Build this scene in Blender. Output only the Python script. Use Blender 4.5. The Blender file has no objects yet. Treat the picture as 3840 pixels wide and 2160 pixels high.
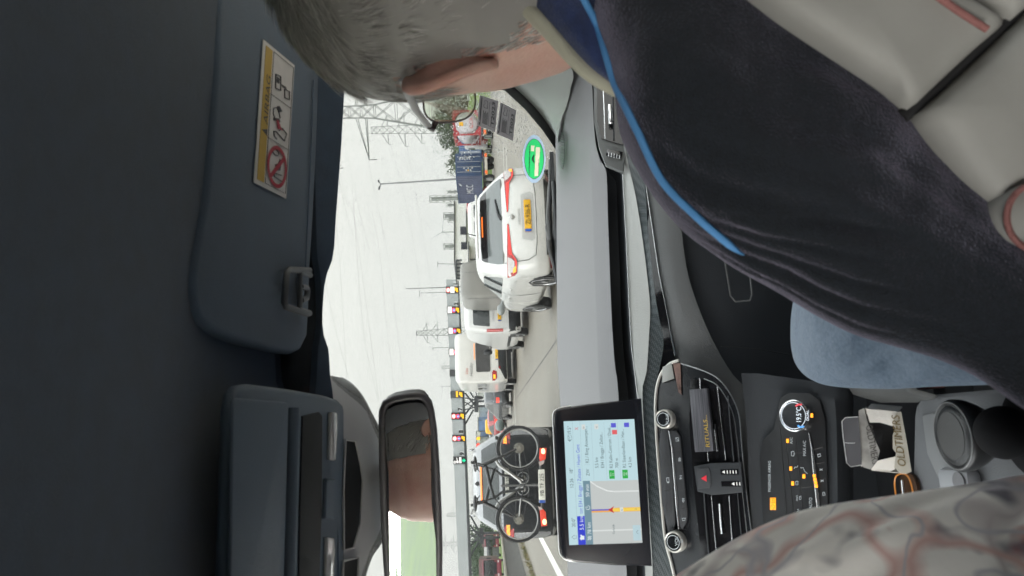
import bpy, bmesh, math, random
from mathutils import Vector, Matrix, noise
random.seed(7)
S = bpy.context.scene
COL = S.collection
R = math.radians
V = Vector

# ------------------------------------------------------------------ camera
# The photograph lies on its side: world up points to the left of the frame.
CAM = V((0.0, 0.0, 1.30))
FPX = 2800.0                      # focal length in photo pixels (3840 wide)
YAW, PITCH, ROLL = R(11.5), R(2.05), R(2.0)
_f = V((math.sin(YAW) * math.cos(PITCH), math.cos(YAW) * math.cos(PITCH), -math.sin(PITCH)))
_r0 = V((math.cos(YAW), -math.sin(YAW), 0.0))
_u0 = _r0.cross(_f)
CR = _r0 * math.cos(ROLL) - _u0 * math.sin(ROLL)     # photo-right when held upright
CU = _u0 * math.cos(ROLL) + _r0 * math.sin(ROLL)     # photo-up when held upright
CF = _f
cam_data = bpy.data.cameras.new('camera')
cam = bpy.data.objects.new('camera', cam_data)
COL.objects.link(cam)
m = Matrix.Identity(4)
for i in range(3):
    m[i][0] = -CU[i]
    m[i][1] = CR[i]
    m[i][2] = -CF[i]
    m[i][3] = CAM[i]
cam.matrix_world = m
cam_data.sensor_width = 36.0
cam_data.lens = 36.0 * FPX / 3840.0
cam_data.clip_start = 0.02
cam_data.clip_end = 6000
cam_data.dof.use_dof = True
cam_data.dof.focus_distance = 2.6
cam_data.dof.aperture_fstop = 15.0
S.camera = cam

# ------------------------------------------------------------------ world, sun, exposure
SUN_EL, SUN_AZ = R(15), R(232)
w = bpy.data.worlds.new('World')
S.world = w
w.use_nodes = True
nt = w.node_tree
nt.nodes.clear()
o_ = nt.nodes.new('ShaderNodeOutputWorld')
sky = nt.nodes.new('ShaderNodeTexSky')
sky.sky_type = 'NISHITA'
sky.sun_disc = False
sky.sun_elevation = SUN_EL
sky.sun_rotation = SUN_AZ
hs = nt.nodes.new('ShaderNodeHueSaturation')
hs.inputs['Saturation'].default_value = 0.10
bg1 = nt.nodes.new('ShaderNodeBackground')
bg1.inputs['Strength'].default_value = 0.05
nt.links.new(sky.outputs[0], hs.inputs['Color'])
nt.links.new(hs.outputs[0], bg1.inputs['Color'])
# the even cloud deck of a rainy day: brighter towards the zenith, faint structure
tc = nt.nodes.new('ShaderNodeTexCoord')
sep = nt.nodes.new('ShaderNodeSeparateXYZ')
nt.links.new(tc.outputs['Generated'], sep.inputs[0])
ramp = nt.nodes.new('ShaderNodeValToRGB')
ramp.color_ramp.elements[0].position = 0.0
ramp.color_ramp.elements[0].color = (1.74, 1.75, 1.65, 1)
ramp.color_ramp.elements[1].position = 1.0
ramp.color_ramp.elements[1].color = (5.6, 5.9, 6.0, 1)
e = ramp.color_ramp.elements.new(0.20)
e.color = (2.05, 2.06, 1.94, 1)
e = ramp.color_ramp.elements.new(0.42)
e.color = (4.2, 4.4, 4.4, 1)
nt.links.new(sep.outputs['Z'], ramp.inputs[0])
nz = nt.nodes.new('ShaderNodeTexNoise')
nz.inputs['Scale'].default_value = 3.0
nz.inputs['Detail'].default_value = 4.0
nt.links.new(tc.outputs['Generated'], nz.inputs['Vector'])
mr = nt.nodes.new('ShaderNodeMapRange')
mr.inputs['To Min'].default_value = 0.90
mr.inputs['To Max'].default_value = 1.08
nt.links.new(nz.outputs['Fac'], mr.inputs['Value'])
mx = nt.nodes.new('ShaderNodeVectorMath')
mx.operation = 'SCALE'
nt.links.new(ramp.outputs[0], mx.inputs[0])
nt.links.new(mr.outputs[0], mx.inputs['Scale'])
bg2 = nt.nodes.new('ShaderNodeBackground')
bg2.inputs['Strength'].default_value = 1.35
nt.links.new(mx.outputs[0], bg2.inputs['Color'])
ad = nt.nodes.new('ShaderNodeAddShader')
nt.links.new(bg1.outputs[0], ad.inputs[0])
nt.links.new(bg2.outputs[0], ad.inputs[1])
nt.links.new(ad.outputs[0], o_.inputs['Surface'])

sl = bpy.data.lights.new('sun', 'SUN')
sl.energy = 5.0
sl.angle = R(40)
sl.color = (1.0, 0.97, 0.92)
so = bpy.data.objects.new('sun', sl)
COL.objects.link(so)
so.rotation_euler = (R(90) - SUN_EL, 0, R(-50))
S.view_settings.view_transform = 'Standard'
S.view_settings.look = 'None'
S.view_settings.exposure = 0.0
S.view_settings.gamma = 1.0
S.cycles.max_bounces = 8
S.cycles.transparent_max_bounces = 16
S.cycles.sample_clamp_indirect = 6.0
S.cycles.caustics_reflective = False
S.cycles.caustics_refractive = False

# ------------------------------------------------------------------ photo pixels -> points
def ray(px, py):
    """direction through a pixel of the 3840x2160 photograph, unit depth along the lens axis"""
    return CF + CR * ((1080.0 - py) / FPX) - CU * ((px - 1920.0) / FPX)
def P(px, py, d):
    return CAM + ray(px, py) * d
def PY(px, py, y):
    r = ray(px, py)
    return CAM + r * ((y - CAM.y) / r.y)
def PZ(px, py, z):
    r = ray(px, py)
    return CAM + r * ((z - CAM.z) / r.z)
def PP(px, py, o, n, off=0.0):
    r = ray(px, py)
    n = n.normalized()
    return CAM + r * ((o + n * off - CAM).dot(n) / r.dot(n))

# ------------------------------------------------------------------ materials
def _nodes(name):
    mt = bpy.data.materials.new(name)
    mt.use_nodes = True
    return mt, mt.node_tree, mt.node_tree.nodes['Principled BSDF']
def mat(name, col, rough=0.5, metal=0.0, spec=0.5, var=0.0, scale=6.0, bump=0.0, bscale=300.0, coat=0.0,
        col2=None, sheen=0.0, stretch=None, detail=4.0):
    mt, nt, b = _nodes(name)
    b.inputs['Roughness'].default_value = rough
    b.inputs['Metallic'].default_value = metal
    b.inputs['Specular IOR Level'].default_value = spec
    b.inputs['Coat Weight'].default_value = coat
    b.inputs['Coat Roughness'].default_value = 0.05
    b.inputs['Base Color'].default_value = (*col, 1)
    if sheen:
        b.inputs['Sheen Weight'].default_value = sheen
        b.inputs['Sheen Roughness'].default_value = 0.5
    tcn = nt.nodes.new('ShaderNodeTexCoord')
    src = tcn.outputs['Object']
    if stretch:
        mp = nt.nodes.new('ShaderNodeMapping')
        mp.inputs['Scale'].default_value = stretch
        nt.links.new(src, mp.inputs[0])
        src = mp.outputs[0]
    if var or col2:
        n = nt.nodes.new('ShaderNodeTexNoise')
        n.inputs['Scale'].default_value = scale
        n.inputs['Detail'].default_value = detail
        nt.links.new(src, n.inputs['Vector'])
        cr = nt.nodes.new('ShaderNodeValToRGB')
        c2 = col2 or tuple(min(1, c * (1 + var)) for c in col)
        c1 = col if col2 else tuple(c * (1 - var) for c in col)
        cr.color_ramp.elements[0].position = 0.3
        cr.color_ramp.elements[1].position = 0.7
        cr.color_ramp.elements[0].color = (*c1, 1)
        cr.color_ramp.elements[1].color = (*c2, 1)
        nt.links.new(n.outputs['Fac'], cr.inputs[0])
        nt.links.new(cr.outputs[0], b.inputs['Base Color'])
        mrn = nt.nodes.new('ShaderNodeMapRange')
        mrn.inputs['To Min'].default_value = max(0, rough - 0.08)
        mrn.inputs['To Max'].default_value = min(1, rough + 0.08)
        nt.links.new(n.outputs['Fac'], mrn.inputs['Value'])
        nt.links.new(mrn.outputs[0], b.inputs['Roughness'])
    if bump:
        n2 = nt.nodes.new('ShaderNodeTexNoise')
        n2.inputs['Scale'].default_value = bscale
        n2.inputs['Detail'].default_value = 3
        nt.links.new(src, n2.inputs['Vector'])
        bp = nt.nodes.new('ShaderNodeBump')
        bp.inputs['Strength'].default_value = bump
        bp.inputs['Distance'].default_value = 0.002
        nt.links.new(n2.outputs['Fac'], bp.inputs['Height'])
        nt.links.new(bp.outputs[0], b.inputs['Normal'])
    return mt
def emit(name, col, strength=1.0, base=None):
    mt, nt, b = _nodes(name)
    b.inputs['Base Color'].default_value = (*(base or tuple(c * 0.5 for c in col)), 1)
    b.inputs['Emission Color'].default_value = (*col, 1)
    b.inputs['Emission Strength'].default_value = strength
    b.inputs['Roughness'].default_value = 0.3
    return mt
def pane(name, tint=(0.93, 0.95, 0.94), refl=0.06, rough=0.0):
    """a thin pane: mostly see-through, partly mirror-like by viewing angle"""
    mt = bpy.data.materials.new(name)
    mt.use_nodes = True
    nt = mt.node_tree
    nt.nodes.clear()
    o = nt.nodes.new('ShaderNodeOutputMaterial')
    t = nt.nodes.new('ShaderNodeBsdfTransparent')
    t.inputs[0].default_value = (*tint, 1)
    g = nt.nodes.new('ShaderNodeBsdfGlossy')
    g.inputs['Roughness'].default_value = rough
    fr = nt.nodes.new('ShaderNodeFresnel')
    fr.inputs['IOR'].default_value = 1.45
    ml = nt.nodes.new('ShaderNodeMath')
    ml.operation = 'MULTIPLY'
    ml.inputs[1].default_value = refl / 0.04
    nt.links.new(fr.outputs[0], ml.inputs[0])
    ml.use_clamp = True
    mxs = nt.nodes.new('ShaderNodeMixShader')
    nt.links.new(ml.outputs[0], mxs.inputs[0])
    nt.links.new(t.outputs[0], mxs.inputs[1])
    nt.links.new(g.outputs[0], mxs.inputs[2])
    nt.links.new(mxs.outputs[0], o.inputs[0])
    return mt

# ------------------------------------------------------------------ mesh building
class MB:
    def __init__(s):
        s.v, s.f = [], []
    def add(s, vs, fs):
        k = len(s.v)
        s.v += [V(a) for a in vs]
        s.f += [tuple(i + k for i in f) for f in fs]
        return s
    def box(s, c, d, bev=0.0, rot=None, seg=2, taper=None):
        bm = bmesh.new()
        bmesh.ops.create_cube(bm, size=1.0)
        for q in bm.verts:
            q.co = V((q.co.x * d[0], q.co.y * d[1], q.co.z * d[2]))
            if taper and q.co.z > 0:
                q.co.x *= taper[0]; q.co.y *= taper[1]
        if bev:
            bmesh.ops.bevel(bm, geom=bm.edges[:], offset=min(bev, min(d) * 0.49), segments=seg, affect='EDGES', profile=0.5)
        bm.verts.ensure_lookup_table()
        for i, q in enumerate(bm.verts):
            q.index = i
        vs = [((rot @ q.co) if rot else q.co) + V(c) for q in bm.verts]
        fs = [[q.index for q in f.verts] for f in bm.faces]
        bm.free()
        return s.add(vs, fs)
    def tube(s, pts, r, n=8, closed=False, cap=True, flat=None):
        pts = [V(p) for p in pts]
        rs = r if isinstance(r, (list, tuple)) else [r] * len(pts)
        rings, N = [], len(pts)
        up = None
        for i, p in enumerate(pts):
            a = pts[(i - 1) % N] if (closed or i > 0) else p
            b = pts[(i + 1) % N] if (closed or i < N - 1) else p
            t = (b - a)
            t = t.normalized() if t.length > 1e-9 else V((0, 0, 1))
            if up is None:
                up = V((0, 0, 1)) if abs(t.z) < 0.9 else V((1, 0, 0))
            x = t.cross(up)
            if x.length < 1e-6:
                x = t.cross(V((1, 0, 0)))
            x.normalize()
            y = x.cross(t).normalized()
            up = y
            rings.append([p + (x * math.cos(2 * math.pi * k / n) * rs[i] + y * math.sin(2 * math.pi * k / n) * rs[i] * (flat or 1)) for k in range(n)])
        return s.rings(rings, closed_path=closed, cap=cap)
    def rings(s, rings, closed_path=False, cap=True):
        n = len(rings[0])
        k0 = len(s.v)
        for rg in rings:
            s.v += [V(p) for p in rg]
        m_ = len(rings)
        for i in range(m_ if closed_path else m_ - 1):
            for k in range(n):
                a, b = i * n + k, i * n + (k + 1) % n
                j = (i + 1) % m_
                s.f.append((k0 + a, k0 + b, k0 + j * n + (k + 1) % n, k0 + j * n + k))
        if cap and not closed_path:
            s.f.append(tuple(k0 + k for k in range(n))[::-1])
            s.f.append(tuple(k0 + (m_ - 1) * n + k for k in range(n)))
        return s
    def grid(s, rows):
        n = len(rows[0])
        k0 = len(s.v)
        for r_ in rows:
            s.v += [V(p) for p in r_]
        for i in range(len(rows) - 1):
            for k in range(n - 1):
                s.f.append((k0 + i * n + k, k0 + i * n + k + 1, k0 + (i + 1) * n + k + 1, k0 + (i + 1) * n + k))
        return s
    def prism(s, pts, dvec, bev=0.0, seg=2):
        """outline (list of points, about flat) given thickness dvec"""
        bm = bmesh.new()
        a = [bm.verts.new(V(p)) for p in pts]
        f = bm.faces.new(a)
        ex = bmesh.ops.extrude_face_region(bm, geom=[f])
        for q in ex['geom']:
            if isinstance(q, bmesh.types.BMVert):
                q.co += V(dvec)
        bmesh.ops.recalc_face_normals(bm, faces=bm.faces[:])
        if bev:
            fs_ = [x for x in bm.faces if len(x.verts) == len(pts) and len(pts) > 4 or len(pts) == 4]
            es = [e_ for e_ in bm.edges if abs((e_.verts[0].co - e_.verts[1].co).normalized().dot(V(dvec).normalized())) < 0.9]
            try:
                bmesh.ops.bevel(bm, geom=es, offset=bev, segments=seg, affect='EDGES', profile=0.5, clamp_overlap=True)
            except Exception:
                pass
        for i, q in enumerate(bm.verts):
            q.index = i
        vs = [q.co.copy() for q in bm.verts]
        fs = [[q.index for q in x.verts] for x in bm.faces]
        bm.free()
        return s.add(vs, fs)
    def disc(s, c, ax, r, h=0.0, n=28, ry=None, xdir=None):
        """a short cylinder (or cone frustum list) centred at c facing ax"""
        ax = V(ax).normalized()
        x = V(xdir) if xdir else ax.cross(V((0, 0, 1)))
        if x.length < 1e-4:
            x = V((1, 0, 0))
        x = (x - ax * x.dot(ax)).normalized()
        y = ax.cross(x)
        ry = ry or r
        rg = lambda o, k: [V(c) + ax * o + x * math.cos(2 * math.pi * i / n) * r * k + y * math.sin(2 * math.pi * i / n) * ry * k for i in range(n)]
        if not h:
            s.add(rg(0, 1), [tuple(range(n))])
            return s
        return s.rings([rg(0, 1), rg(h * 0.85, 1), rg(h, 0.96)])
    def lathe(s, c, ax, prof, n=32, xdir=None):
        ax = V(ax).normalized()
        x = V(xdir) if xdir else ax.cross(V((0.3, 0.1, 1)))
        x = (x - ax * x.dot(ax)).normalized()
        y = ax.cross(x)
        return s.rings([[V(c) + ax * h + (x * math.cos(2 * math.pi * i / n) + y * math.sin(2 * math.pi * i / n)) * r for i in range(n)] for r, h in prof])
    def ball(s, c, r, n=14, m_=9, rot=None):
        r = r if isinstance(r, (list, tuple)) else (r, r, r)
        rows = []
        for j in range(1, m_):
            th = math.pi * j / m_
            rows.append([V((r[0] * math.sin(th) * math.cos(2 * math.pi * i / n), r[1] * math.sin(th) * math.sin(2 * math.pi * i / n), r[2] * math.cos(th))) for i in range(n)])
        rows = [[((rot @ p) if rot else p) + V(c) for p in rw] for rw in rows]
        return s.rings(rows)

ORG = {}
def obj(name, mb, mt, parent=None, smooth=35, local=False, subsurf=0, solid=0.0):
    me = bpy.data.meshes.new(name)
    o = bpy.data.objects.new(name, me)
    off = V((0, 0, 0))
    if parent is not None:
        off = ORG.get(parent.name, V((0, 0, 0)))
        ORG[o.name] = off
    vs = mb.v if (local or parent is None) else [p - off for p in mb.v]
    me.from_pydata([tuple(p) for p in vs], [], mb.f)
    me.update()
    if mt is not None:
        me.materials.append(mt)
    bm = bmesh.new()
    bm.from_mesh(me)
    bmesh.ops.recalc_face_normals(bm, faces=bm.faces[:])
    bm.to_mesh(me)
    bm.free()
    if smooth:
        me.shade_smooth()
        if smooth < 180:
            me.set_sharp_from_angle(angle=R(smooth))
    COL.objects.link(o)
    if parent is not None:
        o.parent = parent
    if subsurf:
        md = o.modifiers.new('sub', 'SUBSURF')
        md.levels = md.render_levels = subsurf
    if solid:
        md = o.modifiers.new('solid', 'SOLIDIFY')
        md.thickness = solid
    return o
def tag(o, label, cat, group=None, kind=None):
    if label: o['label'] = label
    if cat: o['category'] = cat
    if group: o['group'] = group
    if kind: o['kind'] = kind
    return o
def thing(name, label, cat, loc=(0, 0, 0), rotz=0.0, group=None, rot=None):
    o = bpy.data.objects.new(name, None)
    COL.objects.link(o)
    o.empty_display_size = 0.2
    o.location = loc
    o.rotation_euler = rot or (0, 0, rotz)
    ORG[o.name] = V(loc)
    return tag(o, label, cat, group)
def struct(name, mb, mt, smooth=35):
    o = obj(name, mb, mt, None, smooth)
    o['kind'] = 'structure'
    return o
def copy_tree(o, parent=None):
    c = o.copy()
    COL.objects.link(c)
    if parent is not None:
        c.parent = parent
    for ch in list(o.children):
        copy_tree(ch, c)
    return c
def text_mb(s, size, o, xd, yd, align='CENTER', ext=0.0, shear=0.0, wid=1.0, bold=0.0):
    """lettering as real flat mesh: o origin (baseline, by align), xd reading direction, yd letter-up direction"""
    cu = bpy.data.curves.new('txt', 'FONT')
    cu.body = s
    cu.size = size
    cu.align_x = align
    cu.shear = shear
    cu.resolution_u = 3
    cu.offset = bold
    cu.extrude = ext
    ob = bpy.data.objects.new('txt', cu)
    COL.objects.link(ob)
    dg = bpy.context.evaluated_depsgraph_get()
    me = bpy.data.meshes.new_from_object(ob.evaluated_get(dg))
    xd, yd = V(xd).normalized(), V(yd).normalized()
    n = xd.cross(yd)
    mb = MB()
    mb.add([V(o) + xd * q.co.x * wid + yd * q.co.y + n * q.co.z for q in me.vertices], [tuple(p.vertices) for p in me.polygons])
    bpy.data.objects.remove(ob)
    bpy.data.meshes.remove(me)
    bpy.data.curves.remove(cu)
    return mb
def resample(pts, n):
    pts = [V(p) for p in pts]
    L = [0]
    for a, b in zip(pts, pts[1:]):
        L.append(L[-1] + (b - a).length)
    out = []
    for i in range(n):
        t = L[-1] * i / (n - 1)
        k = 0
        while k < len(L) - 2 and L[k + 1] < t:
            k += 1
        d = L[k + 1] - L[k]
        out.append(pts[k].lerp(pts[k + 1], (t - L[k]) / d if d > 1e-9 else 0))
    return out
def smoothline(pts, n):
    """Catmull-Rom through the points, then n even samples"""
    pts = [V(p) for p in pts]
    q = []
    for i in range(len(pts) - 1):
        p0, p1, p2, p3 = pts[max(i - 1, 0)], pts[i], pts[i + 1], pts[min(i + 2, len(pts) - 1)]
        for k in range(8):
            t = k / 8
            q.append(0.5 * ((2 * p1) + (p2 - p0) * t + (2 * p0 - 5 * p1 + 4 * p2 - p3) * t * t + (3 * p1 - p0 - 3 * p2 + p3) * t ** 3))
    q.append(pts[-1])
    return resample(q, n)
def loft(lines, n=40, smooth=True):
    mb = MB()
    return mb.grid([(smoothline if smooth and len(l) > 2 else resample)(l, n) for l in lines])
def tl(pts, d=None):
    """traced line: (px, py, depth) or (px, py) with one depth"""
    return [P(p[0], p[1], p[2] if len(p) > 2 else d) for p in pts]
class Fr:
    """a flat frame: o corner, X reading direction, Y down, N towards the viewer"""
    def __init__(s, o, x, y):
        s.o, s.x, s.y = V(o), V(x), V(y)
        s.X, s.Y = s.x.normalized(), s.y.normalized()
        s.N = s.Y.cross(s.X).normalized()
        if s.N.dot(CAM - s.o) < 0:
            s.N = -s.N
    def pt(s, a, b, c=0.0):
        return s.o + s.x * a + s.y * b + s.N * c
    def rect(s, mb, a0, b0, a1, b1, c=0.0, h=0.0004):
        q = [s.pt(a0, b0, c), s.pt(a1, b0, c), s.pt(a1, b1, c), s.pt(a0, b1, c)]
        mb.add(q + [p + s.N * h for p in q], [(3, 2, 1, 0), (4, 5, 6, 7), (0, 1, 5, 4), (1, 2, 6, 5), (2, 3, 7, 6), (3, 0, 4, 7)])
        return mb
    def poly(s, mb, pts, c=0.0, h=0.0004):
        return mb.prism([s.pt(a, b, c) for a, b in pts], s.N * h)
    def ring(s, mb, a, b, r, w_, c=0.0, n=24, h=0.0004, asp=None):
        """ring of absolute radius r (m) and width w_"""
        ce = s.pt(a, b, c)
        P_ = lambda rr, k: ce + (s.X * math.cos(k) + s.Y * math.sin(k)) * rr
        vs, fs = [], []
        for i in range(n):
            k = 2 * math.pi * i / n
            vs += [P_(r, k), P_(r - w_, k), P_(r, k) + s.N * h, P_(r - w_, k) + s.N * h]
        for i in range(n):
            j = (i + 1) % n
            fs += [(4 * i + 2, 4 * j + 2, 4 * j + 3, 4 * i + 3), (4 * i, 4 * j, 4 * j + 2, 4 * i + 2), (4 * i + 1, 4 * i + 3, 4 * j + 3, 4 * j + 1)]
        return mb.add(vs, fs)
    def text(s, mb, t, a, b, size, align='LEFT', c=0.0008, wid=1.0, bold=0.0):
        tm = text_mb(t, size, s.pt(a, b, c), s.X, -s.Y, align, wid=wid, bold=bold)
        return mb.add(tm.v, tm.f)
    def line(s, mb, pts, w_, c=0.0005):
        return mb.tube([s.pt(a, b, c) for a, b in pts], w_, n=4)

# ------------------------------------------------------------------ shared materials
BLACK = mat('black_plastic', (0.012, 0.013, 0.015), 0.45, var=0.2, bump=0.2, bscale=900)
GLOSS_BLACK = mat('gloss_black', (0.006, 0.006, 0.007), 0.08)
RUBBER = mat('tyre_rubber', (0.02, 0.02, 0.021), 0.7, var=0.3, scale=30)
CHROME = mat('chrome', (0.75, 0.75, 0.76), 0.18, metal=1.0)
ALLOY = mat('alloy', (0.5, 0.5, 0.51), 0.3, metal=0.9)
WHITE_PAINT = mat('white_paint', (0.62, 0.62, 0.60), 0.25, var=0.04, scale=2, coat=0.6)
CAR_GLASS = mat('car_glass_dark', (0.02, 0.026, 0.028), 0.04, spec=0.9, var=0.2, scale=1.5)
RED_LENS = mat('red_lens', (0.35, 0.012, 0.012), 0.15, coat=0.5)
LIT_RED = emit('lit_red_lamp', (1.0, 0.06, 0.03), 3.4)
LIT_ORANGE = emit('lit_orange_lamp', (1.0, 0.36, 0.03), 4.2)
LIT_HOT = emit('lit_hot_lamp', (1.0, 0.62, 0.25), 2.2)
INK = mat('ink_black', (0.01, 0.01, 0.01), 0.5)
WHITE_INK = mat('ink_white', (0.75, 0.75, 0.75), 0.5)
# ================================================================== the car we sit in
XC = -0.05
car = thing('car', 'dark cabin of the car the photo is taken from, with dashboard, visor and windscreen', 'car', (XC, 0.9, 0))
DASH = mat('dash_soft_plastic', (0.125, 0.124, 0.13), 0.55, spec=0.55, var=0.06, scale=3, bump=0.35, bscale=700)
DASH_DARK = mat('dash_dark_plastic', (0.022, 0.025, 0.029), 0.6, spec=0.3, var=0.12, scale=5, bump=0.3, bscale=800)
LOWER = mat('lower_dash_plastic', (0.06, 0.063, 0.065), 0.55, var=0.12, scale=4, bump=0.4, bscale=700)
SILVER = mat('brushed_trim', (0.235, 0.24, 0.232), 0.42, metal=0.15, var=0.04, scale=4, bump=0.15, bscale=400)
ROOF = mat('roof_cloth', (0.045, 0.080, 0.142), 0.85, var=0.12, scale=60, bump=0.6, bscale=1400, sheen=0.25)
TRIM_GREY = mat('grey_pillar_trim', (0.26, 0.27, 0.26), 0.6, var=0.06, scale=5, bump=0.3, bscale=900)
CONSOLE_ROOF = mat('roof_console_plastic', (0.125, 0.17, 0.235), 0.5, var=0.08, scale=5, bump=0.3, bscale=900)
FRIT = mat('frit_black', (0.01, 0.011, 0.014), 0.35)

def carbon():
    mt, nt, b = _nodes('carbon_weave')
    t = nt.nodes.new('ShaderNodeTexCoord')
    mp = nt.nodes.new('ShaderNodeMapping')
    mp.inputs['Rotation'].default_value = (0, R(20), R(45))
    nt.links.new(t.outputs['Object'], mp.inputs[0])
    ck = nt.nodes.new('ShaderNodeTexChecker')
    ck.inputs['Scale'].default_value = 420
    ck.inputs['Color1'].default_value = (0.02, 0.028, 0.032, 1)
    ck.inputs['Color2'].default_value = (0.075, 0.09, 0.097, 1)
    nt.links.new(mp.outputs[0], ck.inputs[0])
    nt.links.new(ck.outputs[0], b.inputs['Base Color'])
    b.inputs['Roughness'].default_value = 0.35
    return mt
CARBON = carbon()

def ly(pts, Y):
    return [PY(a, b, Y) for a, b in pts]

# ---- dashboard: lofted between the lines where its folds run
DA = ly([(2074, 250), (2083, 540), (2086, 700), (2088, 1000), (2091, 1360), (2100, 1500), (2128, 2120), (2140, 2400)], 1.72)
DAd = [p + V((0, 0.03, -0.08)) for p in DA]
DB0 = ly([(2140, 150), (2145, 450), (2150, 697), (2162, 1360), (2176, 1600), (2204, 2150), (2214, 2500)], 1.46)
DB = ly([(2190, 100), (2203, 450), (2215, 697), (2238, 1360), (2253, 1600), (2280, 2150), (2290, 2500)], 1.28)
DB2 = ly([(2196, 100), (2209, 450), (2222, 697), (2246, 1360), (2261, 1600), (2288, 2150), (2298, 2500)], 1.262)
DC = ly([(2214, 100), (2228, 480), (2250, 600), (2273, 640), (2281, 850), (2294, 1194), (2305, 1359), (2320, 1500), (2350, 2150), (2360, 2500)], 1.215)
o = obj('dashboard', loft([DAd, DA, DB0, DB, DB2, DC], 70), DASH, car, 60)
o['label'] = 'soft grey upper dashboard under the windscreen'
DC2 = [p + V((0, 0.075, -0.012)) for p in DC]
DD2 = [p + V((0, 0.075, -0.030)) for p in DC]
DD = ly([(2290, 100), (2310, 480), (2330, 600), (2345, 850), (2364, 1245), (2375, 1359), (2392, 1500), (2420, 2150), (2430, 2500)], 1.19)
obj('dash_groove', loft([DC, DC2, DD2, DD], 60), DASH_DARK, car, 30)
DE = ly([(2325, 300), (2340, 500), (2352, 606), (2377, 713), (2396, 821), (2414, 945), (2432, 1100), (2436, 1169), (2432, 1260), (2422, 1400), (2407, 1480), (2425, 1800), (2446, 2150), (2456, 2500)], 1.165)
DEa = [p + V((0, -0.004, 0)) for p in DE]
obj('silver_trim', loft([DD, DEa], 90), SILVER, car, 40)
DF = ly([(2370, 300), (2388, 500), (2401, 597), (2418, 697), (2430, 862), (2451, 1069), (2472, 1194), (2488, 1276), (2480, 1350), (2462, 1430), (2453, 1490), (2456, 1630), (2473, 1853), (2489, 2021), (2517, 2138), (2570, 2400)], 1.158)
obj('carbon_trim', loft([DE, DF], 90), CARBON, car, 40)
DG = ly([(2385, 300), (2396, 500), (2422, 690), (2447, 862), (2472, 1028), (2497, 1152), (2530, 1334), (2560, 1420), (2600, 1550), (2620, 2138), (2640, 2400)], 1.15)
obj('gloss_strip', loft([DF, DG], 90), GLOSS_BLACK, car, 40)
mb = MB().tube([p + V((0, -0.002, 0)) for p in smoothline(DG[:7], 50)], 0.0012, 5)
mb.tube([p + V((0, -0.003, 0.0)) for p in smoothline(DD[:7], 50)], 0.0009, 5)
obj('chrome_edge', mb, mat('satin_chrome', (0.55, 0.56, 0.56), 0.25, metal=1.0), car, 60)
DH = ly([(2520, 300), (2530, 600), (2555, 854), (2580, 1028), (2629, 1177), (2680, 1290), (2745, 1400), (2830, 1500), (2900, 1700), (2920, 2150), (2940, 2400)], 1.125)
DH1 = ly([(2470, 300), (2478, 600), (2500, 854), (2525, 1028), (2565, 1177), (2605, 1310), (2650, 1410), (2720, 1500), (2760, 1700), (2780, 2150), (2790, 2400)], 1.128)
DGi = [p + V((0, 0.004, -0.001)) for p in DG]
obj('lower_dash', loft([DGi, DH1, DH], 80), LOWER, car, 60)
DH2 = [p + V((0, 0.03, -0.004)) for p in DH]
DI = ly([(2860, 300), (2860, 900), (2860, 1400), (2900, 1520), (2950, 1700), (3000, 2150), (3000, 2400)], 1.16)
DJ = ly([(3500, 300), (3500, 900), (3500, 1400), (3500, 1550), (3500, 1700), (3500, 2150), (3500, 2400)], 1.27)
obj('glovebox_lid', loft([DH, DH2, DI, DJ], 60), DASH_DARK, car, 50)
# handle recess of the glovebox and the joint beside it
q = [(2716, 962), (2740, 1110), (2758, 1131), (2812, 1127), (2820, 1105), (2806, 968)]
mb = MB().tube([PY(a, b, 1.132) for a, b in q], 0.0016, 6)
obj('glovebox_handle', mb, LOWER, car, 60)
mb = MB().tube([PY(a, b, 1.136) for a, b in [(2704, 1299), (2760, 1300), (2850, 1310), (2960, 1330)]], 0.001, 5)
obj('glovebox_joint', mb, BLACK, car, 60)

# ---- passenger-side speaker grille and embossed airbag mark on top of the dash
mb = MB()
for i in range(15):
    y0 = 492 + i * 9.5
    h_ = 17 * math.sqrt(max(0.05, 1 - ((i - 7) / 8) ** 2))
    a, b = PY(2112 - h_ * 0.35, y0, 1.60), PY(2112 + h_ * 0.75, y0 + 7, 1.52)
    mb.tube([a + V((0, 0, 0.004)), b + V((0, 0, 0.004))], 0.0012, 4)
obj('speaker_grille', mb, BLACK, car, 60)
mb = text_mb('AIRBAG', 0.016, PY(2196, 400, 1.34) + V((0, 0, 0.0035)), (1, 0, 0), (0, 1, -0.0), 'LEFT', wid=1.0)
obj('airbag_mark', mb, mat('emboss_grey', (0.1, 0.1, 0.105), 0.6), car, 0)

# ---- passenger-side air vent
VN = PY(2300, 450, 1.188)
vn = V((0.05, -1, 0.18))
vp = lambda a, b, o_=0: PP(a, b, VN, vn, o_)
mb = MB().prism([vp(a, b) for a, b in [(2224, 60), (2229, 460), (2246, 560), (2272, 628), (2336, 655), (2352, 560), (2345, 400), (2335, 60)]], -vn.normalized() * -0.012, bev=0.002)
vb = obj('side_vent', mb, mat('vent_bezel', (0.075, 0.08, 0.08), 0.5, bump=0.3, bscale=800), car, 40)
mb = MB().prism([vp(a, b, 0.013) for a, b in [(2236, 80), (2240, 455), (2256, 522), (2338, 545), (2338, 400), (2330, 80)]], vn.normalized() * 0.002)
obj('vent_opening', mb, GLOSS_BLACK, vb, 30)
for a0, a1 in ((2262, 2270), (2298, 2302), (2334, 2342)):
    mb = MB().tube([vp(a0 - 6, 90, 0.018), vp(a0, 330, 0.018), vp(a1, 522, 0.018)], 0.0013, 6)
    obj('slat', mb, CHROME if a0 != 2298 else DASH_DARK, vb, 60)
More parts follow.
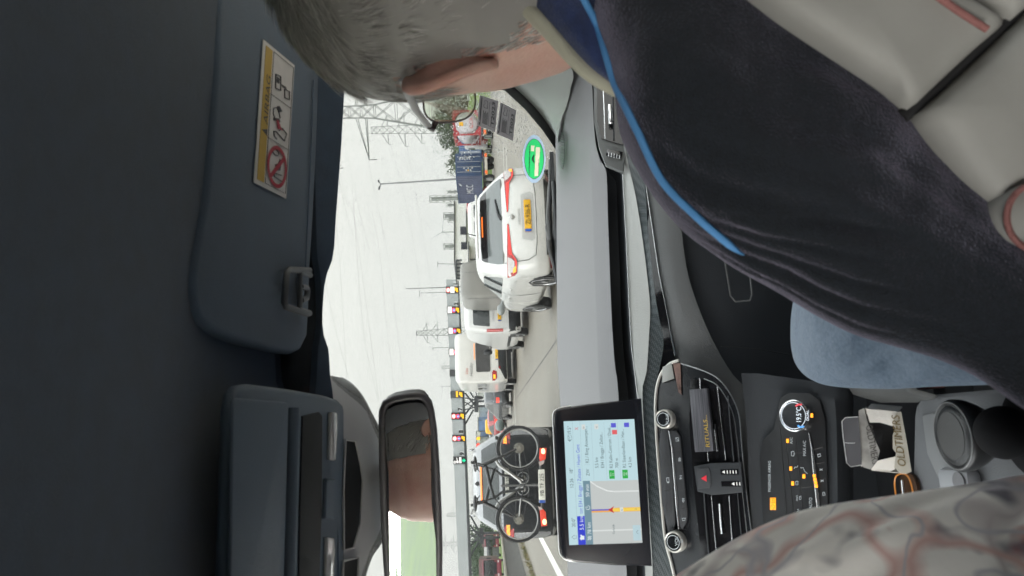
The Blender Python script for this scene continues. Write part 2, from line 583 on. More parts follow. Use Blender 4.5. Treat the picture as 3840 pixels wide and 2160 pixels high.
mb = MB().box((vp(2288, 430, 0.024)), (0.036, 0.01, 0.008), 0.003)
obj('vent_tab', mb, CHROME, vb, 60)
mb = MB()
mb.prism([vp(a, b, 0.012) for a, b in [(2276, 562), (2272, 585), (2330, 596), (2336, 574)]], vn.normalized() * 0.006, bev=0.002)
obj('vent_wheel', mb, GLOSS_BLACK, vb, 40)
mb = MB()
for k in range(5):
    mb.tube([vp(2284 + k * 10, 572 + k * 2, 0.0195), vp(2283 + k * 10, 588 + k * 2, 0.0195)], 0.0009, 4)
obj('wheel_ridge', mb, CHROME, vb, 60)

# ---- windscreen: the pane lies on one sloping plane
WS0 = PY(2086, 1000, 1.745)
WS1 = PY(1221, 900, 0.795)
WSD = (WS1 - WS0)
WSD.x = 0
WSN = V((1, 0, 0)).cross(WSD).normalized()
if WSN.z < 0:
    WSN = -WSN
ws = lambda a, b, off=0.0: PP(a, b, WS0, WSN, off)          # off > 0: outside the pane
wsx = lambda x, t, off=0.0: V((x, 0, 0)) + V((0, WS0.y, WS0.z)) + WSD * t + WSN * off
mb = MB()
pts = [wsx(-0.82, -0.12), wsx(0.80, -0.12), wsx(0.66, 1.1), wsx(-0.70, 1.1)]
mb.prism(pts, WSN * 0.004)
GLASS = pane('windscreen_glass', (0.566, 0.570, 0.566), 0.004)
wso = obj('windscreen', mb, GLASS, car, 0)

# black frit border along the passenger pillar and the sill
fr = [(1780, 318), (1892, 340), (1970, 412), (2035, 490), (2088, 568)]
fr2 = [(1800, 275), (1905, 308), (2000, 395), (2060, 470), (2116, 560)]
mb = MB().grid([[ws(a, b, -0.002) for a, b in fr], [ws(a, b, -0.002) for a, b in fr2]])
obj('frit_band', mb, FRIT, wso, 0, solid=0.002)
mb = MB().tube([wsx(x, -0.005, -0.004) for x in (-0.75, -0.3, 0.2, 0.62)], 0.006, 8)
obj('sill_seal', mb, BLACK, wso, 60)

# pillar trim on the passenger side, from the dash end up to the roof
pl0 = [ws(a, b, -0.004) for a, b in [(2112, 560), (2056, 468), (1996, 392), (1900, 306), (1800, 262), (1650, 215), (1450, 160), (1240, 110)]]
pl1 = [PY(a, b, y) for a, b, y in [(2092, 520, 1.62), (2105, 450, 1.56), (2125, 395, 1.50), (2140, 330, 1.42), (2140, 250, 1.3), (1980, 60, 1.15), (1700, 0, 0.95), (1400, -60, 0.75)]]
plm = [a.lerp(b, 0.5) + V((-0.018, -0.02, 0.006)) for a, b in zip(pl0, pl1)]
pl2 = [p + V((0.16, 0.03, 0)) for p in pl1]
obj('pillar_trim', loft([pl0, plm, pl1, pl2], 40), TRIM_GREY, car, 60)

# wipers and the black cowl outside the glass
mb = MB()
for pts_ in ([(2068, 600), (2064, 720), (2058, 812), (2066, 900), (2080, 1000)], [(2084, 640), (2082, 800), (2078, 950)],
             [(2060, 900), (2063, 935), (2078, 990), (2090, 1060)]):
    mb.tube([ws(a, b, 0.014) for a, b in pts_], [0.008] + [0.006] * (len(pts_) - 2) + [0.004], 8)
mb.box(ws(2059, 880, 0.02), (0.05, 0.022, 0.012), 0.004, rot=Matrix.Rotation(R(-8), 3, 'Y'))
wp = obj('wiper', mb, BLACK, car, 50)
mb = MB().tube([ws(2062, 700, 0.02), ws(2056, 830, 0.024), ws(2064, 925, 0.02)], 0.006, 8)
obj('wiper_blade', mb, mat('wet_rubber', (0.015, 0.017, 0.02), 0.18), wp, 60)
mb = MB().grid([[wsx(x, -0.13, 0.012) for x in (-0.8, -0.3, 0.2, 0.72)], [wsx(x, -0.01, 0.004) for x in (-0.8, -0.3, 0.2, 0.70)]])
obj('cowl', mb, BLACK, car, 0, solid=0.01)

# ---- stickers on the glass
def seethru(mt, col, k=0.75):
    nt = mt.node_tree
    b = nt.nodes['Principled BSDF']
    tr = nt.nodes.new('ShaderNodeBsdfTranslucent')
    tr.inputs[0].default_value = (*col, 1)
    mxs = nt.nodes.new('ShaderNodeMixShader')
    mxs.inputs[0].default_value = k
    nt.links.new(b.outputs[0], mxs.inputs[1])
    nt.links.new(tr.outputs[0], mxs.inputs[2])
    nt.links.new(mxs.outputs[0], nt.nodes['Material Output'].inputs[0])
    return mt
def sticker_rect(name, c4, label):
    A, B, C, D = [ws(a, b, -0.0015) for a, b in c4]          # upright: top-left, top-right, bottom-right, bottom-left
    fr_ = Fr(A, B - A, D - A)
    ST = seethru(mat('sticker_back', (0.70, 0.68, 0.69), 0.6, var=0.06, scale=60), (0.42, 0.40, 0.41), 0.55)
    mb = MB().prism([A, B, C, D], fr_.N * 0.0006)
    o = obj(name, mb, ST, car, 0)
    o['label'] = label
    mb = MB()
    fr_.text(mb, 'T2023', 0.15, 0.86, 0.0235, c=0.0014, wid=0.98, bold=0.0007)
    for k in range(5):
        fr_.rect(mb, 0.12, 0.24 + 0.058 * k, 0.56 - 0.06 * (k % 2), 0.262 + 0.058 * k, 0.0008)
    fr_.rect(mb, 0.04, 0.07, 0.97, 0.125, 0.0008)
    fr_.line(mb, [(0.12, 0.56), (0.92, 0.56), (0.92, 0.92), (0.12, 0.92), (0.12, 0.56)], 0.00035, 0.0009)
    fr_.line(mb, [(0.66, 0.26), (0.74, 0.22), (0.8, 0.3), (0.9, 0.26), (0.93, 0.4), (0.84, 0.46), (0.78, 0.42), (0.68, 0.46), (0.66, 0.26)], 0.0005, 0.0009)
    obj('print', mb, mat('sticker_print', (0.022, 0.022, 0.026), 0.5), o, 0)
    mb = MB()
    for a, b in ((0.16, 0.04), (0.2, 0.97)):
        obj('glue_spot', MB().disc(fr_.pt(a, b, 0.0012), fr_.N, 0.003, 0.0006, 12), mat('glue_spot', (0.55, 0.55, 0.58), 0.4), o, 0)
    return o
# corners in the upright reading order
sticker_rect('inspection_sticker', [(1789, 470), (1799, 358), (1868, 379), (1855, 495)], 'grey road tax sticker higher on the windscreen')
sticker_rect('inspection_sticker', [(1861, 502), (1876, 384), (1935, 414), (1922, 528)], 'grey road tax sticker nearer the pillar')
tc_ = ws(2003, 596, -0.002)
N_in = -WSN
g0, g1 = ws(1963, 596, -0.002), ws(2043, 596, -0.002)
gx = ws(2003, 513, -0.002) - tc_
fx = V((1, 0, 0))
def ell(rp, rq, off):
    return [ws(2003 + rp * math.cos(t), 596 + rq * math.sin(t), off) for t in [2 * math.pi * k / 40 for k in range(40)]]
def inpoly(a, b, q):
    r_ = False
    for (x0, y0), (x1, y1) in zip(q, q[1:] + q[:1]):
        if (y0 > b) != (y1 > b) and a < (x1 - x0) * (b - y0) / (y1 - y0) + x0:
            r_ = not r_
    return r_
cream = [[(2004, 661), (2018, 660), (2026, 553), (2010, 551)], [(1990, 566), (1992, 545), (2004, 546), (2003, 568)]]
def badge_cells(test, off):
    mb, st = MB(), 1.5
    a = 1958
    while a < 2048:
        b = 504
        while b < 690:
            if test(a + st / 2, b + st / 2):
                mb.add([ws(a, b, off), ws(a + st, b, off), ws(a + st, b + st, off), ws(a, b + st, off)], [(0, 1, 2, 3)])
            b += st
        a += st
    return mb
el = lambda a, b, ra, rb: ((a - 2003) / ra) ** 2 + ((b - 596) / rb) ** 2
ts = obj('inspection_badge', badge_cells(lambda a, b: el(a, b, 43, 90) < 1 and el(a, b, 35.8, 74.5) >= 1, -0.001), seethru(mat('badge_rim', (0.42, 0.52, 0.66), 0.4), (0.42, 0.52, 0.66), 0.6), car, 0)
ts['label'] = 'round green inspection badge with pale blue rim on the windscreen'
obj('badge_field', badge_cells(lambda a, b: el(a, b, 35.8, 74.5) < 1 and not any(inpoly(a, b, q) for q in cream), -0.001), seethru(mat('badge_green', (0.05, 0.36, 0.13), 0.45), (0.03, 0.50, 0.14), 0.8), ts, 0)
for q in cream:
    obj('badge_window', badge_cells(lambda a, b: inpoly(a, b, q), -0.001), seethru(mat('badge_cream', (0.62, 0.55, 0.42), 0.5), (0.75, 0.66, 0.50), 0.7), ts, 0)
mb = MB().tube([ws(2003 + 36 * math.cos(t), 596 + 75 * math.sin(t), -0.002) for t in [2 * math.pi * k / 40 for k in range(40)]], 0.0006, 4, closed=True)
obj('badge_edge', mb, INK, ts, 0)
bx_ = (ws(2003, 540, -0.004) - ws(2003, 650, -0.004)).normalized()
by_ = (ws(1980, 596, -0.004) - ws(2030, 596, -0.004)).normalized()
t_ = text_mb('TÜVNORD', 0.015, ws(1988, 655, -0.004), bx_, by_, 'LEFT', bold=0.0006)
obj('badge_print', t_, INK, ts, 0)
t_ = text_mb('A', 0.034, ws(2004, 612, -0.004), bx_, by_, 'LEFT', bold=0.0014)
obj('badge_print', t_, INK, ts, 0)
t_ = text_mb('RU-FBE-T', 0.0095, ws(2021, 652, -0.004), bx_, by_, 'LEFT', bold=0.0003)
obj('badge_print', t_, INK, ts, 0)

# ---- headlining
HD = [(1262, 200), (1258, 349), (1245, 562), (1224, 835), (1218, 949), (1207, 987), (1186, 1033), (1178, 1110), (1172, 1200), (1178, 1262), (1198, 1320), (1203, 1420), (1215, 1500), (1225, 1800), (1235, 2160), (1245, 2500)]
HY = 0.79
hd = ly(HD, HY)
hd = [hd[0] + V((0.30, 0, 0))] + hd + [hd[-1] + V((-0.35, 0, 0))]
xs = [p.x for p in hd]
hd_up = [p + V((0, 0.012, 0.02)) for p in hd]
hd_in = [p + V((0, -0.016, 0.03)) for p in hd]
row = lambda Y, z, sag=0.0: [V((x, Y, z - sag * ((x - XC) / 0.7) ** 2)) for x in xs]
roof_rows = [hd_up, hd, hd_in, row(0.66, 1.516, 0.01), row(0.52, 1.522, 0.015), row(0.30, 1.528, 0.03), row(0.0, 1.530, 0.05), row(-0.5, 1.53, 0.06), row(-1.2, 1.50, 0.08)]
obj('headliner', loft(roof_rows, 90, smooth=False), ROOF, car, 60, solid=0.01)

# ---- passenger sun visor
VP0 = PY(1190, 560, 0.765)
VPn = V((0.0, -0.13, -1.0))
vz = lambda a, b, off=0.0: PP(a, b, VP0, VPn, off)
vis = [(1190, -420), (1200, 200), (1196, 410), (1188, 620), (1178, 820), (1166, 1010), (1162, 1150), (1156, 1262), (1132, 1312), (1103, 1327), (1043, 1319), (960, 1300), (894, 1282), (838, 1262), (790, 1237), (754, 1204), (738, 1163), (726, 1110), (723, 1043), (735, 960), (775, 745), (795, 520), (812, 298), (822, 0), (835, -420)]
out = [vz(a, b) for a, b in vis]
mb = MB().prism(out, -VPn.normalized() * 0.016, bev=0.006, seg=3)
VISOR = mat('visor_vinyl', (0.080, 0.128, 0.205), 0.62, var=0.08, scale=40, bump=0.5, bscale=1200, sheen=0.15)
vo = obj('sun_visor', mb, VISOR, car, 50)
mb = MB().tube([vz(a, b, 0.0015) for a, b in [(1176, 300), (1172, 410), (1164, 620), (1154, 820), (1145, 1010)]], 0.0008, 5)
obj('visor_seam', mb, VISOR, vo, 60)
# hinge clip
mb = MB().tube([vz(a, b, 0.006) for a, b in [(1160, 1014), (1085, 1012), (1075, 1022), (1066, 1135), (1072, 1150), (1150, 1176), (1160, 1174)]], 0.0032, 8)
mb.tube([vz(a, b, 0.006) for a, b in [(1124, 1018), (1124, 1160)]], 0.0028, 8)
mb.tube([vz(a, b, 0.007) for a, b in [(1128, 1075), (1150, 1080), (1153, 1090), (1150, 1118), (1130, 1126)]], 0.003, 8)
mb.tube([vz(a, b, 0.006) for a, b in [(1118, 1014), (1163, 1032)]], 0.003, 8)
mb.tube([vz(a, b, 0.006) for a, b in [(1118, 1160), (1160, 1174)]], 0.003, 8)
obj('visor_clip', mb, mat('clip_plastic', (0.13, 0.145, 0.17), 0.4), vo, 60)
# warning label
A, B, C, D = [vz(a, b, 0.001) for a, b in [(950, 684), (986, 148), (1103, 245), (1071, 745)]]
lf = Fr(A, B - A, D - A)
lab = MB().prism([A, B, C, D], lf.N * 0.0006)
lo = obj('warning_label', lab, mat('label_white', (0.80, 0.79, 0.81), 0.5, var=0.04, scale=90), vo, 0)
def lq(a, b, c=0.0008):
    """bilinear point on the label: a to the right, b down"""
    return A.lerp(B, a).lerp(D.lerp(C, a), b) + lf.N * c
def lpoly(mb, pts, c=0.0008):
    return mb.prism([lq(a, b, c) for a, b in pts], lf.N * 0.0003)
mb = lpoly(MB(), [(0.03, 0.07), (0.97, 0.07), (0.97, 0.27), (0.03, 0.27)])
obj('label_stripe', mb, mat('label_yellow', (0.62, 0.42, 0.08), 0.5), lo, 0)
xr = (lq(0.9, 0.5) - lq(0.1, 0.5)).normalized()
yu = (lq(0.5, 0.1) - lq(0.5, 0.9)).normalized()
mb = text_mb('AIRBAG', 0.0125, lq(0.42, 0.245, 0.0015), xr, yu, 'LEFT', shear=0.1, wid=1.15)
lpoly(mb, [(0.35, 0.25), (0.395, 0.25), (0.372, 0.10)], 0.0013)
def lline(mb, pts, w_=0.0005):
    return mb.tube([lq(a, b, 0.0012) for a, b in pts], w_, n=4)
lline(mb, [(0.03, 0.30), (0.97, 0.30), (0.97, 0.95), (0.03, 0.95), (0.03, 0.30)], 0.0003)
for a in (0.345, 0.655):
    lline(mb, [(a, 0.28), (a, 0.95)], 0.00035)
# pictograms: seat, bag and figure outlines
lline(mb, [(0.10, 0.80), (0.105, 0.55), (0.13, 0.55), (0.14, 0.78)], 0.0005)
lpoly(mb, [(0.15, 0.60), (0.19, 0.56), (0.21, 0.66), (0.25, 0.70), (0.23, 0.76), (0.17, 0.74)])
mb.tube([lq(0.275 + 0.02 * math.cos(k), 0.55 + 0.1 * math.sin(k), 0.0012) for k in [i * 0.5 for i in range(13)]], 0.0005, n=4)
lline(mb, [(0.37, 0.55), (0.38, 0.47), (0.41, 0.45), (0.42, 0.52), (0.41, 0.60), (0.39, 0.80), (0.45, 0.86), (0.47, 0.70), (0.44, 0.62)], 0.0006)
lpoly(mb, [(0.485, 0.42), (0.505, 0.42), (0.525, 0.60), (0.505, 0.64)])
lline(mb, [(0.53, 0.62), (0.56, 0.58), (0.59, 0.50), (0.57, 0.40), (0.53, 0.40), (0.505, 0.46)], 0.0005)
lpoly(mb, [(0.565, 0.58), (0.60, 0.50), (0.615, 0.58), (0.59, 0.68)])
lline(mb, [(0.72, 0.42), (0.82, 0.40), (0.83, 0.55), (0.73, 0.58), (0.72, 0.42)], 0.0006)
lpoly(mb, [(0.77, 0.45), (0.81, 0.45), (0.81, 0.53), (0.77, 0.53)])
lline(mb, [(0.70, 0.72), (0.76, 0.70), (0.77, 0.86), (0.71, 0.88), (0.70, 0.72)], 0.0006)
lpoly(mb, [(0.765, 0.64), (0.78, 0.60), (0.785, 0.74), (0.77, 0.78)])
obj('label_print', mb, mat('label_ink', (0.06, 0.06, 0.075), 0.5), lo, 0)
mb = MB()
ce = [(0.18 + 0.145 * math.cos(k), 0.62 + 0.31 * math.sin(k)) for k in [2 * math.pi * i / 40 for i in range(40)]]
ci = [(0.18 + 0.118 * math.cos(k), 0.62 + 0.25 * math.sin(k)) for k in [2 * math.pi * i / 40 for i in range(40)]]
for i in range(40):
    j = (i + 1) % 40
    lpoly(mb, [ce[i], ce[j], ci[j], ci[i]], 0.0014)
lpoly(mb, [(0.088, 0.46), (0.102, 0.40), (0.275, 0.79), (0.26, 0.85)], 0.0016)
lpoly(mb, [(0.445, 0.56), (0.50, 0.50), (0.505, 0.56), (0.47, 0.64), (0.455, 0.72)], 0.0014)
obj('prohibition_ring', mb, mat('label_red', (0.42, 0.03, 0.06), 0.5), lo, 0)

# ---- roof console with the lamps
RC0 = PY(1240, 1700, 0.785)
rz = lambda a, b, off=0.0: PP(a, b, RC0, V((0.0, -0.12, -1.0)), off)
rn = V((0.0, -0.12, -1.0)).normalized()
def rp(name, pts, mt, off, h, bev=0.003, parent=None, smooth=45):
    return obj(name, MB().prism([rz(a, b, off) for a, b in pts], rn * h, bev=bev, seg=3), mt, parent, smooth)
rc = rp('roof_console', [(1252, 1545), (1248, 1518), (1230, 1500), (1180, 1484), (1050, 1462), (892, 1442), (850, 1448), (828, 1475), (818, 1540), (795, 2200), (790, 2560), (1248, 2560), (1252, 2200)], CONSOLE_ROOF, -0.006, 0.012, 0.005, car)
rp('glasses_holder', [(866, 1492), (1060, 1508), (1072, 1520), (1070, 1560), (1052, 2200), (1050, 2500), (846, 2500), (850, 2200), (860, 1510)], CONSOLE_ROOF, 0.007, 0.003, 0.002, rc)
mb = MB().tube([rz(a, b, 0.008) for a, b in [(1098, 1530), (1094, 1700), (1082, 2100), (1076, 2500)]], 0.006, 10)
obj('console_ridge', mb, CONSOLE_ROOF, rc, 80)
rp('console_trough', [(1128, 1560), (1190, 1545), (1202, 1560), (1200, 1900), (1180, 2500), (1108, 2500), (1118, 1900)], DASH_DARK, 0.0055, 0.002, 0.0008, rc)
LENS = mat('lamp_lens', (0.5, 0.52, 0.56), 0.12, spec=0.8, coat=0.5)
for pts_ in ([(1229, 1545), (1250, 1547), (1252, 1600), (1250, 1640), (1246, 1728), (1224, 1726)], [(1214, 2014), (1240, 2016), (1242, 2070), (1236, 2200), (1210, 2198)]):
    rp('reading_lamp', pts_, LENS, 0.006, 0.004, 0.0015, rc)
rp('console_button', [(1212, 1795), (1242, 1797), (1240, 1870), (1238, 1948), (1208, 1945)], CONSOLE_ROOF, 0.006, 0.004, 0.0015, rc)

# ---- camera housing at the top of the windscreen, behind the mirror
h0 = [PY(a, b, 0.79) for a, b in [(1228, 1408), (1236, 1450), (1248, 1520), (1252, 1700), (1250, 2000), (1244, 2300), (1240, 2500)]]
h1 = [PY(a, b, 0.83) for a, b in [(1250, 1410), (1290, 1470), (1320, 1560), (1330, 1700), (1330, 2000), (1312, 2260), (1300, 2450)]]
h2 = [PY(a, b, 0.88) for a, b in [(1276, 1416), (1330, 1456), (1372, 1530), (1402, 1700), (1402, 1950), (1372, 2120), (1325, 2300)]]
h3 = [PY(a, b, 0.93) for a, b in [(1283, 1414), (1330, 1446), (1382, 1522), (1452, 1700), (1444, 1993), (1392, 2100), (1338, 2280)]]
h4 = [p + V((0, 0.10, 0.06)) for p in h3]
HOUSE = mat('housing_plastic', (0.55, 0.56, 0.60), 0.5, var=0.08, scale=8, bump=0.3, bscale=1000)
ch = obj('camera_housing', loft([h0, h1, h2, h3, h4], 50), HOUSE, car, 60)
def hs_pt(a, b, off=0.0):
    t = (a - 1250) / 150
    return PY(a, b, 0.80 + 0.075 * t - 0.012 - off)
for pts_ in ([(1296, 1648), (1334, 1655), (1352, 1744), (1360, 1800), (1352, 1960), (1326, 2055), (1290, 2062), (1288, 1850)], [(1287, 2104), (1345, 2090), (1340, 2200), (1320, 2320), (1283, 2330)]):
    mb = MB().prism([hs_pt(a, b) for a, b in pts_], V((0, -0.002, 0)))
    g_ = obj('housing_grille', mb, DASH_DARK, ch, 0)
    mb = MB().tube([hs_pt(a, b, 0.003) for a, b in pts_ + pts_[:1]], 0.0012, 6)
    obj('grille_rim', mb, HOUSE, g_, 60)

# ---- rear-view mirror
MC = PY(1545, 1820, 0.845)
MN = V((-0.385, -1.0, -0.050)).normalized()        # turned to the driver
mz = lambda a, b, off=0.0: PP(a, b, MC, MN, off)
mo = [(1434, 1610), (1436, 1542), (1447, 1512), (1478, 1496), (1530, 1486), (1568, 1484), (1590, 1490), (1605, 1508), (1614, 1542), (1624, 1610), (1634, 1750), (1641, 1900), (1645, 2049), (1643, 2200), (1636, 2300), (1600, 2345), (1520, 2350), (1475, 2320), (1460, 2230), (1450, 2090), (1442, 1950), (1436, 1750)]
mb = MB().prism([mz(a, b, -0.003) for a, b in mo], -MN * 0.03, bev=0.006, seg=3)
mi = obj('rear_view_mirror', mb, mat('mirror_shell', (0.05, 0.053, 0.06), 0.45, bump=0.2, bscale=900), car, 50)
cg = V((0, 0, 0))
for a, b in mo:
    cg += mz(a, b)
cg /= len(mo)
ins = []
for a, b in mo:
    p = mz(a, b, 0.0005)
    ins.append(p + (cg - p).normalized() * 0.0075)
mb = MB().prism(ins, -MN * 0.003)
obj('mirror_glass', mb, mat('mirror_silver', (0.80, 0.80, 0.81), 0.0, metal=1.0), mi, 0)
mb = MB().tube([mz(a, b, -0.004) for a, b in mo + mo[:1]], 0.0045, 8)
obj('mirror_rim', mb, mat('mirror_rim', (0.13, 0.125, 0.135), 0.35), mi, 80)
mb = MB().tube([cg - MN * 0.02, cg - MN * 0.06 + V((0, 0.02, 0.03)), V((cg.x, 0.97, cg.z + 0.05))], 0.012, 10)
obj('mirror_arm', mb, BLACK, mi, 60)

# ---- shell of the cabin: doors, floor, rear, so light only enters through the windows
SH = mat('door_lining', (0.05, 0.053, 0.058), 0.7, var=0.15, scale=5, bump=0.4, bscale=500)
for sx in (-1, 1):
    xw = XC + sx * 0.74
    d = MB().box((xw, 0.45, 0.62), (0.06, 2.9, 0.80), 0.02)
    d.box((xw - sx * 0.04, 0.45, 0.93), (0.05, 2.6, 0.05), 0.02)
    dr = obj('door', d, SH, car, 40)
    for y_ in (0.15, -0.85):
        obj('door_frame', MB().tube([V((xw, y_, 1.0)), V((xw - sx * 0.06, y_ - 0.05, 1.5))], 0.045, 8), SH, dr, 60)
    mb = MB().tube([V((xw + sx * 0.14, 1.75, 1.0)), V((xw + sx * 0.06, 1.35, 1.24)), V((xw - sx * 0.06, 0.86, 1.50)), V((xw - sx * 0.13, 0.2, 1.53)), V((xw - sx * 0.13, -1.1, 1.51))], [0.03, 0.03, 0.035, 0.04, 0.04], 8)
    obj('roof_rail', mb, ROOF, car, 60)
obj('floor', MB().box((XC, 0.45, 0.24), (1.5, 3.2, 0.06)), SH, car, 0)
obj('bulkhead', MB().box((XC, 1.60, 0.64), (1.5, 0.06, 0.80)), SH, car, 0)
b_ = MB().box((XC, -0.95, 0.72), (1.4, 0.16, 0.92), 0.05)
obj('rear_seat', b_, mat('seat_cloth_dark', (0.06, 0.06, 0.062), 0.9, bump=0.4, bscale=400), car, 40)
# unseen dark panels added over right-rear and rear windows, blocking light from the roof lining
obj('light_blocker', MB().box((XC + 0.70, -0.62, 1.25), (0.05, 1.1, 0.56), 0.02), SH, car, 0)
obj('rear_light_blocker', MB().box((XC, -1.16, 1.3), (1.4, 0.05, 0.5), 0.02), SH, car, 0)
ds = obj('driver_seat', MB().box((-0.41, 0.16, 0.86), (0.46, 0.14, 0.64), 0.06, rot=Matrix.Rotation(R(-8), 3, 'X')), SH, car, 50)
obj('head_rest', MB().box((-0.42, 0.20, 1.37), (0.34, 0.10, 0.25), 0.045), SH, ds, 50)
obj('light_blocker', MB().box((XC - 0.72, -1.0, 1.25), (0.05, 0.22, 0.56), 0.02), SH, car, 0)  # added panel that keeps bright sky out of the mirror
obj('side_pillar', MB().box((-0.77, 0.10, 1.25), (0.06, 0.10, 0.56), 0.02), SH, car, 40)
obj('outer_roof', MB().box((XC, -0.25, 1.60), (1.4, 2.1, 0.02)), BLACK, car, 0)
h = MB().grid([[V((x, 1.86, 1.06)) for x in (-0.9, -0.4, 0.3, 0.8)], [V((x, 2.5, 1.02)) for x in (-0.88, -0.4, 0.3, 0.78)], [V((x, 2.95, 0.86)) for x in (-0.8, -0.4, 0.3, 0.7)], [V((x, 3.0, 0.3)) for x in (-0.78, -0.4, 0.3, 0.68)]])
obj('bonnet', h, mat('own_paint', (0.08, 0.085, 0.09), 0.3, coat=0.6), car, 60)
# ================================================================== centre of the dashboard
SATIN = mat('satin_silver', (0.52, 0.51, 0.48), 0.3, metal=0.55, var=0.04, scale=10)
PANEL = mat('panel_black', (0.008, 0.009, 0.011), 0.25, spec=0.35, var=0.2, scale=20)
BUTTON = mat('button_grey', (0.028, 0.030, 0.034), 0.55, spec=0.35, var=0.15, scale=30, bump=0.2, bscale=900)
LETTER = emit('letter_glow', (0.42, 0.46, 0.48), 0.7)
AMBER = emit('amber_lamp', (1.0, 0.36, 0.015), 1.5)
def plane3(p, q, r_):
    n = (q - p).cross(r_ - p).normalized()
    if n.dot(CAM - p) < 0:
        n = -n
    return p, n
CSo, CSn = plane3(PY(2455, 1480, 1.148), PY(2489, 2021, 1.148), PY(2800, 1700, 1.062))
cs = lambda a, b, off=0.0: PP(a, b, CSo, CSn, off)
def flat(name, f, n, pts, mt, off, h, parent, bev=0.0, smooth=40):
    return obj(name, MB().prism([f(a, b, off) for a, b in pts], n * h, bev=bev), mt, parent, smooth)
stack = flat('centre_panel', cs, CSn, [(2516, 1362), (2472, 1410), (2455, 1490), (2458, 1630), (2475, 1853), (2491, 2021), (2520, 2138), (2575, 2420), (2850, 2420), (2826, 2010), (2808, 1900), (2791, 1741), (2783, 1650), (2769, 1534), (2713, 1434), (2640, 1388), (2551, 1361)], PANEL, -0.002, 0.003, car, 0.0015)
mb = MB().tube(smoothline([cs(a, b, 0.002) for a, b in [(2545, 1352), (2512, 1364), (2476, 1408), (2459, 1490), (2462, 1630), (2479, 1853), (2495, 2021), (2524, 2138), (2575, 2400)]], 60), 0.0024, 8)
obj('panel_trim', mb, SATIN, stack, 80)
mb = MB().tube(smoothline([cs(a, b, 0.002) for a, b in [(2551, 1363), (2650, 1396), (2711, 1438), (2766, 1536), (2780, 1650), (2788, 1741), (2806, 1900), (2832, 2100)]], 50), 0.0009, 6)
mb.tube(smoothline([cs(a, b, 0.002) for a, b in [(2640, 1420), (2694, 1450), (2745, 1540), (2764, 1650), (2773, 1741), (2790, 1900), (2812, 2100)]], 50), 0.0007, 6)
obj('panel_edge', mb, mat('dull_chrome', (0.3, 0.31, 0.32), 0.35, metal=1.0), stack, 80)
flat('corner_trim', cs, CSn, [(2486, 1376), (2520, 1362), (2530, 1420), (2484, 1436)], SILVER, 0.003, 0.002, stack, 0.001)
flat('corner_reflection', cs, CSn, [(2524, 1362), (2552, 1362), (2556, 1480), (2545, 1470)], mat('reflection_brown', (0.10, 0.055, 0.045), 0.3, var=0.4, scale=90), 0.003, 0.001, stack)  # brown reflection in the gloss panel, painted as a thin patch
# audio keys
up_ = flat('key_strip', cs, CSn, [(2492, 1612), (2507, 1613), (2525, 1760), (2536, 1960), (2532, 1987), (2508, 1986), (2486, 1887), (2475, 1663), (2480, 1626)], BUTTON, 0.002, 0.004, stack, 0.001)
lo_ = flat('key_strip', cs, CSn, [(2515, 1617), (2540, 1615), (2554, 1637), (2582, 1931), (2577, 1959), (2562, 1985), (2548, 1965), (2532, 1760)], BUTTON, 0.002, 0.004, stack, 0.001)
mb = MB().tube([cs(a, b, 0.006) for a, b in [(2508, 1614), (2521, 1680), (2530, 1780), (2539, 1900), (2546, 1985)]], [0.0008, 0.0018, 0.0022, 0.0022, 0.0008], 6)
obj('chrome_bar', mb, CHROME, stack, 80)
for a, b, c_, d in ((2482, 1753, 2519, 1750), (2492, 1840, 2528, 1838), (2524, 1690, 2559, 1687), (2533, 1760, 2566, 1757), (2541, 1840, 2572, 1836), (2547, 1910, 2580, 1906)):
    obj('key_gap', MB().tube([cs(a, b, 0.0062), cs(c_, d, 0.0062)], 0.0004, 4), INK, stack, 60)
def pfr(f, a, b, off=0.0):
    """local frame on a traced plane: point, reading direction, letter-up direction"""
    p = f(a, b, off)
    return p, (f(a, b - 20, off) - p).normalized(), (f(a - 20, b, off) - p).normalized()
def ptext(mb, f, s, a, b, size, off, al='CENTER', wid=1.0):
    p, x, y = pfr(f, a, b, off)
    t = text_mb(s, size, p, x, y, al, wid=wid)
    return mb.add(t.v, t.f)
def pline(mb, f, pts, r_, off):
    return mb.tube([f(a, b, off) for a, b in pts], r_, n=4)
obj('key_symbol', pline(MB(), cs, [(2500, 1792), (2508, 1791), (2509, 1806), (2501, 1807), (2500, 1792)], 0.0004, 0.0066), LETTER, stack, 0)
obj('key_symbol', pline(MB(), cs, [(2502, 1810), (2509, 1809)], 0.0006, 0.0066), LETTER, stack, 0)
obj('key_symbol', pline(MB(), cs, [(2534, 1642), (2544, 1641), (2545, 1654), (2535, 1655), (2534, 1642), (2545, 1654)], 0.0004, 0.0066), LETTER, stack, 0)
for y0, d in ((1722, -1), (1870, 1)):
    for k in (0, 7):
        obj('key_symbol', pline(MB(), cs, [(2545 + (y0 - 1722) * .09, y0 + k), (2553 + (y0 - 1722) * .09, y0 + k - 1), (2549 + (y0 - 1722) * .09, y0 + k + d * 7), (2545 + (y0 - 1722) * .09, y0 + k)], 0.0004, 0.0066), LETTER, stack, 0)
obj('key_symbol', pline(MB(), cs, [(2549, 1796), (2557, 1795), (2553, 1789), (2549, 1796)], 0.0004, 0.0066), LETTER, stack, 0)
obj('key_symbol', pline(MB(), cs, [(2549, 1785), (2557, 1784)], 0.0004, 0.0066), LETTER, stack, 0)
obj('key_symbol', pline(MB(), cs, [(2560, 1952), (2568, 1951), (2571, 1943), (2557, 1944), (2560, 1952)], 0.0004, 0.0066), LETTER, stack, 0)
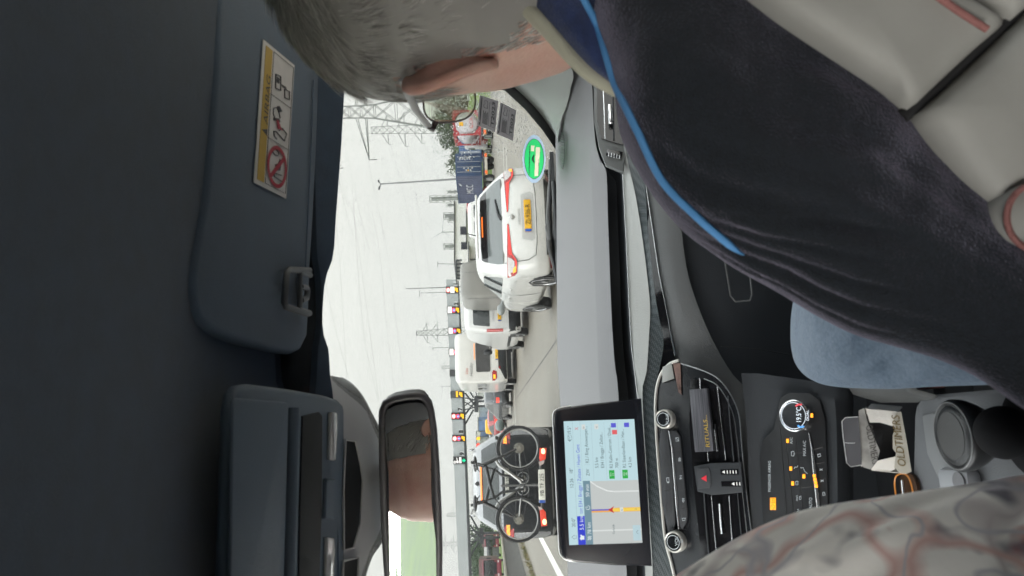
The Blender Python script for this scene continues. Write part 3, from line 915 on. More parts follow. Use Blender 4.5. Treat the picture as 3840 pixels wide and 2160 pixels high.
for (a, b, r_, s_) in ((2503, 1572, 36, 'TUNE'), (2541, 2029, 39, 'VOL')):
    c = cs(a, b, 0.0)
    rr = r_ / FPX * (c - CAM).dot(CF)
    mb = MB().lathe(c, CSn, [(rr * 1.0, 0.0), (rr * 1.0, 0.010), (rr * 0.97, 0.013), (rr * 0.86, 0.0142), (rr * 0.80, 0.0135), (0.0005, 0.0135)], 40)
    k_ = obj('knob', mb, SATIN, stack, 50)
    obj('knob_face', MB().lathe(c + CSn * 0.0137, CSn, [(rr * 0.79, 0.0), (rr * 0.78, 0.0008), (0.0005, 0.0008)], 36), PANEL, k_, 40)
    x = (cs(a, b - 20) - cs(a, b)).normalized()
    ring = MB().tube([c + CSn * 0.0148 + (x * math.cos(t) + CSn.cross(x) * math.sin(t)) * rr * 0.63 for t in [2 * math.pi * i / 36 for i in range(36)]], 0.00045, 4, closed=True)
    ptext(ring, cs, s_, a + (5 if s_ == 'TUNE' else 1), b, 0.0068, 0.0150)
    if s_ == 'VOL':
        p, xx, yy = pfr(cs, a + 14, b, 0.0150)
        ring.tube([p + (xx * math.cos(t) + yy * math.sin(t)) * 0.0021 for t in [2.2 + i * 0.4 for i in range(13)]], 0.0003, 4)
        ring.tube([p, p + yy * 0.0026], 0.0003, 4)
    obj('knob_lettering', ring, LETTER, k_, 0)

# centre vents, hazard switch
vents = flat('centre_vent', cs, CSn, [(2590, 1420), (2660, 1424), (2706, 1462), (2740, 1545), (2758, 1650), (2766, 1741), (2790, 1900), (2812, 2100), (2820, 2400), (2640, 2400), (2622, 2000), (2606, 1850), (2586, 1600)], GLOSS_BLACK, 0.0012, 0.0010, stack)
DULLC = mat('slat_chrome', (0.55, 0.55, 0.56), 0.25, metal=1.0)
def slat(p0, p1, r_, mt, nm='slat'):
    mb = MB().tube([cs(p0[0], p0[1], 0.006), cs((p0[0] + p1[0]) / 2 - 1, (p0[1] + p1[1]) / 2, 0.006), cs(p1[0], p1[1], 0.006)], r_, 8, flat=0.6)
    obj(nm, mb, mt, vents, 60)
SLAT = mat('slat_black', (0.02, 0.022, 0.026), 0.35)
slat((2624, 1418), (2628, 1470), 0.0010, DULLC)
slat((2654, 1690), (2656, 1730), 0.0009, DULLC)
slat((2690, 1450), (2722, 1724), 0.0012, DULLC)
slat((2730, 1484), (2752, 1730), 0.0016, SLAT)
slat((2668, 1859), (2690, 2110), 0.0009, DULLC)
slat((2734, 1859), (2752, 2110), 0.0012, DULLC)
slat((2766, 1850), (2790, 2110), 0.0011, SLAT)
slat((2640, 1850), (2660, 2110), 0.0016, SLAT)
slat((2681, 1590), (2692, 1692), 0.0032, CHROME, 'vent_tab')
slat((2699, 1889), (2707, 2001), 0.0032, CHROME, 'vent_tab')
hz = flat('hazard_module', cs, CSn, [(2607, 1748), (2672, 1736), (2784, 1733), (2793, 1846), (2672, 1856), (2620, 1842)], DASH_DARK, 0.003, 0.006, stack, 0.002)
flat('hazard_button', cs, CSn, [(2614, 1758), (2660, 1753), (2666, 1770), (2668, 1818), (2662, 1830), (2620, 1832)], BUTTON, 0.009, 0.002, hz, 0.001)
mb = MB()
for k, w_ in ((0, 11.0),):
    tri = [(2629, 1794), (2649, 1782), (2650, 1806)]
    mb.prism([cs(a, b, 0.0112) for a, b in tri], CSn * 0.0005)
obj('hazard_triangle', mb, emit('hazard_red', (0.62, 0.04, 0.06), 0.55), hz, 0)
for y0, y1, x0, x1, tr_ in ((1761, 1779, 2702, 2769, 2716), (1805, 1824, 2705, 2776, 2752)):
    sl_ = flat('vent_slider', cs, CSn, [(x0, y0), (x1, y0 - 1), (x1 + 2, y1), (x0 + 2, y1)], GLOSS_BLACK, 0.0088, 0.0008, hz)
    mb = MB()
    for k in range(4):
        xx = tr_ + 11 + k * 11
        if xx < x1:
            mb.tube([cs(xx, y0 + 3, 0.010), cs(xx + 1, y1 - 3, 0.010)], 0.0007, 4)
    mb.prism([cs(a, b, 0.0098) for a, b in [(tr_ - 8, (y0 + y1) / 2), (tr_ + 2, y0 + 3), (tr_ + 3, y1 - 3)]], CSn * 0.0008)
    obj('slider_mark', mb, WHITE_INK, sl_, 0)

# air freshener clipped to the vent: a thing of its own
af = thing('air_freshener', 'black ribbed air freshener with gold lettering clipped on the centre vent', 'air freshener', cs(2638, 1576, 0.0))
def rib_mat():
    mt, nt, b = _nodes('ribbed_black')
    t = nt.nodes.new('ShaderNodeTexCoord')
    mp = nt.nodes.new('ShaderNodeMapping')
    mp.inputs['Scale'].default_value = (12, 900, 900)
    nt.links.new(t.outputs['Object'], mp.inputs[0])
    n = nt.nodes.new('ShaderNodeTexNoise')
    n.inputs['Scale'].default_value = 1.0
    nt.links.new(mp.outputs[0], n.inputs['Vector'])
    c = nt.nodes.new('ShaderNodeValToRGB')
    c.color_ramp.elements[0].color = (0.018, 0.019, 0.024, 1)
    c.color_ramp.elements[1].color = (0.085, 0.085, 0.10, 1)
    c.color_ramp.elements[0].position = 0.35
    c.color_ramp.elements[1].position = 0.7
    nt.links.new(n.outputs['Fac'], c.inputs[0])
    nt.links.new(c.outputs[0], b.inputs['Base Color'])
    b.inputs['Roughness'].default_value = 0.45
    return mt
obj('case', MB().prism([cs(a, b, 0.010) for a, b in [(2592, 1462), (2660, 1457), (2684, 1691), (2614, 1695)]], CSn * 0.008, bev=0.001), rib_mat(), af, 40)
mb = MB()
p0, p1 = cs(2662, 1678, 0.0192), cs(2650, 1556, 0.0192)
tm = text_mb('RITUALS...', 0.0086, p0, (p1 - p0), (cs(2630, 1616, 0.0192) - cs(2656, 1616, 0.0192)), 'LEFT', wid=0.92)
L_ = max((q - p0).dot((p1 - p0).normalized()) for q in tm.v)
k = (p1 - p0).length / L_
d_ = (p1 - p0).normalized()
mb.add([q + d_ * (q - p0).dot(d_) * (k - 1) for q in tm.v], tm.f)
obj('lettering', mb, mat('gold_foil', (0.55, 0.38, 0.07), 0.35, metal=0.4), af, 0)
obj('clip', MB().box(cs(2640, 1600, 0.006), (0.01, 0.012, 0.01), 0.002), BLACK, af, 40)

# ---- touch screen on top of the dashboard
TL, TR, BL, BR = P(2134.7, 2044.1, 1.048), P(2113.6, 1579.8, 1.086), P(2409, 2035.3, 1.0485), P(2378.6, 1571.5, 1.0865)
fs_ = Fr(TL, TR - TL, BL - TL)
sc = lambda a, b, off=0.0: PP(a, b, TL, fs_.N, off)
bez = [(2078, 1556), (2086, 1540), (2102, 1533), (2200, 1518), (2300, 1507), (2399, 1496), (2420, 1800), (2438, 2118), (2300, 2115), (2150, 2102), (2122, 2094), (2106, 2076), (2100, 2050), (2090, 1850), (2079, 1620)]
ts_ = obj('touchscreen', MB().prism([sc(a, b, -0.018) for a, b in bez], fs_.N * 0.0165, bev=0.003), mat('screen_bezel', (0.012, 0.013, 0.017), 0.22), car, 40)
mb = MB().tube(smoothline([sc(a, b, -0.006) for a, b in [(2140, 1524), (2100, 1531), (2083, 1541), (2075, 1556), (2077, 1620), (2088, 1850), (2098, 2050), (2104, 2078), (2121, 2097), (2160, 2105)]], 60), 0.0016, 8)
obj('screen_rim', mb, mat('rim_silver', (0.5, 0.5, 0.5), 0.3, metal=0.9), ts_, 80)
def em(c, s=1.0):
    return emit('screen_%d' % (len(bpy.data.materials)), c, s, base=(0.01, 0.01, 0.01))
def srect(items, col, c, name='display'):
    mb = MB()
    for (a0, b0, a1, b1) in items:
        q = [fs_.pt(a0, b0, c), fs_.pt(a1, b0, c), fs_.pt(a1, b1, c), fs_.pt(a0, b1, c)]
        mb.add(q, [(0, 3, 2, 1)])
    return obj(name, mb, em(col), ts_, 0)
BGC = (0.50, 0.69, 0.74)
disp = srect([(0, 0, 1, 1)], BGC, 0.0002)
srect([(0, 0.325, 0.5, 1)], (0.53, 0.56, 0.55), 0.0004, 'map_area')
srect([(0, 0.125, 0.225, 0.228)], (0.03, 0.05, 0.60), 0.0005, 'turn_banner')
srect([(0, 0.230, 0.505, 0.328)], (0.16, 0.27, 0.33), 0.0005, 'trip_bar')
srect([(0.0, 0.118, 1, 0.122), (0.225, 0.226, 1, 0.229), (0.51, 0.385, 0.98, 0.388), (0.51, 0.565, 0.98, 0.568), (0.51, 0.755, 0.98, 0.758), (0.635, 0.26, 0.637, 0.34)], (0.33, 0.47, 0.52), 0.0006, 'rule')
srect([(0.262, 0.328, 0.275, 0.59)], (0.17, 0.14, 0.52), 0.0008, 'route_line')
srect([(0.250, 0.328, 0.263, 1.0), (0.250, 0.65, 0.254, 1.0), (0.278, 0.65, 0.282, 1.0)], (0.85, 0.42, 0.08), 0.0007, 'road_line')
srect([(0.254, 0.60, 0.279, 1.0)], (0.88, 0.62, 0.10), 0.0009, 'road_line')
for q in [(0.10, 0.328, 0.112, 1.0), (0.405, 0.66, 0.418, 1.0)]:
    srect([q], (0.68, 0.71, 0.70), 0.0006, 'road_line')
mb = MB()
mb.tube([fs_.pt(a, b, 0.0006) for a, b in [(0.5, 0.33), (0.46, 0.42), (0.42, 0.56), (0.412, 0.66)]], 0.0009, 4)
obj('road_line', mb, em((0.68, 0.71, 0.70)), ts_, 0)
srect([(0.515, 0.60, 0.585, 0.675), (0.515, 0.785, 0.585, 0.86)], (0.02, 0.40, 0.06), 0.0007, 'exit_sign')
srect([(0.878, 0.675, 0.915, 0.745)], (0.75, 0.12, 0.13), 0.0007, 'service_sign')
srect([(0.935, 0.665, 0.972, 0.735), (0.935, 0.85, 0.972, 0.92)], (0.10, 0.10, 0.62), 0.0007, 'fuel_sign')
for q in [(0.925, 0.25, 0.968, 0.30), (0.925, 0.43, 0.968, 0.485), (0.248, 0.72, 0.285, 0.765)]:
    srect([q], (0.66, 0.70, 0.68), 0.0011, 'road_shield')
srect([(0.02, 0.88, 0.14, 0.985)], (0.46, 0.62, 0.67), 0.0008, 'zoom_key')
mb = MB().add([fs_.pt(a, b, 0.0013) for a, b in [(0.267, 0.555), (0.295, 0.64), (0.267, 0.615), (0.239, 0.64)]], [(0, 1, 2, 3)])
obj('position_arrow', mb, em((0.55, 0.03, 0.03)), ts_, 0)
mb = MB()
TXT = em((0.07, 0.12, 0.14))
T = lambda s_, a, b, z=0.0072, al='LEFT': obj('display_text', fs_.text(MB(), s_, a, b, z, al, 0.0012, 0.84), TXT, ts_, 0)
T('20.0°', 0.14, 0.095); T('12:26', 0.45, 0.095); T('18°', 0.565, 0.095); T('19.5°', 0.885, 0.095); T('4', 0.828, 0.095)
T('ZW', 0.545, 0.325, 0.0068); T('R2 / Ring Antwerpen...', 0.648, 0.325, 0.0068)
T('5.5 km', 0.605, 0.455, 0.0066); T('E34 / Brugge / Zelzat...', 0.605, 0.535, 0.0066)
T('R2 Kallo-Centrum / Doel...', 0.60, 0.655, 0.0066); T('700 m', 0.60, 0.735, 0.0066)
T('R2 Steenlandlaan / Hav...', 0.60, 0.84, 0.0066); T('4.2 km', 0.60, 0.92, 0.0066)
T('Oudedijk', 0.075, 0.63, 0.0042)
T('R2', 0.255, 0.756, 0.003); T('2', 0.262, 0.95, 0.004)
T('R2', 0.934, 0.287, 0.0032); T('R2', 0.934, 0.47, 0.0032)
for q in ([(0.045, 0.075), (0.062, 0.04), (0.079, 0.075), (0.072, 0.075), (0.072, 0.10), (0.052, 0.10), (0.052, 0.075), (0.045, 0.075)],
          [(0.845, 0.05), (0.88, 0.05), (0.88, 0.10), (0.845, 0.10), (0.845, 0.05), (0.862, 0.08), (0.88, 0.05)], [(0.07, 0.95), (0.085, 0.925), (0.10, 0.95)]):
    obj('display_symbol', fs_.line(MB(), q, 0.00028, 0.0012), TXT, ts_, 0)
mb = MB()
fs_.text(mb, 'tot E34 / Brugge / Zelzate / Haven Gent', 0.245, 0.205, 0.0074, 'LEFT', 0.0012, 0.80)
obj('destination_text', mb, em((0.09, 0.12, 0.62)), ts_, 0)
mb = MB()
fs_.line(mb, [(0.925, 0.15), (0.945, 0.20)], 0.0003, 0.0012); fs_.line(mb, [(0.945, 0.15), (0.925, 0.20)], 0.0003, 0.0012)
obj('close_mark', mb, em((0.6, 0.1, 0.12)), ts_, 0)
mb = MB()
fs_.text(mb, '5.5 km', 0.115, 0.207, 0.0078, 'LEFT', 0.0012, 0.9)
fs_.text(mb, '78 km', 0.08, 0.307, 0.0072, 'LEFT', 0.0012, 0.9)
fs_.text(mb, '50 min', 0.375, 0.307, 0.0072, 'LEFT', 0.0012, 0.9)
fs_.text(mb, 'Afrit', 0.55, 0.63, 0.0028, 'CENTER', 0.0012); fs_.text(mb, '11', 0.55, 0.668, 0.004, 'CENTER', 0.0012)
fs_.text(mb, 'Afrit', 0.55, 0.815, 0.0028, 'CENTER', 0.0012); fs_.text(mb, '10', 0.55, 0.853, 0.004, 'CENTER', 0.0012)
mb.add([fs_.pt(a, b, 0.0012) for a, b in [(0.04, 0.21), (0.04, 0.17), (0.03, 0.17), (0.05, 0.145), (0.068, 0.165), (0.075, 0.15), (0.08, 0.17), (0.07, 0.185), (0.07, 0.21)]], [tuple(range(9))])
for i in range(4):
    for j in range(4):
        if (i + j) % 2 == 0:
            a0, b0 = 0.035 + i * 0.008, 0.255 + j * 0.013
            mb.add([fs_.pt(a0, b0, 0.0012), fs_.pt(a0 + 0.008, b0, 0.0012), fs_.pt(a0 + 0.008, b0 + 0.013, 0.0012), fs_.pt(a0, b0 + 0.013, 0.0012)], [(0, 1, 2, 3)])
mb.tube([fs_.pt(0.29 + 0.016 * math.cos(t), 0.28 + 0.028 * math.sin(t), 0.0012) for t in [i * 0.45 for i in range(13)]], 0.0003, 4)
mb.tube([fs_.pt(0.29, 0.28, 0.0012), fs_.pt(0.298, 0.268, 0.0012)], 0.0003, 4)
obj('banner_text', mb, em((0.78, 0.84, 0.86)), ts_, 0)

# ---- climate controls
CLo, CLn = plane3(PY(2830, 1480, 1.062), PY(2850, 2000, 1.062), PY(3130, 1750, .975))
cl = lambda a, b, off=0.0: PP(a, b, CLo, CLn, off)
under = loft([[cs(a, b, -0.004) for a, b in [(2780, 1400), (2800, 1600), (2808, 1800), (2830, 2100), (2850, 2400)]],
              [cl(a, b, -0.004) for a, b in [(2840, 1400), (2850, 1560), (2850, 1800), (2860, 2100), (2870, 2400)]],
              [cl(a, b, -0.003) for a, b in [(3120, 1440), (3135, 1560), (3140, 1800), (3140, 2100), (3150, 2400)]],
              [cl(a, b, -0.02) for a, b in [(3180, 1440), (3180, 1560), (3180, 1800), (3180, 2100), (3190, 2400)]],
              [cl(a, b, -0.09) for a, b in [(3200, 1440), (3200, 1560), (3200, 1800), (3200, 2100), (3210, 2400)]]], 40)
obj('stack_lower', under, DASH_DARK, car, 60)
clim = flat('climate_panel', cl, CLn, [(2930, 1492), (2962, 1474), (3040, 1474), (3078, 1500), (3100, 1580), (3112, 1950), (3110, 2400), (2880, 2400), (2868, 2000), (2852, 1720), (2864, 1650), (2905, 1610)], mat('climate_black', (0.010, 0.0105, 0.012), 0.5, spec=0.3, var=0.2, scale=20), 0.0, 0.003, car, 0.0015)
mb = MB()
for q in ([(2925, 1600), (2960, 2060)], [(2945, 1640), (2990, 2060)], [(2985, 1650), (3022, 2060)], [(2975, 1700), (3012, 1697)], [(2985, 1830), (3042, 1825)], [(3040, 1690), (3085, 1676)], [(3058, 1740), (3090, 1733)], [(3070, 1800), (3096, 1795)], [(3080, 1860), (3098, 1856)]):
    obj('key_gap', pline(MB(), cl, q, 0.0004, 0.0032), INK, clim, 0)
c = cl(3004, 1561, 0.0)
rr = 60 / FPX * (c - CAM).dot(CF)
mb = MB().lathe(c, CLn, [(rr, 0.0), (rr, 0.016), (rr * 0.97, 0.0185), (rr * 0.90, 0.019), (rr * 0.86, 0.018), (0.0005, 0.018)], 48)
kn = obj('temperature_knob', mb, CHROME, clim, 50)
kf = obj('knob_face', MB().lathe(c + CLn * 0.0182, CLn, [(rr * 0.855, 0.0), (rr * 0.84, 0.0008), (0.0005, 0.0008)], 40), PANEL, kn, 40)
x = (cl(3004, 1540) - cl(3004, 1561)).normalized()
y = CLn.cross(x)
kc = c + CLn * 0.0196
mb = MB().tube([kc + (x * math.cos(t) + y * math.sin(t)) * rr * 0.80 for t in [2 * math.pi * i / 40 for i in range(40)]], 0.0004, 4, closed=True)
kfp = lambda a, b, off=0.0: PP(a, b, kc, CLn, off)
ptext(mb, kfp, '19.5°C', 3004, 1556, 0.0098, 0.0006, wid=0.75)
ptext(mb, kfp, 'DUAL', 3033, 1558, 0.0052, 0.0006)
obj('knob_lettering', mb, emit('display_white', (0.75, 0.82, 0.9), 0.9), kn, 0)
for col, ys, nm in (((0.75, 0.04, 0.06), (1512, 1524), 'warm_mark'), ((0.08, 0.35, 0.85), (1595, 1602), 'cool_mark')):
    mb = MB().tube([kfp(a, b, 0.0005) for a, b in ([(2984, 1523), (2992, 1517), (3006, 1517)] if nm == 'warm_mark' else [(2992, 1596), (3002, 1602), (3014, 1599)])], 0.0012, 6)
    obj(nm, mb, emit(nm, col, 0.8), kn, 60)
def lamp(f, n, a, b, w_, h_, off, parent, nm='indicator'):
    p, xx, yy = pfr(f, a, b, off)
    mb = MB().prism([p - xx * w_ - yy * h_, p + xx * w_ - yy * h_, p + xx * w_ + yy * h_, p - xx * w_ + yy * h_], n * 0.0008, bev=0.0003)
    obj(nm, mb, AMBER, parent, 40)
lamp(kfp, CLn, 3045, 1558, 0.0026, 0.0017, 0.0004, kn)
for a, b in ((2954, 1653), (2966, 1757), (2973, 1813), (3015, 1786)):
    lamp(cl, CLn, a, b, 0.0026, 0.0019, 0.003, clim)
for k in range(4):
    lamp(cl, CLn, 3054 + k * 2.6, 1784 + k * 13, 0.0019, 0.0020, 0.0075, clim, 'fan_bar')
mb = MB().tube([cl(a, b, 0.0045) for a, b in [(3033, 1622), (3045, 1681), (3051, 1731), (3061, 1824), (3071, 1918), (3086, 2080)]], [0.0006, 0.0016, 0.0024, 0.0028, 0.0026, 0.002], 8)
obj('chrome_bar', mb, CHROME, clim, 80)
mb = MB()
ptext(mb, cl, 'PASSENGER AIRBAG', 2890, 1786, 0.0056, 0.0034, wid=0.83)
ptext(mb, cl, 'A/C', 2972, 1652, 0.0055, 0.0034)
ptext(mb, cl, 'MAX A/C', 3022, 1681, 0.0058, 0.0034, wid=0.85)
ptext(mb, cl, 'AUTO', 3045, 1887, 0.0058, 0.0034, wid=0.9)
ptext(mb, cl, 'MAX', 2992, 1868, 0.0036, 0.0034)
ptext(mb, cl, 'REAR', 2996, 1920, 0.0036, 0.0034)
for q in ([(2968, 1694), (2976, 1692), (2979, 1700), (2976, 1710), (2968, 1710), (2968, 1694)], [(2978, 1758), (2980, 1752), (2990, 1752), (2992, 1746)], [(3002, 1754), (3012, 1754), (3018, 1768), (3028, 1776)],
          [(2984, 1806), (2992, 1804), (2992, 1818), (2984, 1818), (2984, 1806)], [(3066, 1704), (3076, 1702), (3078, 1710), (3068, 1714), (3066, 1704)], [(3074, 1758), (3084, 1764)], [(3084, 1758), (3074, 1764)],
          [(3078, 1800), (3088, 1806)], [(3088, 1800), (3078, 1806)], [(3086, 1846), (3092, 1846), (3094, 1858), (3086, 1858), (3086, 1846)], [(2998, 1862), (3004, 1860), (3004, 1872), (2998, 1874), (2998, 1862)]):
    pline(mb, cl, q, 0.0004, 0.0034)
obj('panel_lettering', mb, LETTER, clim, 0)
p, xx, yy = pfr(cl, 2899, 1889, 0.003)
mb = MB()
q = [p - xx * 0.0080 - yy * 0.0042, p + xx * 0.0080 - yy * 0.0042, p + xx * 0.0080 + yy * 0.0042, p - xx * 0.0080 + yy * 0.0042]
mb.prism(q, CLn * 0.0006, bev=0.0002)
ab = obj('airbag_lamp', mb, AMBER, clim, 40)
mb = MB()
mb.tube([p + CLn * 0.0008 + xx * 0.0042 + (xx * a + yy * b) for a, b in [(-0.0032, -0.003), (0.0032, -0.003), (0.0032, 0.003), (-0.0032, 0.003), (-0.0032, -0.003)]], 0.0003, 4)
mb.tube([p + CLn * 0.0008 - xx * 0.0042 + (xx * math.cos(t) + yy * math.sin(t)) * 0.003 for t in [i * 0.45 for i in range(15)]], 0.0003, 4)
mb.tube([p + CLn * 0.0008 - xx * 0.0064 - yy * 0.002, p + CLn * 0.0008 - xx * 0.002 + yy * 0.002], 0.0003, 4)
t_ = text_mb('ON', 0.0048, p + CLn * 0.0009 + xx * 0.0042 - yy * 0.0018, xx, yy, 'CENTER', wid=0.8); mb.add(t_.v, t_.f)
obj('lamp_sign', mb, mat('amber_dark', (0.25, 0.07, 0.0), 0.5), ab, 0)

# ---- lower console
ZC = 0.79
cz = lambda a, b, off=0.0: PZ(a, b, ZC + off)
CONS = mat('console_plastic', (0.125, 0.13, 0.138), 0.6, var=0.08, scale=6, bump=0.35, bscale=700)
co = obj('centre_console', MB().prism([cz(a, b) for a, b in [(3424, 1560), (3430, 1520), (3448, 1492), (3500, 1480), (3709, 1462), (4100, 1440), (4200, 2300), (3420, 2300), (3418, 1850)]], V((0, 0, -0.12)), bev=0.006), CONS, car, 45)
w0 = [cz(3200, 1480, 0.03), cz(3300, 1476, 0.03), cz(3400, 1470, 0.028), cz(3440, 1460, 0.02)]
w1 = [p + V((0.05, 0.0, 0.012)) for p in w0]
wa = [p + V((-0.012, 0, -0.035)) for p in w0]
w2 = [p + V((0.08, 0, -0.10)) for p in w1]
obj('console_pad', loft([[p + V((-0.015, 0, -0.12)) for p in w0], wa, w0, [a.lerp(b, .5) + V((0, 0, 0.008)) for a, b in zip(w0, w1)], w1, w2], 24), mat('console_pad', (0.075, 0.077, 0.076), 0.5, var=0.1, bump=0.3, bscale=700), car, 80)
mb = MB().tube([cz(a, b, -0.01) for a, b in [(3370, 1466), (3450, 1458), (3540, 1450)]], 0.0012, 5)
obj('console_stitching', mb, STITCH if 'STITCH' in globals() else mat('stitch_red_console', (0.25, 0.07, 0.06), 0.8), car, 60)
mb = MB().box(cz(3300, 1800, -0.12), (0.36, 0.4, 0.02), 0.004)
obj('storage_tray', mb, BLACK, co, 40)
flat('console_recess', cz, V((0, 0, 1)), [(3462, 1560), (3500, 1548), (3560, 1560), (3600, 1800), (3520, 1790), (3480, 1700)], mat('recess_grey', (0.17, 0.175, 0.18), 0.55), 0.0005, 0.0012, co, 0.0005)
mb = MB().box(cz(3600, 1816, 0.010), (0.034, 0.055, 0.018), 0.007)
obj('brake_button', mb, mat('button_pale', (0.33, 0.34, 0.36), 0.35), co, 40)
mb = MB().lathe(cz(3600, 1806, 0.018), (0, 0, 1), [(0.010, 0), (0.010, 0.002), (0.0005, 0.0025)], 24)
obj('brake_symbol', mb, mat('brake_symbol', (0.16, 0.16, 0.17), 0.4), co, 40)
# gear lever: flat-topped knob over a round gaiter
g0 = P(3574, 1634, .735)
gax = (P(3574, 1634, .735) - P(3765, 1618, .725) + V((0, 0.02, 0.0))).normalized()
gax = (gax * 0.35 + V((0, -0.25, 0.97)) * 0.65).normalized()
mb = MB().lathe(g0, gax, [(0.0005, -0.10), (0.020, -0.09), (0.018, -0.06), (0.022, -0.035), (0.030, -0.022), (0.0345, -0.012), (0.0355, -0.004), (0.0340, 0.0), (0.0315, 0.0012), (0.029, 0.0), (0.0275, 0.0008), (0.025, 0.0022), (0.0005, 0.0030)], 48)
gk = obj('gear_lever', mb, mat('gear_black', (0.018, 0.0185, 0.02), 0.38, var=0.15, scale=20), car, 50)
mb = MB().lathe(g0 + gax * 0.0016, gax, [(0.0235, -0.001), (0.0232, 0.0012), (0.0005, 0.0022)], 40)
obj('knob_cap', mb, mat('gear_cap', (0.07, 0.07, 0.07), 0.55, bump=0.4, bscale=900), gk, 50)
mb = MB().tube([g0 + gax * 0.0005 + (gax.orthogonal().normalized() * math.cos(t) + gax.cross(gax.orthogonal().normalized()) * math.sin(t)) * 0.0325 for t in [2 * math.pi * i / 40 for i in range(40)]], 0.0008, 6, closed=True)
obj('knob_ring', mb, mat('ring_grey', (0.2, 0.2, 0.2), 0.3), gk, 80)
obj('gaiter', MB().ball(P(3762, 1622, .69), (0.0245, 0.0245, 0.024), 28, 18), mat('gaiter_black', (0.006, 0.006, 0.007), 0.9, spec=0.2), gk, 180)
mb = MB().ball(P(3790, 1622, .70) + V((0, 0, -0.035)), (0.05, 0.05, 0.03), 28, 12)
obj('gaiter', mb, bpy.data.materials['gaiter_black'], gk, 180)
# glowing holder beside the packet
hr = smoothline([cz(a, b, 0.012) for a, b in [(3366, 1900), (3356, 1830), (3356, 1798), (3364, 1782), (3384, 1776), (3402, 1784), (3414, 1806), (3424, 1850), (3430, 1910)]], 40)
obj('holder_glow', MB().tube(hr, 0.0010, 8), emit('holder_glow', (0.62, 0.24, 0.05), 0.32), car, 80)
mb = MB().prism([p + V((0, 0, -0.006)) for p in hr], V((0, 0, -0.004)))
obj('cup_holder', mb, mat('holder_brown', (0.05, 0.026, 0.014), 0.35), car, 0)
mb = MB().tube([cz(3384, 1802, 0.012), cz(3388, 1840, 0.014), cz(3398, 1920, 0.016)], 0.0022, 8)
obj('holder_handle', mb, CHROME, car, 80)

# ---- torn sweet packet: a thing of its own
pk = thing('sweet_packet', 'torn open white cardboard packet with gold lettering lying in the console tray', 'packet', P(3280, 1660, .86))
pko = P(3280, 1650, .80)
pkn = (-CF * 0.75 + V((0, 0, 1)) * 0.5).normalized()
pq = lambda a, b, off=0.0: PP(a, b, pko, pkn, off)
CARD = mat('card_white', (0.82, 0.78, 0.72), 0.6, var=0.08, scale=40, bump=0.3, bscale=200)
CARDP = mat('card_printed', (0.36, 0.35, 0.33), 0.5, var=0.3, scale=70)
CARDG = mat('card_cream', (0.50, 0.47, 0.40), 0.55, var=0.08, scale=40)
def card(name, pts, mt, h=0.0008, off=0.0):
    return obj(name, MB().prism([pq(a, b, off) for a, b in pts], pkn * h), mt, pk, 0)
card('front_strip', [(3363, 1548), (3379, 1542), (3394, 1620), (3408, 1700), (3418, 1768), (3400, 1776), (3374, 1772), (3354, 1752), (3360, 1697), (3348, 1682), (3348, 1632), (3356, 1610), (3352, 1575)], CARDG, off=0.004)
card('end_flap', [(3246, 1532), (3372, 1544), (3356, 1600), (3300, 1584), (3262, 1584)], CARD, off=0.001)
card('end_flap', [(3266, 1760), (3290, 1728), (3330, 1718), (3358, 1712), (3356, 1760), (3340, 1766)], CARD, off=0.001)
card('back_strip', [(3220, 1540), (3240, 1530), (3256, 1590), (3286, 1660), (3300, 1690), (3290, 1726), (3264, 1760), (3240, 1752), (3226, 1740), (3222, 1640)], CARDP)
mb = MB()
for pts_ in ([(3250, 1532), (3370, 1543)], [(3268, 1762), (3400, 1775)], [(3232, 1545), (3232, 1750)]):
    a, b = pq(*pts_[0]), pq(*pts_[1])
    mb.add([a, b, b - pkn * 0.035, a - pkn * 0.035], [(0, 1, 2, 3)])
obj('side_wall', mb, CARD, pk, 0, solid=0.0007)
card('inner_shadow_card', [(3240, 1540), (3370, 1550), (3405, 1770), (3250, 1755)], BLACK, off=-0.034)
obj('clear_flap', MB().prism([pq(a, b, 0.004) for a, b in [(3157, 1580), (3170, 1566), (3218, 1563), (3226, 1640), (3232, 1742), (3190, 1750), (3175, 1736), (3162, 1640)]], pkn * 0.0006), mat('clear_film', (0.09, 0.09, 0.10), 0.12, spec=0.8), pk, 0)
mb = MB().tube([pq(a, b, 0.0052) for a, b in [(3157, 1580), (3170, 1566), (3218, 1563)]], 0.0004, 4)
mb.tube([pq(a, b, 0.0052) for a, b in [(3157, 1580), (3162, 1640), (3175, 1736), (3190, 1750), (3232, 1744)]], 0.0004, 4)
mb.tube([pq(a, b, 0.0052) for a, b in [(3166, 1660), (3185, 1662), (3206, 1661)]], 0.0003, 4)
obj('film_edge', mb, mat('film_edge', (0.7, 0.7, 0.7), 0.3), pk, 60)
p0, p1 = pq(3398, 1752, 0.0056), pq(3372, 1556, 0.0056)
tm = text_mb('OLDTIMERS', 0.011, p0, p1 - p0, pq(3350, 1650, 0.0056) - pq(3390, 1655, 0.0056), 'LEFT')
d_ = (p1 - p0).normalized()
k = (p1 - p0).length / max((q - p0).dot(d_) for q in tm.v)
obj('lettering', MB().add([q + d_ * (q - p0).dot(d_) * (k - 1) for q in tm.v], tm.f), mat('packet_gold', (0.19, 0.13, 0.04), 0.5), pk, 0)
p0, p1 = pq(3246, 1596, 0.0014), pq(3272, 1742, 0.0014)
tm = text_mb('OLDTIMERS', 0.010, p0, p1 - p0, pq(3280, 1670, 0.0014) - pq(3250, 1678, 0.0014), 'LEFT', wid=0.8)
obj('lettering', tm, mat('packet_grey', (0.07, 0.065, 0.06), 0.5), pk, 0)
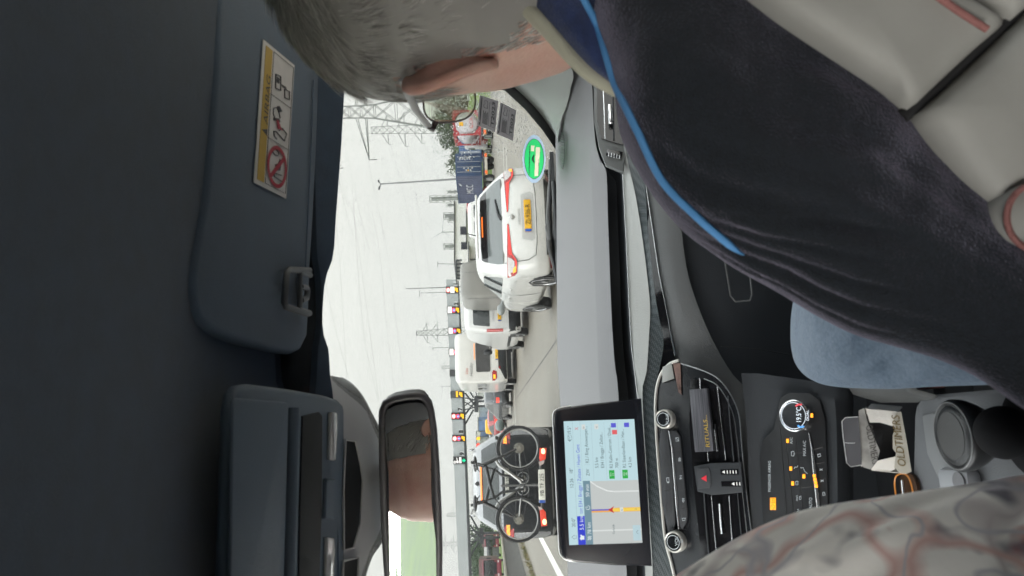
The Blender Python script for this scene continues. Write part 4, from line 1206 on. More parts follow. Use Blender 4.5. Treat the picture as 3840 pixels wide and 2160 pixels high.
# ================================================================== people in the front seats
def skin_mat(name, col, col2):
    mt = mat(name, col, 0.5, col2=col2, scale=22, bump=0.25, bscale=350, spec=0.4)
    b = mt.node_tree.nodes['Principled BSDF']
    b.inputs['Subsurface Weight'].default_value = 0.12
    b.inputs['Subsurface Radius'].default_value = (0.012, 0.004, 0.002)
    return mt
SKIN = skin_mat('skin_ruddy', (0.76, 0.40, 0.32), (0.86, 0.57, 0.48))

HT = [(0.124, 0.004, 0.0, 0.008), (0.122, 0.022, 0.016, 0.034), (0.115, 0.040, 0.045, 0.058), (0.10, 0.057, 0.068, 0.078), (0.08, 0.068, 0.081, 0.090),
      (0.055, 0.0745, 0.089, 0.097), (0.03, 0.077, 0.092, 0.099), (0.0, 0.0765, 0.091, 0.096), (-0.02, 0.0745, 0.091, 0.089), (-0.04, 0.072, 0.092, 0.078),
      (-0.06, 0.0685, 0.093, 0.067), (-0.08, 0.0635, 0.092, 0.060), (-0.097, 0.057, 0.088, 0.057), (-0.112, 0.051, 0.074, 0.057), (-0.122, 0.051, 0.052, 0.059),
      (-0.14, 0.053, 0.046, 0.063), (-0.17, 0.057, 0.046, 0.070), (-0.20, 0.066, 0.05, 0.078), (-0.235, 0.10, 0.066, 0.088)]
def head_rings(n=56, rows=60):
    zs = [t[0] for t in HT]
    out = []
    for i in range(rows):
        q = i / (rows - 1)
        z = zs[0] + (zs[-1] - zs[0]) * (q ** 1.25 if q < 0.35 else (0.35 ** 1.25 + (q - 0.35) * (1 - 0.35 ** 1.25) / 0.65))
        k = 0
        while k < len(HT) - 2 and HT[k + 1][0] > z:
            k += 1
        a, b = HT[k], HT[k + 1]
        t = max(0, min(1, (a[0] - z) / (a[0] - b[0])))
        t = t * t * (3 - 2 * t) * 0.4 + t * 0.6
        w_, f_, bk = [a[j] + (b[j] - a[j]) * t for j in (1, 2, 3)]
        rg = []
        for j in range(n):
            th = 2 * math.pi * j / n
            c, s_ = math.cos(th), math.sin(th)
            ex = 0.88
            x = w_ * math.copysign(abs(s_) ** ex, s_)
            y = (f_ if c > 0 else bk) * math.copysign(abs(c) ** ex, c)
            if c > 0:
                ga = lambda x0, z0, sx, sz: math.exp(-((x - x0) / sx) ** 2 - ((z - z0) / sz) ** 2)
                y += 0.026 * ga(0, -0.037, 0.012, 0.014) + 0.014 * ga(0, -0.012, 0.009, 0.02)          # nose
                y -= 0.013 * (ga(0.031, 0.002, 0.016, 0.012) + ga(-0.031, 0.002, 0.016, 0.012))          # eye sockets
                y += 0.005 * (ga(0.03, 0.022, 0.024, 0.008) + ga(-0.03, 0.022, 0.024, 0.008))            # brows
                y += 0.006 * ga(0, -0.066, 0.02, 0.005) + 0.006 * ga(0, -0.077, 0.018, 0.005) - 0.005 * ga(0, -0.0715, 0.024, 0.0022)
                y += 0.007 * ga(0, -0.10, 0.018, 0.012)
                y += 0.005 * (ga(0.045, -0.03, 0.02, 0.02) + ga(-0.045, -0.03, 0.02, 0.02))
            rg.append(V((x, y, z)))
        out.append(rg)
    return out
def ear_mb(side):
    """an outer ear, side -1 is the left ear; stands away from the head towards the back"""
    o = [(0.012, 0.012), (0.011, 0.024), (0.004, 0.033), (-0.008, 0.036), (-0.019, 0.031), (-0.025, 0.020), (-0.026, 0.006), (-0.022, -0.007), (-0.016, -0.018), (-0.011, -0.028), (-0.003, -0.035), (0.006, -0.031), (0.009, -0.02), (0.010, -0.008), (0.011, 0.002)]
    loop = smoothline([V((a, 0, b)) for a, b in o + o[:1]], 41)[:-1]
    cx, cz = 0.002, 0.0
    prof_f = [(0.0, -0.007), (0.35, -0.008), (0.6, -0.003), (0.72, 0.0015), (0.86, 0.0005), (0.95, 0.003), (1.0, 0.001)]
    prof_b = [(1.0, -0.002), (0.95, -0.0045), (0.8, -0.005), (0.55, -0.009), (0.3, -0.013), (0.0, -0.015)]
    rings = []
    for s_, h in prof_f + prof_b:
        s2 = max(s_, 0.02)
        rings.append([V((cx + (p.x - cx) * s2, h, cz + (p.z - cz) * s2)) for p in loop])
    mb = MB().rings(rings)
    # local: x front, y outward, z up -> open out 30 degrees at the back
    res = []
    for p in mb.v:
        k_ = max(0.0, min(1.0, (p.z + 0.032) / 0.066))
        A_ = R(34 + 17 * k_ * k_ * (3 - 2 * k_))
        d, oy = 0.011 - p.x, p.y
        y = 0.011 - d * math.cos(A_) + oy * math.sin(A_)
        out_ = d * math.sin(A_) + oy * math.cos(A_)
        res.append(V((side * (0.0735 + out_), y - 0.006 + 0.10 * p.z, p.z + 0.0)))
    mb.v = res
    return mb
def hair_mb(H, rot, rings, keep, count, length, outw, rnd, seedv, flow, spiky=None, wid=0.0007):
    rg = random.Random(seedv)
    mb = MB()
    rows, n = len(rings), len(rings[0])
    tri = []
    for i in range(rows - 1):
        for j in range(n):
            p = rings[i][j]
            if keep(p) or keep(p + V((0, 0, 0.008))):
                capped = keep(p - V((0, 0, 0.012 + 0.01 * noise.noise(p * 70)))) and keep(rings[min(i + 1, rows - 1)][j]) and keep(rings[i][(j + 1) % n])
                q = [rings[i][j], rings[i][(j + 1) % n], rings[i + 1][(j + 1) % n], rings[i + 1][j]]
                ar = ((q[1] - q[0]).cross(q[3] - q[0])).length
                if ar > 1e-9:
                    tri.append((q, ar, capped))
    # close-lying under-layer following the scalp
    cap_v = {}
    for q, ar, capped in tri:
        if not capped: continue
        c = sum(q, V((0, 0, 0))) / 4
        idx = []
        for p in q:
            key = tuple(round(v, 6) for v in p)
            if key not in cap_v:
                nrm = V((p.x / 0.0059, p.y / 0.0085, (p.z - 0.01) / 0.013)).normalized()
                cap_v[key] = len(mb.v)
                mb.v.append(p + nrm * (0.0022 + 0.0015 * noise.noise(p * 90)))
            idx.append(cap_v[key])
        mb.f.append(tuple(idx))
    tot = sum(a for _, a, _c in tri)
    cum, acc = [], 0
    for q, a, _c in tri:
        acc += a
        cum.append(acc)
    import bisect
    for _ in range(count):
        q, a, _c = tri[min(len(tri) - 1, bisect.bisect(cum, rg.random() * tot))]
        u, v_ = rg.random(), rg.random()
        p = q[0].lerp(q[1], u).lerp(q[3].lerp(q[2], u), v_)
        nrm = V((p.x / 0.0059, p.y / 0.0085, (p.z - 0.01) / 0.013)).normalized()
        f = flow(p)
        f = (f - nrm * f.dot(nrm))
        f = f.normalized() if f.length > 1e-6 else V((0, 1, 0))
        cl = noise.noise(p * 60)
        side = nrm.cross(f)
        d = (f + side * (cl * 0.9 + rg.uniform(-rnd, rnd)) + nrm * (outw + rg.uniform(0, outw) + (spiky(p) if spiky else 0))).normalized()
        L = length(p) * rg.uniform(0.6, 1.15)
        pts = []
        for k in range(4):
            t = k / 3
            pts.append(p + nrm * 0.001 + d * L * t - nrm * (L * 0.22 * t * t) + f * (L * 0.15 * t * t))
        sd = d.cross(nrm)
        sd = sd.normalized() if sd.length > 1e-6 else V((1, 0, 0))
        sd = (sd + nrm * rg.uniform(-0.6, 0.6)).normalized()
        k0 = len(mb.v)
        for k, pp in enumerate(pts):
            w_ = wid * (1 - 0.8 * k / 3)
            mb.v += [pp - sd * w_, pp + sd * w_]
        for k in range(3):
            mb.f.append((k0 + 2 * k, k0 + 2 * k + 1, k0 + 2 * k + 3, k0 + 2 * k + 2))
    mb.v = [H + rot @ p for p in mb.v]
    return mb
def sil_limb(rs, n=48, rows=70, ratio=0.8, wrinkle=0.0, seedo=0.0, folds=0.0):
    """a rounded limb whose two visible edges run through traced points: (px,py, px,py, depth)"""
    As = smoothline([P(r_[0], r_[1], r_[4]) for r_ in rs], rows)
    Bs = smoothline([P(r_[2], r_[3], r_[4]) for r_ in rs], rows)
    rings = []
    for i, (a, b) in enumerate(zip(As, Bs)):
        c = (a + b) / 2
        h = (a - b) / 2
        v_ = (c - CAM).normalized() * h.length * ratio
        rg = []
        for k in range(n):
            t = 2 * math.pi * k / n
            p = c + h * math.cos(t) + v_ * math.sin(t)
            if wrinkle:
                nr = (p - c).normalized()
                q = V((p.x * 9 + seedo, p.y * 9, p.z * 9))
                wv = noise.noise(q) * 0.5 + 0.35 * noise.noise(q * 2.3) + 0.12 * noise.noise(q * 6)
                edge = 1 - abs(math.cos(t)) ** 6
                sl_ = i / (rows - 1)
                fold = math.exp(-((sl_ - 0.52) / 0.2) ** 2) * noise.noise(V((t * 4.5 + sl_ * 7.0 + seedo, sl_ * 3.0, seedo))) * folds
                cre = 0.0
                if folds:
                    for kf in range(5):
                        tc_f = 2 * math.pi - (0.30 + 0.13 * kf + (sl_ - 0.42) * (0.9 + 0.55 * kf))
                        wd = math.exp(-((sl_ - 0.56) / 0.13) ** 4)
                        dt = (t - tc_f) / 0.035
                        cre -= 0.0022 * math.exp(-dt * dt) * wd
                p = p + nr * ((wrinkle * wv + fold) * edge + cre)
            rg.append(p)
        rings.append(rg)
    return rings
def lit_folds(mt, scale, strength, rotv=(0, 0, 0), dist=0.004):
    nt = mt.node_tree
    b = nt.nodes['Principled BSDF']
    t = nt.nodes.new('ShaderNodeTexCoord')
    mp = nt.nodes.new('ShaderNodeMapping')
    mp.inputs['Scale'].default_value = scale
    mp.inputs['Rotation'].default_value = rotv
    nt.links.new(t.outputs['Object'], mp.inputs[0])
    n = nt.nodes.new('ShaderNodeTexNoise')
    n.inputs['Scale'].default_value = 1.0
    n.inputs['Detail'].default_value = 5
    nt.links.new(mp.outputs[0], n.inputs['Vector'])
    bp = nt.nodes.new('ShaderNodeBump')
    bp.inputs['Strength'].default_value = strength
    bp.inputs['Distance'].default_value = dist
    nt.links.new(n.outputs['Fac'], bp.inputs['Height'])
    old = b.inputs['Normal'].links[0].from_socket if b.inputs['Normal'].is_linked else None
    if old:
        nt.links.new(old, bp.inputs['Normal'])
    nt.links.new(bp.outputs[0], b.inputs['Normal'])

def person(name, label, H, yaw, tilt, hair_args, lean=V((0, 0, 0))):
    t = thing(name, label, 'person', (H.x, H.y, 0.32))
    rot = Matrix.Rotation(yaw, 3, 'Z') @ Matrix.Rotation(tilt[1], 3, 'Y') @ Matrix.Rotation(tilt[0], 3, 'X')
    rings = head_rings()
    wr = []
    for rg in rings:
        wr.append([H + rot @ p for p in rg])
    # carry the neck on down into the trunk so the body is one surface
    last = wr[-1]
    c = sum(last, V((0, 0, 0))) / len(last)
    n = len(last)
    for (dz, hw, hd_, dy) in ((-0.03, 0.15, 0.085, -0.01), (-0.06, 0.175, 0.10, -0.01), (-0.14, 0.165, 0.115, 0.0), (-0.30, 0.15, 0.12, 0.01), (-0.48, 0.16, 0.13, 0.0), (-0.56, 0.15, 0.12, 0.0)):
        ce = c + V((0, dy, dz)) + lean * (-dz)
        wr.append([ce + V((hw * math.sin(2 * math.pi * j / n), hd_ * math.cos(2 * math.pi * j / n), 0)) for j in range(n)])
    mb = MB().rings(wr)
    for s_ in (-1, 1):
        e_ = ear_mb(s_)
        mb.add([H + rot @ p for p in e_.v], e_.f)
    body = obj('body', mb, SKIN, t, 180)
    EYE = mat('eye_white', (0.7, 0.68, 0.64), 0.1)
    for s_ in (-1, 1):
        obj('eye', MB().ball(H + rot @ V((s_ * 0.031, 0.078, 0.001)), 0.012), EYE, t, 180)
    obj('hair', hair_mb(H, rot, rings, **hair_args[0]), hair_args[1], t, 60)
    return t, rot

# ---- front passenger: seen from behind, face turned ahead
HP = V((0.340, 0.505, 1.322))
def hair_mat(name, c0, c1, c2):
    mt, nt, b = _nodes(name)
    g = nt.nodes.new('ShaderNodeNewGeometry')
    r_ = nt.nodes.new('ShaderNodeValToRGB')
    r_.color_ramp.elements[0].color = (*c0, 1)
    r_.color_ramp.elements[1].color = (*c2, 1)
    e_ = r_.color_ramp.elements.new(0.55)
    e_.color = (*c1, 1)
    nt.links.new(g.outputs['Random Per Island'], r_.inputs[0])
    nt.links.new(r_.outputs[0], b.inputs['Base Color'])
    b.inputs['Roughness'].default_value = 0.45
    return mt
GREY_HAIR = hair_mat('grey_hair', (0.15, 0.14, 0.132), (0.46, 0.44, 0.42), (0.88, 0.86, 0.83))
def keepP(p):
    th = math.atan2(abs(p.x), p.y)          # 0 = face side
    front = 0.068 - 0.026 * (th / 1.2) if th < 1.2 else 0.035
    if th < 1.32:
        return p.z > front - (0.02 if th > 1.0 else 0)
    if th < 1.75:
        return p.z > 0.030
    if th < 2.2:
        return p.z > -0.045 - 0.05 * (th - 1.75)
    return p.z > -0.105
flowP = lambda p: V((p.x * 0.4, 0.22 if p.z > 0.07 else -0.25, -1.0 if p.z < 0.07 else -0.15))
spkP = lambda p: 0.42 if (p.y > 0.03 and p.z > 0.075) else (0.12 if p.z > 0.09 else 0.0)
passenger, rotP = person('person', 'passenger with short grey hair and glasses in dark fleece jacket, seen from behind', HP, R(4), (R(-4), R(-2)),
                         (dict(keep=keepP, count=24000, length=lambda p: 0.019 if p.z > 0.075 else 0.013, outw=0.14, rnd=0.30, seedv=3, flow=flowP, spiky=spkP, wid=0.00030), GREY_HAIR))
hp = lambda x, y, z: HP + rotP @ V((x, y, z))
# glasses
gl = obj('glasses', MB().tube([hp(-0.011, 0.116, 0.018), hp(0, 0.119, 0.021), hp(0.011, 0.116, 0.018)], 0.0014, 6), mat('glasses_frame', (0.05, 0.02, 0.025), 0.3), passenger, 60)
TEMPLE = mat('temple_pale', (0.5, 0.49, 0.5), 0.35)
for s_ in (-1, 1):
    obj('temple', MB().tube([hp(s_ * 0.079, 0.002, 0.036), hp(s_ * 0.0775, 0.05, 0.034), hp(s_ * 0.0665, 0.098, 0.031)], 0.0015, 8, flat=2.2), TEMPLE, gl, 60)
mb = MB()
for s_ in (-1, 1):
    loop = [hp(s_ * (0.036 + 0.025 * math.copysign(abs(math.cos(k)) ** 0.75, math.cos(k))), 0.118 - 0.030 * abs(0.036 + 0.025 * math.cos(k)) / 0.07 * 0.5, 0.013 + 0.023 * math.copysign(abs(math.sin(k)) ** 0.75, math.sin(k))) for k in [2 * math.pi * i / 28 for i in range(28)]]
    mb.tube(loop, 0.0009, 6, closed=True)
    mb.tube([loop[2], hp(s_ * 0.0645, 0.108, 0.029), hp(s_ * 0.0665, 0.098, 0.031)], 0.0026, 8)
mb.tube([hp(-0.011, 0.1165, 0.0175), hp(0.011, 0.1165, 0.0175)], 0.001, 6)
obj('frame', mb, bpy.data.materials['glasses_frame'], gl, 60)
for s_ in (-1, 1):
    loop = [hp(s_ * (0.036 + 0.0245 * math.copysign(abs(math.cos(k)) ** 0.75, math.cos(k))), 0.1175 - 0.030 * abs(0.036 + 0.025 * math.cos(k)) / 0.07 * 0.5, 0.013 + 0.0225 * math.copysign(abs(math.sin(k)) ** 0.75, math.sin(k))) for k in [2 * math.pi * i / 28 for i in range(28)]]
    obj('lens', MB().add(loop, [tuple(range(28))]), pane('lens_pane', (0.84, 0.90, 0.78), 0.03), gl, 0)

# clothing
FLEECE = mat('fleece_dark', (0.010, 0.0135, 0.019), 0.95, var=0.3, scale=260, bump=0.9, bscale=900, sheen=0.75)
FLEECE.node_tree.nodes['Principled BSDF'].inputs['Sheen Roughness'].default_value = 0.28
FLEECE.node_tree.nodes['Principled BSDF'].inputs['Sheen Tint'].default_value = (0.60, 0.54, 0.72, 1)
lit_folds(FLEECE, (8, 30, 30), 0.12, (0.3, 0.5, 0.6), 0.01)
SHIRT = mat('knit_navy', (0.022, 0.038, 0.115), 0.9, var=0.25, scale=120, bump=0.6, bscale=700, sheen=0.3)
CREAM = mat('collar_cream', (0.55, 0.53, 0.42), 0.85, bump=0.4, bscale=600)
rsP = [(2225, 60, 2330, -800, .505), (2296, 298, 2480, -660, .50), (2325, 492, 2600, -480, .495), (2385, 626, 2700, -300, .49), (2460, 745, 2850, -120, .485), (2564, 865, 3020, 40, .48), (2683, 954, 3220, 190, .47),
       (2773, 1014, 3390, 300, .465), (2907, 1088, 3500, 440, .46), (3056, 1178, 3600, 560, .45), (3205, 1252, 3700, 680, .44), (3354, 1297, 3790, 790, .43), (3503, 1342, 3880, 900, .42),
       (3652, 1409, 3980, 1010, .41), (3840, 1535, 4120, 1150, .40), (4150, 1750, 4350, 1350, .39)]
rings = sil_limb(rsP, 260, 150, 0.75, 0.010, 3.0, 0.005)
mb = MB().rings(rings)
nb = len(rings[0])
# trunk of the jacket inside and behind the sleeve
tr = []
for dz, hw, hd_ in ((1.155, 0.10, 0.085), (1.13, 0.17, 0.10), (1.07, 0.195, 0.12), (0.95, 0.19, 0.13), (0.78, 0.185, 0.14), (0.66, 0.19, 0.14)):
    tr.append([V((0.345 + hw * math.sin(2 * math.pi * j / 40), 0.52 + hd_ * math.cos(2 * math.pi * j / 40), dz)) for j in range(40)])
mb.rings(tr)
fl = obj('fleece_jacket', mb, FLEECE, passenger, 180)
# blue piping that follows the sleeve seam on the surface
pp = [(2150, -80), (2191, 0), (2236, 89), (2270, 200), (2303, 312), (2345, 400), (2394, 500), (2484, 680), (2615, 815), (2690, 880), (2764, 940), (2790, 956)]
def sleeve_d(a, b, _c=[[p for rg in rings[::2] for p in rg[::3]]]):
    # depth of the near face of the sleeve at a pixel
    best = None
    for rg in (_c[0],):
        for p in rg:
            d = (p - CAM).dot(CF)
            v_ = p - CAM
            if d <= 0: continue
            sx = 1920 - v_.dot(CU) / d * FPX
            sy = 1080 - v_.dot(CR) / d * FPX
            e_ = (sx - a) ** 2 + (sy - b) ** 2
            sc_ = e_ + (d * 100) ** 2 * 0.6
            if best is None or sc_ < best[0]:
                best = (sc_, d)
    return best[1]
pts = [P(a, b, sleeve_d(a, b) - 0.004) for a, b in pp]
mb = MB().tube(smoothline(pts, 60), [0.0024] * 56 + [0.0024, 0.0018, 0.001, 0.0004], 8)
obj('piping', mb, mat('piping_blue', (0.10, 0.32, 0.66), 0.7, bump=0.4, bscale=800), fl, 80)
# polo shirt between collar and jacket
c0 = tl([(1900, -120, .53), (1962, 0, .515), (2080, 130, .505), (2200, 255, .505), (2298, 318, .515), (2330, 330, .54)])
c1 = tl([(2080, -160, .50), (2130, -20, .485), (2190, 100, .48), (2250, 215, .485), (2300, 312, .50), (2335, 350, .53)])
cm = [a.lerp(b, 0.5) - (a - CAM).normalized() * 0.006 for a, b in zip(c0, c1)]
c2 = tl([(2300, -160, .52), (2330, -20, .51), (2350, 100, .51), (2370, 215, .51), (2390, 330, .52), (2400, 400, .54)])
obj('polo_shirt', loft([c0, cm, c1, c2], 40), SHIRT, passenger, 180)
ca = smoothline(tl([(1880, -160, .53), (1955, 0, .512), (2066, 122, .502), (2190, 255, .502), (2292, 322, .512), (2345, 345, .545)]), 40)
mb = MB().tube(ca, 0.0046, 10, flat=1.3)
obj('collar', mb, CREAM, passenger, 180)
# jeans: the near knee and thigh
JEANS = mat('denim', (0.060, 0.095, 0.142), 0.9, col2=(0.105, 0.148, 0.205), scale=260, bump=0.7, bscale=1100, sheen=0.2)
lit_folds(JEANS, (12, 5, 16), 0.7, (0.2, 0.6, 0.1), 0.01)
rsK = [(2964, 1270, 2964, 1225, .93), (2969, 1318, 2968, 1170, .92), (2982, 1362, 2980, 1110, .91), (3014, 1404, 3010, 1050, .89), (3066, 1434, 3060, 1010, .86), (3130, 1449, 3130, 985, .83), (3230, 1456, 3230, 972, .79), (3350, 1458, 3380, 965, .74), (3500, 1450, 3540, 950, .69), (3800, 1440, 3900, 930, .62), (4200, 1430, 4300, 900, .57)]
mb = MB().rings(sil_limb(rsK, 80, 90, 0.9, 0.018, 9.0, 0.014))
sh = [P(3110, 1270, .93), P(3200, 1230, 1.0), P(3500, 1200, 1.08), P(3900, 1150, 1.1)]
mb.tube(smoothline(sh, 16), [0.046, 0.052] + [0.055] * 14, 20)
jo = obj('jeans', mb, JEANS, passenger, 180)

# ---- passenger seat back
LEATHER = mat('seat_leather', (0.29, 0.285, 0.265), 0.6, var=0.05, scale=30, bump=0.12, bscale=1500, spec=0.4)
SEAM = mat('seam_dark', (0.012, 0.012, 0.013), 0.9)  # near-black seams between the seat pads
STITCH = mat('stitch_red', (0.26, 0.11, 0.10), 0.8, bump=0.8, bscale=500)
seat = obj('passenger_seat', MB().prism([P(a, b, .44) for a, b in [(2500, -260), (2850, 10), (3400, 420), (3560, 640), (3860, 910), (4300, 1000), (4400, -100), (3900, -450), (2800, -450)]], CF * 0.05, bev=0.012), mat('seat_core', (0.09, 0.09, 0.088), 0.8), car, 60)
seat['label'] = 'grey leather back of the passenger seat with red stitching'
def pillow(pts2, d, T, n=64):
    loop = smoothline([P(a, b, d) for a, b in pts2 + pts2[:1]], n + 1)[:-1]
    c = sum(loop, V((0, 0, 0))) / n
    nrm = -CF
    rings_ = []
    for s_, h in ((1.0, -0.03), (1.0, 0.0), (0.985, 0.30), (0.955, 0.55), (0.90, 0.75), (0.80, 0.88), (0.62, 0.97), (0.4, 1.0), (0.15, 1.01), (0.02, 1.01)):
        rings_.append([c + (p - c) * s_ + nrm * T * h for p in loop])
    return MB().rings(rings_)
padA = [(2430, -290), (2600, -150), (2802, 0), (2922, 92), (3100, 211), (3280, 330), (3372, 408), (3386, 426), (3402, 420), (3490, 336), (3620, 215), (3732, 118), (3726, 104), (3520, -24), (3300, -180), (3100, -330), (2700, -420)]
padB = [(3408, 440), (3424, 468), (3475, 545), (3552, 662), (3655, 778), (3760, 870), (3850, 925), (4000, 1000), (4250, 960), (4350, 500), (4300, 0), (4050, -120), (3860, 20), (3766, 110), (3640, 230), (3510, 350), (3420, 428)]
padC = [(3765, 96), (3745, 82), (3560, -34), (3300, -210), (3180, -330), (3500, -460), (3900, -400), (4030, -130), (3880, 0)]
for p_, T in ((padA, 0.022), (padB, 0.024), (padC, 0.018)):
    obj('seat_pad', pillow(p_, .425, T), LEATHER, seat, 180)
mb = MB().tube([P(a, b, .4235) for a, b in [(3380, 440), (3500, 345), (3630, 222), (3750, 108), (3880, -10), (4040, -140)]], 0.0042, 8)
mb.tube([P(a, b, .4235) for a, b in [(3752, 98), (3535, -30), (3250, -240)]], 0.0030, 8)
obj('seam', mb, SEAM, seat, 60)
mb = MB().tube([P(a, b, .4015) for a, b in [(3702, 110), (3610, 52), (3500, -24), (3300, -165)]], 0.0020, 8)
obj('stitching', mb, STITCH, seat, 60)
cb = P(3900, 815, .40)
mb = MB().lathe(cb + CF * 0.03, -CF, [(0.001, 0.03), (0.016, 0.030), (0.0195, 0.026), (0.021, 0.018), (0.022, 0.0), (0.001, 0.0)], 40)
bt = obj('lumbar_knob', mb, LEATHER, seat, 60)
mb = MB().tube([cb - CF * 0.001 + (CR * math.cos(k) + CU * math.sin(k)) * 0.0185 for k in [2 * math.pi * i / 40 for i in range(40)]], 0.0018, 6, closed=True)
obj('knob_stitching', mb, STITCH, bt, 60)

# ---- driver: only the sleeve is in view directly, the brow shows in the mirror
HDv = V((-0.415, 0.44, 1.340))
WHITE_HAIR = hair_mat('white_hair', (0.12, 0.11, 0.105), (0.40, 0.39, 0.37), (0.75, 0.74, 0.72))
def keepD(p):
    th = math.atan2(abs(p.x), p.y)
    if th < 1.0:
        return p.z > 0.119
    if th < 1.5:
        return p.z > 0.02
    return p.z > (0.02 if th < 1.8 else -0.09)
driver, rotD = person('person', 'driver in white shirt with red and grey blotched flower print', HDv, R(-6), (R(-2), 0),
                      (dict(keep=keepD, count=2600, length=lambda p: 0.02, outw=0.15, rnd=0.3, seedv=5, flow=lambda p: V((p.x, -0.6, -0.3)), wid=0.0006), WHITE_HAIR))
def flower_mat():
    mt, nt, b = _nodes('flower_print')
    t = nt.nodes.new('ShaderNodeTexCoord')
    mp = nt.nodes.new('ShaderNodeMapping')
    mp.inputs['Scale'].default_value = (1, 1, 1)
    nt.links.new(t.outputs['Object'], mp.inputs[0])
    wn = nt.nodes.new('ShaderNodeTexNoise')
    wn.inputs['Scale'].default_value = 14
    wn.inputs['Detail'].default_value = 2
    nt.links.new(mp.outputs[0], wn.inputs['Vector'])
    ma = nt.nodes.new('ShaderNodeVectorMath')
    ma.operation = 'MULTIPLY_ADD'
    ma.inputs[1].default_value = (0.05, 0.05, 0.05)
    nt.links.new(wn.outputs['Color'], ma.inputs[0])
    nt.links.new(mp.outputs[0], ma.inputs[2])
    cur = None
    def layer(sc, lo, hi, col, prev, kind='noise', det=3.0, off=0.0):
        m2 = nt.nodes.new('ShaderNodeMapping')
        m2.inputs['Location'].default_value = (off, off * 0.7, off * 0.3)
        nt.links.new(ma.outputs[0], m2.inputs[0])
        if kind == 'noise':
            n = nt.nodes.new('ShaderNodeTexNoise')
            n.inputs['Detail'].default_value = det
            out = n.outputs['Fac']
        else:
            n = nt.nodes.new('ShaderNodeTexNoise')
            n.inputs['Detail'].default_value = 1.5
            sb = nt.nodes.new('ShaderNodeMath'); sb.operation = 'SUBTRACT'; sb.inputs[1].default_value = 0.5
            ab_ = nt.nodes.new('ShaderNodeMath'); ab_.operation = 'ABSOLUTE'
            nt.links.new(n.outputs['Fac'], sb.inputs[0]); nt.links.new(sb.outputs[0], ab_.inputs[0])
            out = ab_.outputs[0]
        n.inputs['Scale'].default_value = sc
        nt.links.new(m2.outputs[0], n.inputs['Vector'])
        r_ = nt.nodes.new('ShaderNodeMapRange')
        r_.inputs['From Min'].default_value = lo
        r_.inputs['From Max'].default_value = hi
        nt.links.new(out, r_.inputs['Value'])
        mixn = nt.nodes.new('ShaderNodeMix')
        mixn.data_type = 'RGBA'
        nt.links.new(r_.outputs[0], mixn.inputs['Factor'])
        if prev is None:
            mixn.inputs[6].default_value = (0.90, 0.87, 0.82, 1)
        else:
            nt.links.new(prev, mixn.inputs[6])
        mixn.inputs[7].default_value = (*col, 1)
        return mixn.outputs[2]
    cur = layer(17, 0.52, 0.66, (0.60, 0.59, 0.57), None, off=1.3)
    cur = layer(22, 0.60, 0.68, (0.45, 0.13, 0.11), cur, off=4.1)
    cur = layer(20, 0.62, 0.70, (0.20, 0.19, 0.22), cur, off=9.4)
    cur = layer(11, 0.03, 0.0, (0.58, 0.52, 0.51), cur, 'contour', off=2.0)
    cur = layer(13, 0.040, 0.0, (0.68, 0.44, 0.40), cur, 'contour', off=7.7)
    cur = layer(22, 0.030, 0.0, (0.54, 0.52, 0.55), cur, 'contour', off=17.7)
    nt.links.new(cur, b.inputs['Base Color'])
    b.inputs['Roughness'].default_value = 0.9
    b.inputs['Sheen Weight'].default_value = 0.2
    n2 = nt.nodes.new('ShaderNodeTexNoise')
    n2.inputs['Scale'].default_value = 30
    n2.inputs['Detail'].default_value = 6
    nt.links.new(t.outputs['Object'], n2.inputs['Vector'])
    bp = nt.nodes.new('ShaderNodeBump')
    bp.inputs['Strength'].default_value = 0.5
    bp.inputs['Distance'].default_value = 0.004
    nt.links.new(n2.outputs['Fac'], bp.inputs['Height'])
    nt.links.new(bp.outputs[0], b.inputs['Normal'])
    return mt
FLOWER = flower_mat()
rsD = [(2440, 3100, 2440, 2330, .50), (2462, 3100, 2462, 2240, .495), (2534, 3080, 2534, 2162, .49), (2683, 3040, 2683, 2066, .48), (2832, 3000, 2832, 1985, .47), (2981, 2960, 2981, 1925, .46), (3130, 2930, 3130, 1893, .45), (3280, 2900, 3280, 1871, .445), (3429, 2880, 3429, 1848, .44),
       (3578, 2860, 3578, 1826, .435), (3727, 2840, 3727, 1804, .43), (3840, 2830, 3840, 1783, .43), (4200, 2800, 4200, 1740, .42)]
mb = MB().rings(sil_limb(rsD, 96, 100, 0.8, 0.016, 5.5, 0.010))
tr = []
for dz, hw, hd_ in ((1.165, 0.09, 0.08), (1.13, 0.15, 0.10), (1.05, 0.17, 0.125), (0.9, 0.17, 0.14), (0.66, 0.18, 0.15)):
    tr.append([V((-0.43 + hw * math.sin(2 * math.pi * j / 40), 0.42 + hd_ * math.cos(2 * math.pi * j / 40), dz)) for j in range(40)])
mb.rings(tr)
obj('flower_shirt', mb, FLOWER, driver, 180)
hd2 = lambda x, y, z: HDv + rotD @ V((x, y, z))
mb = MB()
for s_ in (-1, 1):
    mb.tube([hd2(s_ * 0.08, 0.0, 0.022), hd2(s_ * 0.078, 0.1, 0.016)], 0.0018, 6)
    loop = [hd2(s_ * (0.036 + 0.027 * math.cos(k)), 0.113 - 0.012 * abs(math.cos(k)), 0.018 * math.sin(k)) for k in [2 * math.pi * i / 24 for i in range(24)]]
    mb.tube(loop, 0.0016, 6, closed=True)
mb.tube([hd2(-0.01, 0.115, 0.004), hd2(0.01, 0.115, 0.004)], 0.0014, 6)
obj('glasses', mb, INK, driver, 60)
